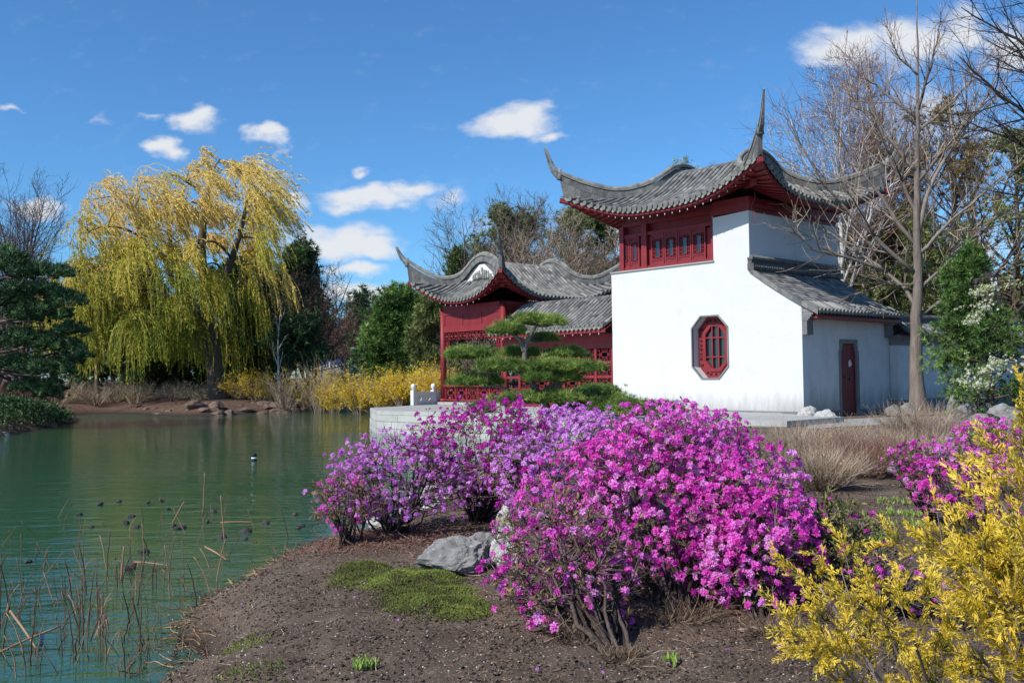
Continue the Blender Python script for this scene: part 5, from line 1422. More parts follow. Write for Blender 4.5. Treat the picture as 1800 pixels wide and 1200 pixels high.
# ---- weeping willow
def willow():
    rg = np.random.default_rng(7); Y = 60
    base = spot(384, Y); B = np.array(base)
    root = thing('weeping_willow', 'huge yellow green weeping willow on the far bank of the pond', 'tree', base)
    w3 = lambda px, py, dy=0: np.array(at(px, py, Y+dy))-B
    T = resample([w3(386, 712), w3(380, 660), w3(372, 600), w3(360, 520), w3(352, 450), w3(358, 380), w3(375, 300)], 18)
    R = np.linspace(.62, .10, 18); R[0] = .85; R[1] = .7
    tr = MB(); tr.tubes(T[None], R[None], 14)
    T2 = resample([w3(376, 640), w3(345, 590), w3(300, 540), w3(262, 470), w3(240, 390), w3(225, 345)], 14)
    T3 = resample([w3(366, 560), w3(400, 480), w3(425, 400), w3(440, 330)], 14)
    T4 = resample([w3(370, 600, 1), w3(330, 520, 3), w3(300, 440, 5), w3(290, 340, 6)], 14)
    tr.build('trunk', m_bark, root)
    lb = MB(); lb.tubes(np.array([T2, T3, T4]), np.linspace(.32, .08, 14)[None]*np.ones((3, 1)), 10)
    nodes = np.concatenate([T[6:], T2[2:], T3[2:], T4[2:]]); nr = np.concatenate([R[6:], *[np.linspace(.32, .08, 14)[2:]]*3])
    ox = [100, 118, 150, 185, 230, 262, 300, 335, 360, 400, 440, 468, 490, 505, 518]
    oy = [560, 500, 335, 318, 330, 300, 290, 275, 258, 250, 262, 310, 370, 440, 510]
    # boughs end in separate tufts; below and between them the dark wood behind shows through
    cl_ = []
    while len(cl_) < 76:
        px = rg.uniform(112, 488); top = np.interp(px, ox, oy); py = top+6+(575-top)*rg.random()**1.1
        if px > 440 and py > 500: continue
        if all((px-a_)**2/26**2+(py-b_)**2/34**2 > 1 for a_, b_, _ in cl_) or rg.random() < .04:
            dm = 6.5*math.sqrt(max(.05, 1-((px-310)/200)**2)); cl_.append((px, py, rg.uniform(-dm, dm)))
    C1 = np.array([w3(a_, b_, c_) for a_, b_, c_ in cl_])
    P0, R0 = attach(C1, nodes, nr, rg, 10, -.20, .035, 1.4, .07); lb.tubes(P0, R0*1.1, 6)
    nd0, nr0 = nodes_of(P0, R0, 4)
    T_ = np.repeat(C1, 6, 0)+rg.normal(0, 1, (len(C1)*6, 3))*np.array([.62, .7, .40])
    P1, R1 = attach(T_, nd0, nr0, rg, 7, -.18, .014, 1.0, .08); lb.tubes(P1, R1, 4)
    lb.build('limbs', m_bark, root)
    own = np.repeat(np.arange(len(C1)), 6); cz = C1[:, 2]/14.0
    ns = 10
    f = rg.uniform(.55, 1, (len(P1), ns))*6; i = np.clip(f.astype(int), 0, 5); w_ = (f-i)[..., None]; bi = np.arange(len(P1))[:, None]
    S0 = (P1[bi, i]*(1-w_)+P1[bi, i+1]*w_).reshape(-1, 3); own = np.repeat(own, ns)
    D = norm(P1[bi, i+1]-P1[bi, i]).reshape(-1, 3)*.7+rg.normal(0, .42, (len(S0), 3))+np.array([.15, 0, .40])
    zrel = S0[:, 2]/14.0; Lc = rg.uniform(1.5, 4.6, len(C1))*np.where(cz > .62, .72, 1.15)
    ln = Lc[own]*rg.uniform(.55, 1.15, len(own)); ln = np.minimum(ln, np.maximum(S0[:, 2]-rg.uniform(.8, 1.9, len(ln)), .5))
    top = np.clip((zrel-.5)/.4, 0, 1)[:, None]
    P2 = np.empty((len(S0), 8, 3)); P2[:, 0] = S0; d = norm(D); st = (ln/7)[:, None]; wind = rg.uniform(.6, 1.4, len(C1))[own][:, None]
    for j in range(1, 8):
        d = norm(d+np.concatenate([(.03+.26*top)*wind, 0*top, -.70+.26*top], 1)+rg.normal(0, .07, d.shape)); P2[:, j] = P2[:, j-1]+d*st
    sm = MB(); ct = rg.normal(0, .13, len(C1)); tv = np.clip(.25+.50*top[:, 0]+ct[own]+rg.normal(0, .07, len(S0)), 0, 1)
    sm.tubes(P2, np.full(P2.shape[:2], .011), 3, tv)
    nl = 20
    ff = rg.uniform(.2, 6.99, (len(P2), nl)); i = ff.astype(int); w_ = (ff-i)[..., None]; bi = np.arange(len(P2))[:, None]
    Q = (P2[bi, i]*(1-w_)+P2[bi, i+1]*w_).reshape(-1, 3); dd = norm(P2[bi, i+1]-P2[bi, i]).reshape(-1, 3)+rg.normal(0, .38, (len(Q), 3))
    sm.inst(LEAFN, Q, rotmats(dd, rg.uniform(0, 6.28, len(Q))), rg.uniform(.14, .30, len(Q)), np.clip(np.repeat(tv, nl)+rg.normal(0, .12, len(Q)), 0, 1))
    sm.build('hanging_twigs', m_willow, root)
willow()

# ---- spreading dark pine on the left bank
def spreading_pine():
    rg = np.random.default_rng(15); Y = 41
    base = spot(-30, Y); B = np.array(base)
    root = thing('spreading_pine', 'dark green spreading pine overhanging the pond at the left edge', 'tree', base)
    w3 = lambda px, py, dy=0: np.array(at(px, py, Y+dy))-B
    T = resample([w3(-30, 730), w3(-20, 640), w3(-30, 560), w3(-15, 480), w3(-20, 440)], 12); R = np.linspace(.3, .08, 12)
    tr = MB(); tr.tubes(T[None], R[None], 10); tr.build('trunk', m_bark, root)
    pads = [(20, 470, 60, 16), (80, 480, 55, 14), (-20, 450, 60, 14), (60, 515, 60, 16), (110, 530, 35, 12), (10, 540, 60, 18), (75, 560, 60, 18), (120, 580, 30, 12), (30, 600, 70, 18), (95, 610, 45, 14), (20, 640, 60, 14), (80, 650, 50, 12), (60, 680, 40, 9), (85, 690, 22, 7), (-50, 520, 70, 20), (-60, 600, 80, 20), (128, 632, 22, 8)]
    Q = []; ctr = []
    for px, py, hw, hh in pads:
        for s in (-2.2, -.4, 1.6):
            c = w3(px+rg.uniform(-12, 12), py+rg.uniform(-6, 6), s+rg.uniform(-.6, .6)); ctr.append(c-[0, 0, .2])
            a, b = hw/F_PX*Y, hh/F_PX*Y; m = int(60*a)
            d = norm(rg.normal(size=(m, 3)))*rg.uniform(.5, 1, (m, 1))**.5; d[:, 2] = np.abs(d[:, 2])*1.2-.25
            Q.append(c+d*np.array([a, 1.0, b])+rg.normal(0, .08, (m, 3)))
    ctr = np.array(ctr); P, R_l = attach(ctr, T[3:], R[3:], rg, 8, .0, .02, .5, .08)
    lb = MB(); lb.tubes(P, R_l, 6); lb.build('branches', m_bark, root)
    Q = np.concatenate(Q); nd = MB(); wh = rg.integers(0, 3, len(Q))
    for j in range(3):
        m = wh == j; nd.inst(TUFT_BIG[j], Q[m], rotmats(rg.normal(0, .5, (m.sum(), 3))+[0, -.1, 1], rg.uniform(0, 6.28, m.sum())), rg.uniform(.2, .36, m.sum()), np.clip(rg.normal(.5, .2, m.sum()), 0, 1))
    nd.build('crown', m_pine, root)
spreading_pine()

# ---- cloud pruned pine before the gallery
def pad_pine(name, label, base, Y, trunk, pads, rg, r0=.14, tuft=.16, dens=1000, group=None, mn=m_bonsai, cat='pine'):
    B = np.array(base); root = thing(name, label, cat, base, 0, group)
    w3 = lambda px, py, dy=0: np.array(at(px, py, Y+dy))-B
    tr = MB(); nodes = []; nr = []
    if trunk:
        for q, (pts, ra, rb_) in enumerate(trunk):
            T = resample([w3(*p) for p in pts], 16); R = np.linspace(ra, rb_, 16)
            tr.tubes(T[None], R[None], 10, .5); nodes.append(T[2:]); nr.append(R[2:])
        nodes = np.concatenate(nodes); nr = np.concatenate(nr)
    Q = []; ctr = []; up = []
    for px, py, hw, hh, dy in pads:
        a, b = hw*1.08/F_PX*Y, hh*1.12/F_PX*Y; c = w3(px, py, dy)
        for q in np.linspace(-.6, .6, 4): ctr.append(c+np.array([q*a, rg.uniform(-.2, .2), -b*.55]))
        m = int(dens*a*(.5+b*2)); d = norm(rg.normal(size=(m, 3)))*rg.uniform(.2, 1, (m, 1))**.4
        lump = 1+.18*vnoise(d+px, 2.6, 3, 2)
        d = d*lump[:, None]; d[:, 2] = np.where(d[:, 2] < 0, d[:, 2]*.45, d[:, 2])
        Q.append(c+d*np.array([a, max(.30, a*.55), b])*np.exp(rg.normal(0, .13, (m, 1)))-np.array([0, 0, b*.35])); up.append(norm(d*np.array([.8, .8, .6])+np.array([0, 0, .75])))
    if trunk:
        P, Rl = attach(np.array(ctr), nodes, nr, rg, 7, .10, .012, .3, .10); lb = MB(); lb.tubes(P, Rl*1.3, 6)
        tr.build('trunk', m_bark_grey, root); lb.build('branches', m_bark, root)
    Q = np.concatenate(Q); up = np.concatenate(up); nd = MB(); wh = rg.integers(0, 3, len(Q)); tt = np.clip(.5+.3*vnoise(Q, 3, 4)+rg.normal(0, .12, len(Q)), 0, 1)
    for j in range(3):
        m = wh == j; nd.inst(TUFTS[j], Q[m], rotmats(up[m]+rg.normal(0, .25, (m.sum(), 3)), rg.uniform(0, 6.28, m.sum())), tuft*rg.uniform(.75, 1.25, m.sum()), tt[m])
    nd.build('crown', mn, root)
rg = np.random.default_rng(17)
b0 = at(966, 738, 24.5)
pad_pine('cloud_pruned_pine', 'cloud pruned pine with flat green needle pads before the red gallery', (b0.x, 24.5, .8), 24.5,
    [([(966, 742), (967, 725), (958, 705), (945, 690), (932, 670), (922, 640), (921, 615), (926, 600), (934, 585), (942, 572)], .11, .05),
     ([(922, 618), (915, 598), (905, 590), (890, 580)], .07, .035), ([(934, 672), (915, 655), (895, 640), (850, 624)], .07, .03),
     ([(950, 695), (965, 680), (985, 668), (1010, 662)], .08, .04), ([(958, 708), (920, 700), (885, 680), (840, 676)], .07, .03), ([(985, 682), (978, 672), (966, 664)], .05, .03), ([(945, 690), (975, 684), (990, 672), (1005, 664)], .06, .03)],
    [(893, 576, 30, 13, 0), (930, 561, 30, 11, .2), (972, 563, 20, 10, 0), (955, 593, 24, 9, .7), (825, 619, 38, 13, 0), (880, 641, 37, 13, -.4), (913, 618, 34, 10, .6), (992, 619, 36, 10, .5), (960, 640, 38, 13, -.3),
     (1005, 643, 38, 12, -.3), (945, 660, 22, 10, -.5), (985, 662, 34, 9, -.2), (1041, 644, 22, 9, .4), (838, 668, 44, 11, .2), (915, 698, 44, 12, -.4), (975, 696, 46, 12, -.3), (1010, 705, 30, 16, .2)], rg)
for i, (px, py, hw, hh, Y, lb) in enumerate([(1068, 700, 40, 18, 24.5, 'largest low round pine below the gallery lattice'), (1020, 700, 28, 14, 26, 'low round pine right under the cloud pruned pine'), (1110, 712, 36, 14, 23.5, 'low pine mound against the foot of the white wall'), (1165, 714, 30, 10, 23.5, 'smallest low pine mound below the eight sided window'), (848, 712, 20, 10, 27, 'little pine mound by the pavilion railing'), (1050, 682, 34, 8, 27, 'low flat pine close to the red gallery wall')]):
    p = at(px, py+hh, Y); pad_pine('dwarf_pine', lb, (p.x, Y, .8), Y, [([(px, py+hh+20), (px+2, py+hh), (px, py+4)], .05, .03)], [(px, py, hw, hh, 0), (px-hw*.4, py+hh*.6, hw*.7, hh*.8, -.2), (px+hw*.4, py+hh*.6, hw*.7, hh*.8, .1)], np.random.default_rng(200+i), tuft=.14, group='dwarf pines on the terrace', mn=m_bonsai if i % 2 == 0 else m_pine_mid)

m_straw = mat('dry_grass', [(.26, .19, .10), (.48, .37, .22), (.66, .54, .36)], .9, 2, .3, .8)
# ---- yellow forsythias and brown bushes on the far bank
def bush(name, label, px, ytop, Y, wpx, seed, mt=m_twig_pale, fl=None, n=60, dens=1.0, cat='shrub', group=None, up=1.0, tw=.014, clump=.10):
    rg = np.random.default_rng(seed); s = spot(px, Y); h = hgt_px(px, ytop, Y, s[2]); w_ = wpx/F_PX*Y/2
    root = thing(name, label, cat, s, 0, group)
    a = rg.uniform(0, 6.283, n); rr = rg.uniform(0, 1, n)**.5
    D = np.stack([np.cos(a)*rr*w_/h*1.1, np.sin(a)*rr*w_/h*1.1, np.full(n, up)], -1); p0 = np.stack([np.cos(a)*rr*w_*.3, np.sin(a)*rr*w_*.3, 0*a-.05], -1)
    P, R = polys(p0, D, h*rg.uniform(.6, 1.08, n), np.full(n, tw*1.3), rg, 7, .10, (0, 0, -.35), tw)
    P2, R2 = grow(P, R, rg, int(6*dens), .2, 1, .55, .38, .7, 4, .12, (0, 0, .1), tw*.6, .25)
    st = MB(); st.tubes(P, R, 4, rg.uniform(0, 1, n)); st.build('stems', mt, root); t = MB(); t.tubes(P2, R2, 3, rg.uniform(0, 1, len(P2))); t.build('twigs', mt, root)
    if fl is not None:
        Q = np.concatenate([P2[:, 1:].reshape(-1, 3), P[:, 2:].reshape(-1, 3)]); Q = Q[vnoise(Q, 1.6, seed, 2) > -.28]; Q = Q+rg.normal(0, .05, Q.shape)
        f = MB(); f.inst(clump_leaves(6, 5, 1.0, .9), Q, rotmats(rg.normal(size=Q.shape), rg.uniform(0, 6.28, len(Q))), clump*rg.uniform(.6, 1.3, len(Q)), rg.uniform(0, 1, len(Q))); f.build('blossom', fl, root)
    return root
G = 'forsythias flowering on the far bank'
for i, (px, yt, Y, wd, n, lb) in enumerate([(750, 648, 47, 62, 60, 'beside the red column'), (705, 654, 50, 48, 50, 'second from the red column'), (672, 650, 51, 60, 60, 'in the middle of the row, brightest'), (632, 660, 53, 60, 60, 'below the blue canopy'), (587, 662, 55, 50, 50, 'lowest, left of the blue canopy'), (540, 655, 58, 46, 26, 'thin, right of the birch'), (447, 655, 58, 42, 26, 'small, right of the willow trunk'), (420, 650, 59, 40, 24, 'thinnest, close to the willow trunk'), (765, 650, 45, 50, 50, 'seen past the foot of the pavilion'), (480, 660, 58, 40, 18, 'sparse, at the foot of the birch')]):
    bush('forsythia', 'yellow forsythia bush '+lb, px, yt, Y, wd, 300+i, fl=m_forsythia, n=n, group=G, tw=.012, clump=.085)
for i in range(16):
    px = 110+i*21+np.random.default_rng(i).uniform(-6, 6)
    bush('bare_bush', ['straw yellow dry grass clump', 'light brown bare bush'][i % 2]+' on the far bank under the willow', px, 662+(i*7) % 17, 60+i % 3*1.5, 62, 330+i, mt=[m_straw, m_twig_pale][i % 2], n=60, group=['straw yellow grass clumps below the willow', 'light brown bushes below the willow'][i % 2], tw=.012)
for i, px in enumerate((8, 30, 55, 85)):
    bush('orange_bush', 'rusty orange bare bush behind the left spit of land', px, 668+i % 2*6, 55, 44, 360+i, mt=m_twig_red, n=50, group='rusty bushes at the far left', tw=.012)
for i, (px, yt) in enumerate(((650, 628), (685, 630), (720, 634), (600, 645))):
    bush('blossoming_bush', 'distant bush in white blossom behind the yellow forsythias', px, yt, 72+i, 55, 370+i, mt=m_twig, fl=m_blossom, n=34, group='white blossoming bushes far behind', tw=.014, clump=.13)
for i, (px, yt, lb) in enumerate(((500, 655, 'pale arching bush under the dark gnarled pine'), (560, 640, 'dull bush below the fan shaped tree'), (815, 640, 'dull bush seen between the pavilion columns'), (860, 650, 'dull bush seen beside the cloud pruned pine'), (790, 655, 'dull bush just right of the pavilion column'))):
    bush('bare_bush', lb, px, yt, 56 if px < 600 else 50, 50, 380+i, n=50, tw=.012)

# ---- rocks of the far shore
rg = np.random.default_rng(30)
shore = [(118, 729), (170, 727), (240, 728), (330, 731), (380, 730), (430, 728), (480, 726), (540, 723), (600, 719.5), (640, 718)]
sx = np.array([s[0] for s in shore]); sy = np.array([s[1] for s in shore])
for i in range(64):
    px = rg.uniform(325, 648) if i < 54 else rg.uniform(150, 320); py = np.interp(px, sx, sy)-rg.uniform(-.5, 10) if i < 54 else np.interp(px, sx, sy)-rg.uniform(0, 3)
    g_ = gnd(px, np.interp(px, sx, sy)-.6, 0); Yq = g_.y+rg.uniform(-.2, 2.4); g_ = at(px, 660, Yq)
    sz = rg.uniform(.35, 1.0)*(1 if i < 54 else .5)
    rock('shore_rock', 'brown angular rock along the far shore of the pond', (g_.x, Yq, gz(g_.x, Yq)-.12), (sz*1.3, sz, sz*rg.uniform(.45, .75)), 500+i, m_rock_brown, 3, rg.uniform(0, 6), 'brown rocks edging the far shore', cuts=8, rough=.16)
# grassy hump of the left spit
def leafy_ground(name, label, pts, rg, n, mt, size, cat='ground cover', hgt_=.3):
    mb = MB(); P = []
    for _ in range(n):
        a, b, c = rg.dirichlet((1, 1, 1)); i = rg.integers(0, len(pts)-2); q = np.array(pts[0])*a+np.array(pts[i+1])*b+np.array(pts[i+2])*c; P.append(q)
    P = np.array(P); z = hgt(P[:, 0], P[:, 1]); ok = z > .05; P = P[ok]; z = z[ok]
    Q = np.stack([P[:, 0], P[:, 1], z+rg.uniform(0, hgt_, len(P))], -1)
    mb.inst(clump_leaves(6, 9, 1, .8), Q, rotmats(rg.normal(0, .5, Q.shape)+[0, 0, 1], rg.uniform(0, 6.28, len(Q))), size*rg.uniform(.6, 1.3, len(Q)), rg.uniform(0, 1, len(Q)))
    return tag(mb.build(name, mt), label, None, None, 'stuff')
q = [gnd(px, py, .3) for px, py in ((-60, 770), (0, 757), (60, 748), (118, 738), (125, 727), (60, 722), (0, 720), (-80, 722))]
m_ivy = mat('dark_ivy', [(.012, .035, .012), (.03, .075, .02), (.07, .14, .035)], .5, 1, .35, .7, trans=.15)
leafy_ground('ivy', 'dark glossy ground cover on the left spit', [(p.x, p.y) for p in q], np.random.default_rng(31), 5200, m_ivy, .17)
p = gnd(6, 764, 0.02); rock('bank_rock', 'pale rock at the waterline of the left spit', (p.x, p.y-.1, 0), (.55, .35, .2), 71, m_rock, 3)
# ---- canopies, fence and posts far behind
def canopy(px, py, Y, wpx, label):
    s = spot(px, Y); w_ = wpx/F_PX*Y/2; zt = at(px, py, Y).z-s[2]; hz = w_*.42
    root = thing('canopy_tent', label, 'tent', s); m = MB()
    m.add([(-w_, -w_, zt-hz), (w_, -w_, zt-hz), (w_, w_, zt-hz), (-w_, w_, zt-hz), (0, 0, zt)], [(0, 1, 4), (1, 2, 4), (2, 3, 4), (3, 0, 4)])
    for a, b in (((-w_, -w_), (w_, -w_)), ((w_, -w_), (w_, w_)), ((w_, w_), (-w_, w_)), ((-w_, w_), (-w_, -w_))):
        m.add([(a[0], a[1], zt-hz), (b[0], b[1], zt-hz), (b[0], b[1], zt-hz-.28), (a[0], a[1], zt-hz-.28)], [(0, 1, 2, 3)])
    m.build('roof', m_blue, root)
    for x in (-w_*.97, w_*.97):
        for y in (-w_*.97, w_*.97): m = MB(); m.box(x-.04, x+.04, y-.04, y+.04, 0, zt-hz); m.build('leg', m_white, root)
canopy(599, 629, 80, 34, 'navy blue canopy tent beyond the forsythias'); canopy(580, 633, 90, 30, 'farther navy blue canopy tent partly hidden behind the first')
s = spot(600, 74); root = thing('screen_fence', 'grey slatted screen fence below the blue canopies', 'fence', s)
m = MB()
for i in range(26): m.box(-1.5+i*.13, -1.5+i*.13+.10, -.02, .02, .1, 1.75)
m.build('slats', m_concrete, root)
for x in (-1.6, 0.1, 1.95): m = MB(); m.box(x-.06, x+.06, -.1, -.025, 0, 1.95); m.build('post', m_concrete, root)
s = spot(590, 66); root = thing('low_rail', 'low white rail beside the far path', 'fence', s); m = MB(); m.box(-2.4, 3.0, -.03, .03, .42, .50); m.box(-2.4, 3, -.03, .03, .18, .24); m.build('rail', m_white, root)
for x in (-2.3, -.9, .5, 1.9): m = MB(); m.box(x-.05, x+.05, -.09, -.031, 0, .60); m.build('post', m_white, root)
for i, px in enumerate((466, 548)):
    s = spot(px, 60); m = MB(); m.tubes(np.array([[(0, 0, 0), (0, 0, .7)]]), np.array([[.09, .09]]), 10); o = m.build('short_post', m_concrete); o.location = s; tag(o, ['short grey post left of the birch foot', 'short grey post right of the dark gnarled pine'][i], 'post')
# ---- floating marker
p = gnd(446.5, 809.5, 0); m = thing('floating_marker', 'small black and white marker float in the middle of the pond', 'buoy', (p.x, p.y, 0))
k = MB(); k.tubes(np.array([[(0, 0, -.1), (0, 0, .02), (0, 0, .05)]]), np.array([[.05, .07, .07]]), 14); k.build('base', m_black, m)
k = MB(); k.tubes(np.array([[(0, 0, .05), (0, 0, .09)]]), np.array([[.066, .066]]), 14); k.build('band', m_white, m)
k = MB(); k.tubes(np.array([[(0, 0, .09), (0, 0, .15), (0, 0, .175), (0, 0, .187)]]), np.array([[.068, .068, .055, .02]]), 14); k.build('cap', m_black, m)
#FRONT
# ================================================================== FOREGROUND
def P3(px, py, Y): return tuple(at(px, py, Y))
def base_at(px, py, z=.44):
    p = gnd(px, py, z); return (p.x, p.y, gz(p.x, p.y))
RG = np.random.default_rng
def crown(px0, px1, py0, py1, Y, dy):
    a = at((px0+px1)/2, (py0+py1)/2, Y); return (a.x, a.y, a.z), ((px1-px0)/2/F_PX*Y, dy, (py1-py0)/2/F_PX*Y)
# big bush: three neighbouring shrubs grown into one mound
c, r = crown(975, 1340, 712, 1095, 7.2, .85)
rhodo('rhododendron', 'largest bright magenta rhododendron, middle of the front mound with thick dark stems', base_at(1195, 1075), c, r, 2500, RG(401), m_petal, 2600, m_leaf_ol, low=.12, size=.052, stems=14, twigs=900)
c, r = crown(1195, 1438, 790, 1135, 6.7, .65)
rhodo('rhododendron', 'bright magenta rhododendron at the right of the front mound, flowers down to the soil', base_at(1330, 1085), c, r, 1400, RG(402), m_petal, 1500, m_leaf_ol, low=.06, size=.052, stems=9)
c, r = crown(850, 1130, 860, 1165, 6.1, .45)
rhodo('rhododendron', 'thin twiggy rhododendron in front with few flowers and bronze buds', base_at(1090, 1150), c, r, 380, RG(403), m_petal, 1500, m_leaf_brn, low=.03, size=.048, stems=16, twigs=1700, inner=.45)
c, r = crown(900, 1120, 790, 990, 7.6, .6)
rhodo('rhododendron', 'magenta rhododendron filling the mound above the pale upright rock', base_at(1010, 1010), c, r, 560, RG(404), m_petal, 700, m_leaf_ol, low=.10, size=.050, stems=7)
# the paler ones behind
c, r = crown(870, 1130, 712, 860, 10.5, .9)
rhodo('rhododendron', 'pale lilac rhododendron behind the front mound below the cloud pruned pine', base_at(1000, 905), c, r, 1200, RG(405), m_petal_pale, 900, m_leaf_ol, low=.2, size=.056, stems=8)
c, r = crown(1120, 1335, 712, 850, 9.6, .8)
rhodo('rhododendron', 'magenta rhododendron behind the mound with flowers against the white wall', base_at(1220, 930), c, r, 600, RG(406), m_petal, 500, m_leaf_ol, low=.25, size=.054, stems=8)
c, r = crown(715, 1000, 700, 900, 10.4, .85)
rhodo('rhododendron', 'deep magenta rhododendron with bronze leaves in front of the terrace wall', base_at(835, 915), c, r, 1250, RG(407), m_petal_dark, 1500, m_leaf_brn, low=.16, size=.050, stems=9, twigs=600)
c, r = crown(558, 850, 752, 940, 9.7, .75)
rhodo('rhododendron', 'open magenta rhododendron with dark bare stems beside the water', base_at(695, 938), c, r, 1300, RG(408), m_petal_pale, 900, m_leaf_brn, low=.16, size=.044, stems=13, twigs=700, inner=.5)
c, r = crown(545, 672, 830, 935, 9.1, .34)
rhodo('rhododendron', 'smallest leaning rhododendron at the waterline, mostly bronze leaves', base_at(622, 955), c, r, 70, RG(409), m_petal, 1500, m_leaf_brn, low=.18, size=.040, stems=6, twigs=500, inner=.5, leafsz=.040)
c, r = crown(850, 1010, 760, 905, 8.9, .55)
rhodo('rhododendron', 'magenta rhododendron between the lilac one and the pale upright rock', base_at(935, 925), c, r, 600, RG(420), m_petal_pale, 900, m_leaf_ol, low=.2, size=.048, stems=8, twigs=300)
# leafy evergreen shrub on the right of the mound
c, r = crown(1385, 1560, 880, 1085, 6.6, .45)
rhodo('evergreen_shrub', 'leafy olive green shrub with hardly any flowers right of the magenta mound', base_at(1470, 1085), c, r, 34, RG(410), m_petal, 3600, m_leaf_ol, low=.05, size=.045, stems=9, twigs=900, leafsz=.052, group=None, cat='shrub')
# right hand rhododendrons
c, r = crown(1600, 1800, 775, 925, 8.6, .6)
rhodo('rhododendron', 'magenta rhododendron behind the golden conifer with pale twigs', base_at(1720, 985), c, r, 460, RG(411), m_petal, 600, m_leaf_brn, low=.22, size=.048, stems=9, twigs=500)
c, r = crown(1555, 1690, 775, 850, 9.4, .45)
rhodo('rhododendron', 'low loose magenta rhododendron beside the dry heath', base_at(1640, 905), c, r, 190, RG(412), m_petal, 400, m_leaf_ol, low=.22, size=.048, stems=6, twigs=250)
c, r = crown(1675, 1800, 735, 800, 11.5, .5)
rhodo('rhododendron', 'farthest magenta rhododendron before the grey stones at the right', base_at(1730, 860), c, r, 230, RG(413), m_petal, 900, m_newleaf, low=.3, size=.05, stems=6)
for i, (px, py, lb, w_) in enumerate(((1600, 1075, 'thin azalea sprig with scattered pink flowers in the bare soil', 70), (1530, 1060, 'thin azalea sprig with pink flowers under the leafy shrub', 50), (1680, 1120, 'thin azalea sprig with pink flowers behind the golden foliage', 60))):
    c, r = crown(px-w_, px+w_, py-95, py-5, 6.1, .3)
    rhodo('azalea_sprig', lb, base_at(px, py), c, r, 26, RG(414+i), m_petal, 60, m_leaf_brn, low=.03, size=.030, stems=5, twigs=140, group='thin azalea sprigs', inner=.4, cat='shrub')

# ---- golden conifer at the right front corner
def spray(seed):
    rg = np.random.default_rng(seed); V = []; F = []; T = []
    def rib(a, b, w, t):
        a = np.array(a); b = np.array(b); s = norm(np.cross(b-a, rg.normal(size=3))[None])[0]*w; k = len(V); m_ = (a*.45+b*.55)
        V.extend([a, m_+s, b, m_-s]); F.append((k, k+1, k+2, k+3)); T.append(t)
    main = [np.array([0, 0, 0.])]; d = np.array([0, 0, 1.])
    for j in range(6):
        d = norm((d+rg.normal(0, .13, 3)+np.array([.05, 0, -.02]))[None])[0]; main.append(main[-1]+d/6)
    for j in range(6):
        rib(main[j], main[j+1]+(main[j+1]-main[j])*.25, .026, -.25+.09*j)
        for s_ in (-1, 1, -1, 1):
            side = norm((np.array([s_*.62, rg.uniform(-.30, .30), .75])+rg.normal(0, .12, 3))[None])[0]; L = rg.uniform(.16, .36)*(1.1-.10*j)
            p = main[j]+(main[j+1]-main[j])*rg.random(); e = p+side*L; rib(p, e, .021, -.2+.1*j)
            for q in (-1, 1):
                p2 = p+side*L*rg.uniform(.3, .7); rib(p2, p2+norm((side+np.array([q*.45, rg.uniform(-.3, .3), .35]))[None])[0]*L*.5, .018, -.10+.1*j)
    return np.array(V), np.array(F), np.array(T)
SPR = [spray(i) for i in (1, 2, 3, 4)]
def golden(name, label, base, boughs, rg, n1=9, size=.13, up=.3):
    B = np.array(base); root = thing(name, label, 'conifer', base)
    Ls = []; Rs = []
    for pts, r in boughs:
        q = resample([np.array(at(a, b, Y))-B for a, b, Y in pts], 14); Ls.append(q); Rs.append(np.linspace(r, .003, 14))
    Ls = np.array(Ls); Rs = np.array(Rs); st = MB(); st.tubes(Ls, Rs, 7, rg.uniform(.4, .9, len(Ls)))
    P2, R2 = grow(Ls, Rs, rg, n1, .22, 1, .65, .26, .6, 6, .09, (0, 0, up), .0022, .25, lambda t: 1.3-.6*t)
    st.tubes(P2, R2, 4, rg.uniform(.3, .9, len(P2)))
    st.build('stems', m_twig, root)
    Q = []; D = []
    for P, m in ((P2, 4), (Ls, 8)):
        Bn, N, _ = P.shape; f = rg.uniform(.3*(N-1), N-1.001, (Bn, m)); f[:, 0] = N-1.001; i = f.astype(int); w_ = (f-i)[..., None]; bi = np.arange(Bn)[:, None]
        Q.append((P[bi, i]*(1-w_)+P[bi, i+1]*w_).reshape(-1, 3)); D.append(norm(P[bi, i+1]-P[bi, i]).reshape(-1, 3))
    Q = np.concatenate(Q); D = norm(np.concatenate(D)+rg.normal(0, .38, Q.shape)-np.array([0, 0, .10]))
    f = MB(); wh = rg.integers(0, 4, len(Q)); tt = np.clip(.55+.25*vnoise(Q, 5, 8)+rg.normal(0, .12, len(Q)), 0, 1)
    for j in range(4):
        m = wh == j; f.inst(SPR[j], Q[m], rotmats(D[m], rg.uniform(0, 6.28, m.sum())), size*rg.uniform(.6, 1.15, m.sum()), tt[m])
    f.build('foliage', m_gold, root)
rg = RG(61); bo = []
b1 = at(1900, 1500, 3.4); z1 = gz(b1.x, 3.4)
for pts in ([(1900, 1450), (1850, 1150), (1815, 930), (1800, 790)], [(1895, 1400), (1840, 1150), (1770, 1050), (1705, 960)], [(1890, 1400), (1830, 1200), (1730, 1060), (1640, 985)],
            [(1900, 1350), (1860, 1050), (1810, 960), (1765, 890)], [(1880, 1400), (1820, 1180), (1770, 1050), (1700, 990)],
            [(1900, 1300), (1850, 1000), (1830, 860), (1815, 735)], [(1900, 1500), (1860, 1250), (1800, 1100), (1740, 1030)],
            [(1900, 1400), (1870, 1100), (1845, 1000), (1810, 930)], [(1890, 1450), (1820, 1300), (1760, 1200), (1700, 1120)], [(1900, 1350), (1860, 1150), (1830, 1050), (1790, 970)]):
    n = len(pts); dy = rg.uniform(-.55, .35); bo.append(([(x, y, 3.4+dy*s) for (x, y), s in zip(pts, np.linspace(0, 1, n))], .016))
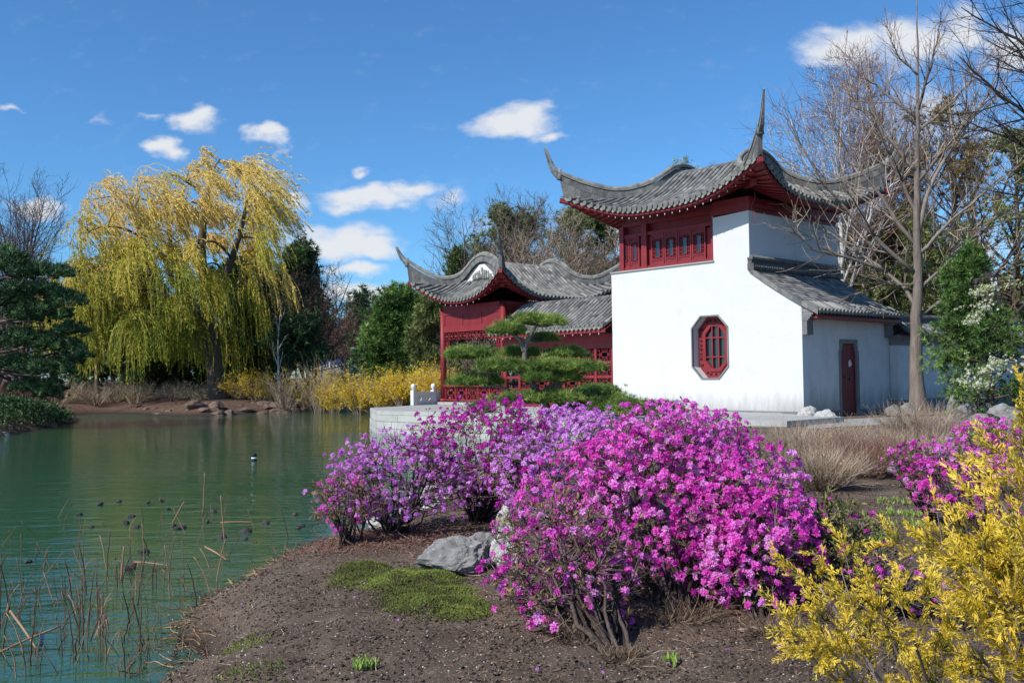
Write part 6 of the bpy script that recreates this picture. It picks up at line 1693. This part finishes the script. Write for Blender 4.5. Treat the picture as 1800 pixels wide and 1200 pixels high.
golden('golden_cypress', 'golden yellow thread leaved cypress filling the lower right corner', (b1.x, 3.4, z1), bo, RG(62), n1=14, size=.140, up=.15)
rg = RG(63); bo = []
b2 = at(1640, 1560, 3.1); z2 = gz(b2.x, 3.1)
for pts in ([(1640, 1500), (1600, 1280), (1500, 1120), (1440, 1030)], [(1650, 1500), (1600, 1200), (1540, 1080), (1480, 1035)], [(1620, 1500), (1550, 1300), (1470, 1190), (1410, 1140)],
             [(1650, 1500), (1620, 1250), (1570, 1130), (1545, 1075)], [(1640, 1500), (1580, 1300), (1510, 1200), (1450, 1130)],
            [(1660, 1500), (1650, 1280), (1620, 1160), (1600, 1110)]):
    dy = rg.uniform(-.4, .3); bo.append(([(x, y, 3.1+dy*s) for (x, y), s in zip(pts, np.linspace(0, 1, 4))], .013))
golden('golden_cypress', 'smaller golden yellow cypress at the bottom edge below the magenta mound', (b2.x, 3.1, z2), bo, RG(64), n1=10, size=.115, up=.15)

# ---- dry heath shrubs before the house
def heath(label, px, py, Y, wpx, hpx, seed, mt=m_twig_pale, n=420, group='dry heath shrubs before the house', name='heath_shrub'):
    rg = RG(seed); b = at(px, py, Y); B = (b.x, Y, gz(b.x, Y)); root = thing(name, label, 'shrub', B, 0, group)
    w_ = wpx/2/F_PX*Y; h = hpx/F_PX*Y; a = rg.uniform(0, 6.283, n); rr = rg.uniform(0, 1, n)**.6
    D = np.stack([np.cos(a)*rr*w_/h, np.sin(a)*rr*w_/h, .35+.9*(1-rr*.55)], -1); p0 = np.stack([np.cos(a)*rr*w_*.45, np.sin(a)*rr*w_*.45, -.02+0*a], -1)
    P, R = polys(p0, D, h*rg.uniform(.65, 1.1, n)/np.maximum(.75, norm(D)[:, 2]), np.full(n, .0045), rg, 6, .09 if mt is not m_dry else .30, (0, 0, -.1), .002)
    P2, R2 = grow(P, R, rg, 6, .25, 1, .40, .42, .7, 4, .10, (0, 0, .2), .0018, .2)
    m = MB(); m.tubes(P, R, 3, rg.uniform(0, 1, n)); m.build('stems', mt, root); m = MB(); m.tubes(P2, R2, 3, rg.uniform(0, 1, len(P2))); m.build('twigs', mt, root)
    if mt is m_dry: return
    f = MB(); q = P2[rg.integers(0, len(P2), 60), -1]; f.inst(LEAF, q, rotmats(rg.normal(0, .5, q.shape)+[0, 0, 1], rg.uniform(0, 6, len(q))), .03, rg.uniform(0, 1, len(q))); f.build('leaves', m_gold, root)
heath('straw coloured dry shrub, widest and nearest, right of the magenta mound', 1440, 845, 12.6, 115, 62, 421, n=460)
heath('straw coloured dry shrub directly before the boulder by the house corner', 1400, 800, 15.5, 110, 55, 422)
heath('reddish dry shrub below the red door', 1520, 820, 13.8, 110, 60, 423, m_twig_red)
heath('straw coloured dry shrub below the trunk of the bare tree', 1590, 812, 14.2, 110, 64, 424)
heath('brown dry shrub at the right end of the row', 1655, 800, 15, 100, 56, 425, m_twig)
heath('low dry shrub between the path and the reddish shrub', 1480, 785, 17, 130, 45, 426)
heath('low dry shrub at the foot of the bare tree', 1615, 770, 19.5, 120, 48, 427, m_twig_pale)
heath('small twiggy shrub beside the farthest rhododendron', 1700, 790, 15.5, 90, 60, 428, m_twig)

# dry undergrowth at the feet of the mound
for i, (px, py, w_, h_, lb) in enumerate(((1010, 1120, 150, 60, 'left foot of the front mound'), (1200, 1085, 220, 70, 'middle of the front mound'), (1360, 1110, 180, 60, 'right foot of the front mound'), (1090, 1150, 120, 45, 'nearest stems of the front mound'), (1470, 1090, 130, 60, 'leafy olive shrub'))):
    g_ = gnd(px, py, .45); heath('tangle of dry brown twigs under the '+lb, px, py-6, g_.y, w_*.8, h_*.55, 440+i, m_dry, n=110, group=None, name='dry_undergrowth')

# ---- rocks
def rk(px, pyb, wpx, hpx, label, seed, mt=m_rock, sub=5, z=.45, depth=.8, cuts=9, rough=.2, sink=.2, rz=0, name='rock'):
    p = gnd(px, pyb, z); Y = p.y; w_ = wpx/F_PX*Y; h = hpx/F_PX*Y
    return rock(name, label, (p.x, Y+w_*depth*.4, gz(p.x, Y)-.01), (w_, w_*depth, h*1.12), seed, mt, sub, rz, None, cuts, rough, sink=sink)
rk(795, 1006, 132, 74, 'large grey boulder on the moss beside the magenta mound', 11, depth=.7, cuts=14, rough=.2)
rk(842, 1000, 62, 64, 'grey boulder leaning on the right end of the large boulder', 12, depth=.8)
rk(893, 935, 42, 52, 'pale upright rock above the grey boulders', 13, m_rock_pale)
rk(893, 1000, 60, 62, 'pale split rock half hidden by the thin rhododendron', 14, m_rock_pale)
rk(735, 905, 80, 32, 'pale rock at the water behind the open rhododendron', 15, m_rock_pale, z=.25)
rk(770, 878, 60, 34, 'pale rock in the shade of the deep magenta rhododendron', 16, m_rock_pale, z=.25)
rk(665, 945, 42, 18, 'small white rock on the waterline between two rhododendrons', 17, m_rock_pale, z=.2)
rk(1040, 985, 40, 34, 'pale rock showing through the twigs of the front mound', 18, m_rock_pale)
for i, (px, py, w_, h_, lb, mt, Y) in enumerate([(1419, 735, 30, 24, 'pale rock leaning on the corner of the white wall', m_rock_pale, 26.2), (1451, 739, 34, 22, 'rounded pale boulder left of the red door', m_rock_pale, 25.6), (1571, 730, 26, 22, 'brownish rock right of the red door', m_rock, 28.2), (1597, 729, 26, 22, 'angular rock touching the bare tree foot', m_rock, 28.0),
        (1680, 727, 30, 42, 'tallest upright grey rock by the garden wall', m_rock, 25.5), (1697, 727, 34, 26, 'grey rock leaning against the tallest upright one', m_rock, 25), (1716, 725, 34, 32, 'grey rock in the middle of the right hand group', m_rock, 25.8), (1735, 728, 26, 22, 'dark pitted rock of the right hand group', m_rock, 25.5),
        (1735, 745, 50, 24, 'flat grey rock in front of the right hand group', m_rock, 22), (1772, 740, 54, 34, 'broad grey rock beneath the white blossom', m_rock, 21.5), (1795, 752, 60, 26, 'low grey rock at the right edge', m_rock, 19.5), (1660, 742, 30, 10, 'flattest grey stone on the path edge', m_rock, 23.5), (1570, 826, 24, 14, 'small grey stone under the dry shrubs', m_rock, 12.6), (1640, 800, 34, 20, 'grey stone between heath and rhododendron', m_rock, 13.5)]):
    p = at(px, py, Y); W_ = w_/F_PX*Y; H_ = h_/F_PX*Y
    rock('rock', lb, (p.x, Y, max(gz(p.x, Y), p.z)-.03), (W_, W_*.8, H_*1.1), 600+i, mt, 4, 0, None, 8, .16, sink=.15)

# ---- white blossom branches reaching in from the right
rg = RG(71); Yb = 15.5
tb = at(1990, 800, Yb); root = thing('blossoming_tree', 'small tree whose white blossomed boughs reach in at the right edge', 'tree', (tb.x, Yb, gz(tb.x, Yb))); B = np.array([tb.x, Yb, gz(tb.x, Yb)])
Ls = []; Rs = []
for pts, r in (([(1990, 800), (1985, 700), (1975, 600), (1960, 480)], .09), ([(1980, 640), (1900, 560), (1840, 500), (1790, 492), (1750, 505), (1720, 525), (1708, 545)], .035), ([(1750, 505), (1745, 525), (1732, 545), (1715, 560), (1703, 568)], .015), ([(1780, 494), (1768, 500), (1735, 510), (1712, 518)], .012),
               ([(1984, 700), (1900, 660), (1830, 640), (1790, 640), (1760, 655), (1730, 668), (1690, 662)], .035), ([(1800, 640), (1770, 635), (1745, 642), (1730, 650)], .015), ([(1770, 650), (1745, 672), (1720, 682), (1690, 672)], .013), ([(1985, 680), (1900, 620), (1840, 560), (1810, 500)], .03)):
    Ls.append(resample([np.array(at(a, b, Yb))-B for a, b in pts], 12)); Rs.append(np.linspace(r, .006, 12))
Ls = np.array(Ls); Rs = np.array(Rs); m = MB(); m.tubes(Ls[:1], Rs[:1], 10); m.build('trunk', m_bark, root)
m = MB(); m.tubes(Ls[1:], Rs[1:], 7); P2, R2 = grow(Ls[1:], Rs[1:], rg, 16, .35, 1, .8, .10, .6, 4, .15, (0, 0, .3), .003, .3); m.tubes(P2, R2, 4); m.build('branches', m_bark, root)
Q = P2[:, 1:].reshape(-1, 3); Q = np.concatenate([Q, Q+rg.normal(0, .05, Q.shape)]); m = MB()
m.inst(TRUSS[1], Q, rotmats(rg.normal(0, .6, Q.shape)+[0, -.3, .8], rg.uniform(0, 6, len(Q))), rg.uniform(.018, .040, len(Q)), rg.uniform(.0, 1, len(Q))); m.build('blossom', m_blossom, root)
m = MB(); q = Q[rg.random(len(Q)) < .6]; m.inst(clump_leaves(4, 2, 1, .9), q, rotmats(rg.normal(size=q.shape), rg.uniform(0, 6, len(q))), .045, rg.uniform(0, 1, len(q))); m.build('leaves', m_newleaf, root)

# ---- moss cushions
def moss(px, py, wpx, hpx, seed, label, lift=.07, dens=9000):
    rg = RG(seed); c = gnd(px, py, .44); l = gnd(px-wpx/2, py, .44); u = gnd(px, py-hpx/2, .44); d_ = gnd(px, py+hpx/2, .44)
    ax = (c.x-l.x); ay = (u.y-d_.y)/2; n = int(dens*ax*ay*3.14)
    a = rg.uniform(0, 6.283, n); r = np.sqrt(rg.uniform(0, 1, n)); e = 1+.22*vnoise(np.stack([np.cos(a)*1.5, np.sin(a)*1.5, 0*a+seed], -1), 1.2, seed, 2)
    X = c.x+np.cos(a)*r*ax*e; Yv = (u.y+d_.y)/2+np.sin(a)*r*ay*e
    z = hgt(X, Yv)+lift*(1-r**3)*(.7+.5*vnoise(np.stack([X, Yv, 0*X], -1), 5, seed, 2))
    keep = rg.random(n) < np.clip(2.4*(1-r)+.9*vnoise(np.stack([X, Yv, 0*X], -1), 4.5, seed+3, 3)+.15, 0, 1); X, Yv, z = X[keep], Yv[keep], z[keep]; n = len(X)
    Q = np.stack([X, Yv, z], -1); m = MB(); tp = needle_tuft(7, seed, 1.2, .12)
    m.inst(tp, Q, rotmats(rg.normal(0, .35, Q.shape)+[0, 0, 1], rg.uniform(0, 6, n)), rg.uniform(.010, .026, n), np.clip(.5+.75*vnoise(Q, 3.2, 3, 3)+rg.normal(0, .15, n), 0, 1))
    return tag(m.build('moss', m_moss), label, None, None, 'stuff')
moss(632, 1008, 110, 44, 81, 'bright green moss cushion near the water')
moss(725, 1028, 190, 66, 82, 'green moss carpet below the grey boulder')
moss(815, 1075, 120, 40, 86, 'small olive moss patch at the foot of the thin rhododendron')
moss(755, 1058, 190, 56, 83, 'olive moss carpet in front of the green one')
moss(430, 1105, 110, 60, 84, 'thin yellow green moss on the muddy shore', .012, 1500)
moss(440, 1180, 150, 60, 85, 'thin yellow green moss at the bottom of the shore', .012, 1200)
# ---- sprouts along the bare path
rg = RG(90); m = MB()
for cx, cy, w_ in ((1590, 882, 60), (1585, 905, 50), (1590, 922, 40), (1540, 950, 30), (1480, 912, 20), (1620, 905, 30), (1560, 945, 25), (1300, 1050, 10), (1180, 1165, 12), (640, 1172, 25)):
    for _ in range(int(w_*.7)):
        p = base_at(cx+rg.uniform(-w_, w_)*.8, cy+rg.uniform(-5, 5)); k = 5
        m.inst(LEAFN, np.repeat([p], k, 0), rotmats(rg.normal(0, .35, (k, 3))+[0, 0, 1], rg.uniform(0, 6, k)), rg.uniform(.035, .075, k), rg.uniform(0, 1, k))
tag(m.build('sprouts', m_newleaf), 'fresh green sprouts in rows along the bare soil path', None, None, 'stuff')
# ---- soil litter: chips, needles, twigs, pebbles
def litter(name, label, mt, n, L, W, seed, ylo=4.2, yhi=13, flat=.25):
    rg = RG(seed); X = rg.uniform(-3, 5.2, n*3); Yv = ylo+(yhi-ylo)*rg.uniform(0, 1, n*3)**1.5; h = hgt(X, Yv); f_ = vnoise(np.stack([X, Yv, h*0], -1), 11, 21, 3)*.012*np.exp(-((Yv-6)/7)**2)
    ok = (h > .03) & (vnoise(np.stack([X, Yv, 0*X], -1), 2.2, seed, 2) > -.25); X, Yv, h = X[ok][:n], Yv[ok][:n], (h+f_)[ok][:n]; k = len(X)
    V = np.array([(-W, -W, -.3), (W, -W, -.1), (W*.8, W, .3), (-W*.7, W*.8, .1), (0, 0, .55), (0, 0, -.4)])*np.array([1, 1, 1]); V = V[:, [0, 2, 1]]; V = np.array([(-.5, -W, 0), (.5, -W*.7, 0), (.5, W*.7, 0), (-.5, W, 0), (0, 0, W*1.1)])
    F = np.array([(0, 1, 4), (1, 2, 4), (2, 3, 4), (3, 0, 4)])
    m = MB(); a = rg.uniform(0, 6.28, k); z = norm(rg.normal(0, flat, (k, 3))+[0, 0, 1]); m.inst((V, F), np.stack([X, Yv, h+.002], -1), rotmats(z, a), rg.uniform(.5, 1.3, k)*L, rg.uniform(0, 1, k))
    return tag(m.build(name, mt), label, None, None, 'stuff')
m_chip = mat('bark_chips', [(.04, .025, .018), (.12, .07, .045), (.26, .18, .12)], .9, 2, .2, .9)
m_grit = mat('pale_grit', [(.12, .10, .085), (.26, .24, .21), (.48, .46, .42)], .9, 2, .2, .9)
m_clod = mat('soil_clods', [(.035, .025, .019), (.07, .052, .040), (.115, .09, .072)], .95, 2, .3, .8)
litter('bark_chips', 'brown bark chips and needles strewn over the soil', m_chip, 16000, .035, .10, 91, flat=.35)
litter('grit', 'pale grit strewn over the soil', m_grit, 7000, .011, .40, 92)
litter('soil_crumbs', 'dark soil crumbs over the bank', m_clod, 26000, .020, .42, 93, flat=.5)
rg = RG(94); m = MB(); n = 420; X = rg.uniform(-2.6, 4.5, n); Yv = rg.uniform(4.4, 10.5, n); h = hgt(X, Yv); ok = h > .04; X, Yv, h = X[ok], Yv[ok], h[ok]; n = len(X); a = rg.uniform(0, 6.28, n)
Pq, Rq = polys(np.stack([X, Yv, h+.012], -1), np.stack([np.cos(a), np.sin(a), rg.normal(0, .15, n)], -1), rg.uniform(.04, .20, n), np.full(n, .0022), rg, 5, .18, (0, 0, 0), .001); m.tubes(Pq, Rq, 4, rg.uniform(0, 1, n))
tag(m.build('fallen_twigs', m_twig_pale), 'small fallen twigs lying on the soil', None, None, 'stuff')
m = MB()
pp = [base_at(x, y) for x, y in ((600, 1004), (624, 1050), (640, 1024), (890, 1010), (945, 1182), (1175, 1170), (1060, 1190), (425, 1028), (700, 1090), (1500, 1120), (1560, 1090), (1600, 1020), (1650, 1050), (1520, 1000), (1370, 1140), (1280, 1150))]
for k, p in enumerate(pp): pp[k] = (p[0], p[1], p[2]+.02)
m.inst(TRUSS[0], np.array(pp), rotmats(RG(3).normal(0, .3, (len(pp), 3))+[0, 0, 1], RG(4).uniform(0, 6, len(pp))), .018, .6); tag(m.build('fallen_petals', m_petal_pale), 'fallen magenta flowers scattered on the soil', None, None, 'stuff')
# dark wet debris along the waterline and rusty needles under the open rhododendron
rg = RG(95); m = MB()
n = 900; t = rg.uniform(0, 6, n); i = np.clip(t.astype(int), 0, 5)+3; f = (t-(i-3))[:, None]; A = POND[i]*(1-f)+POND[i+1]*f; A = A+rg.normal(0, .13, A.shape)+[.08, 0]; z = np.maximum(hgt(A[:, 0], A[:, 1]), 0)+.01; a = rg.uniform(0, 6.28, n)
Pq, Rq = polys(np.stack([A[:, 0], A[:, 1], z], -1), np.stack([np.cos(a), np.sin(a), rg.normal(.05, .2, n)], -1), rg.uniform(.05, .22, n), rg.uniform(.0025, .006, n), rg, 5, .3, (0, 0, 0), .002); m.tubes(Pq, Rq, 4, rg.uniform(0, 1, n))
tag(m.build('shore_debris', m_stalk), 'tangle of broken dead stalks washed up along the near shore', None, None, 'stuff')
m = MB(); n = 5200; X = -1.25+rg.normal(0, .42, n); Yv = 9.3+rg.normal(0, .36, n); h = hgt(X, Yv); ok = h > .1; X, Yv, h = X[ok], Yv[ok], h[ok]; n = len(X); a = rg.uniform(0, 6.28, n)
m.inst((np.array([(-.5, -.05, 0), (.5, -.02, 0), (.5, .02, .01), (-.5, .05, .02)]), np.array([(0, 1, 2, 3)])), np.stack([X, Yv, h+rg.uniform(0, .035, n)], -1), rotmats(rg.normal(0, .35, (n, 3))+[0, 0, 1], a), rg.uniform(.03, .075, n), rg.uniform(.3, 1, n)); tag(m.build('needle_litter', m_twig_red), 'rust red needle litter under the open rhododendron', None, None, 'stuff')
# ---- green blades at the shore
m = MB(); p = base_at(412, 1050, .1); k = 5; m.inst(LEAFN, np.repeat([p], k, 0), rotmats(np.array([(1, 0, .5), (-.5, 0, .8), (.8, .3, .9), (.1, .2, 1), (1, -.2, .25)]), np.arange(k)), np.array([.17, .12, .10, .09, .14]), .8)
o = m.build('iris_leaves', m_newleaf); tag(o, 'few fresh green blades sprouting at the muddy waterline', 'plant')

# ---- dead lotus stalks in the shallows
rg = RG(120)
def stalk_mesh(kind, seed):
    r = RG(seed); m = MB()
    if kind == 'upright':
        t = np.linspace(0, 1, 8); P = np.stack([.10*r.normal()*t**2, .08*r.normal()*t**2, -.15+1.15*t], -1); P[1:-1, :2] += r.normal(0, .006, (6, 2))
    elif kind == 'leaning':
        t = np.linspace(0, 1, 8); a = r.uniform(.3, .8); P = np.stack([math.sin(a)*t, .1*r.normal()*t, -.12+math.cos(a)*t*1.05+.05*t*t], -1)
    elif kind == 'bent':
        q = r.uniform(.45, .7); s_ = r.choice([-1, 1])*r.uniform(.35, .7); pts = [(0, 0, -.12), (.02, 0, q*.5), (.04, 0, q), (.08*s_, .0, q+.02), (s_*.5, .05, q*.45), (s_*.8, .08, .0)]; P = np.array(pts)
    else:
        q = r.uniform(.4, .8); pts = [(0, 0, -.12), (.02, 0, q*.5), (.0, 0, q*.9), (.05, 0, q), (.11, .01, q*.96), (.14, .02, q*.85)]; P = np.array(pts)
    n = len(P); R = np.linspace(.012, .008, n)*r.uniform(.75, 1.15); m.tubes(P[None], R[None], 6, r.uniform(.15, .9))
    sm = None
    if kind == 'nodding':
        e = P[-1]; V, F = ICO[2]; V = V*np.array([.035, .035, .03])*(1+.25*vnoise(V, 3, seed))[:, None]+e-[0, 0, .02]; sm = (V, F)
    return m, sm
tmpl = []
for kind, lb in (('upright', 'upright dry brown lotus stalk standing in the shallow pond'), ('leaning', 'slanting dry brown lotus stalk in the shallow pond'), ('bent', 'snapped dry lotus stalk bent down to the water'), ('nodding', 'dry lotus stalk with a nodding dark seed head')):
    for s_ in range(4):
        m, sm = stalk_mesh(kind, 130+s_*7+len(kind)); tmpl.append((kind, lb, m, sm))
meshes = []
count = 0
cl = []
while count < 284:
    if count < 5*46 and rg.random() < .62: px, py = rg.uniform(-5, 580), rg.uniform(880, 1195)
    else: px, py = rg.uniform(-5, 330), rg.uniform(1000, 1195)
    if py < 905+.0*px and rg.random() < .6: continue
    p = gnd(px, py, 0)
    if pond_sd(np.array([p.x]), np.array([p.y]))[0] > -.12: continue
    kk = rg.random(); ki = (0 if kk < .34 else 1 if kk < .58 else 2 if kk < .84 else 3)*4+rg.integers(0, 4)
    kind, lb, m, sm = tmpl[ki]
    H = rg.uniform(.12, .52)*(1.0 if kind == 'upright' else .75)*(1.0 if py < 1080 else .85)
    if ki >= len(meshes)*0 and not any(q[0] == ki for q in meshes):
        o = m.build('lotus_stalk', m_stalk); ch = None
        if sm is not None: c_ = MB(); c_.add(sm[0], sm[1], .5, True); ch = c_.build('seed_head', m_pod, o)
        meshes.append((ki, o, ch))
        tag(o, lb, 'lotus stalk', {'upright': 'upright dry lotus stalks', 'leaning': 'slanting dry lotus stalks', 'bent': 'snapped dry lotus stalks', 'nodding': 'lotus stalks with seed heads'}[kind])
        n_ = o
    else:
        _, src, ch = [q for q in meshes if q[0] == ki][0]; n_ = src.copy(); C.objects.link(n_)
        if ch is not None: c2 = ch.copy(); C.objects.link(c2); c2.parent = n_
    th = 1.0 if H > .3 else .8
    n_.location = (p.x, p.y, 0); n_.rotation_euler = (rg.normal(0, .05), rg.normal(0, .05), rg.uniform(0, 6.28)); n_.scale = (H*th, H*th, H)
    n_.scale = (H, H, H) if kind != 'upright' else (max(H, .5), max(H, .5), H)
    count += 1
for i, (x0, y0, x1, y1, h0, h1, lb) in enumerate([(18, 1073, 64, 1139, .20, .02, 'thick pale broken stalk slanting across the lower left reeds'), (-10, 1150, 105, 1100, .02, .17, 'long pale stalk lying low over the lower left reeds'), (235, 987, 298, 994, .06, .03, 'pale stalk lying flat on the water in mid pond'), (360, 960, 398, 983, .10, .03, 'orange brown stalk leaning down beside the dark pods'), (388, 918, 445, 917, .10, .10, 'thin stalk lying level over the upright reeds'), (300, 925, 324, 881, .0, .33, 'stout tan stalk slanting up from a dark pod'), (213, 1020, 218, 960, .0, .55, 'tallest thick brown stalk near the shore'), (395, 955, 388, 870, .0, .62, 'tall thin stalk left of the floating pods'), (357, 905, 360, 830, .0, .66, 'tallest thin stalk far out in the pond')]):
    a = gnd(x0, y0, h0); b = gnd(x1, y1, h0) if h1 < .3 else None
    if h1 >= .3: b = at(x1, y1, a.y)
    else: b = gnd(x1, y1, h1)
    P = np.array([a, (a+b)/2+Vector((0, 0, .01)), b])-np.array([a.x, a.y, 0]); m = MB(); m.tubes(resample(P, 8)[None], np.linspace(.010, .007, 8)[None], 7, .7)
    o = m.build('lotus_stalk', m_stalk); o.location = (a.x, a.y, 0); tag(o, lb, 'lotus stalk')
pods = [(209, 882), (260, 884), (176, 887), (284, 881), (231, 908), (222, 920), (312, 930), (320, 928), (305, 925), (253, 970), (366, 918), (376, 900), (431, 948), (433, 935), (524, 929), (519, 905), (236, 992), (230, 1001), (240, 927), (161, 927), (50, 988), (296, 895), (530, 925), (468, 920), (140, 905), (390, 945)]
src = None
for i, (px, py) in enumerate(pods):
    p = gnd(px, py, 0)
    if src is None:
        V, F = ICO[3]; m = MB(); V = V*(1+.3*vnoise(V, 2.5, 5, 2))[:, None]*np.array([.06, .05, .03]); m.add(V, F, .4, True); src = m.build('lotus_pod', m_pod); tag(src, 'dark rotting lotus seed pod floating on the pond', 'seed pod', 'floating lotus pods'); o = src
    else: o = src.copy(); C.objects.link(o)
    o.location = (p.x, p.y, .012); o.rotation_euler = (rg.normal(0, .3), rg.normal(0, .3), rg.uniform(0, 6)); s_ = rg.uniform(.6, 1.25); o.scale = (s_, s_, s_)
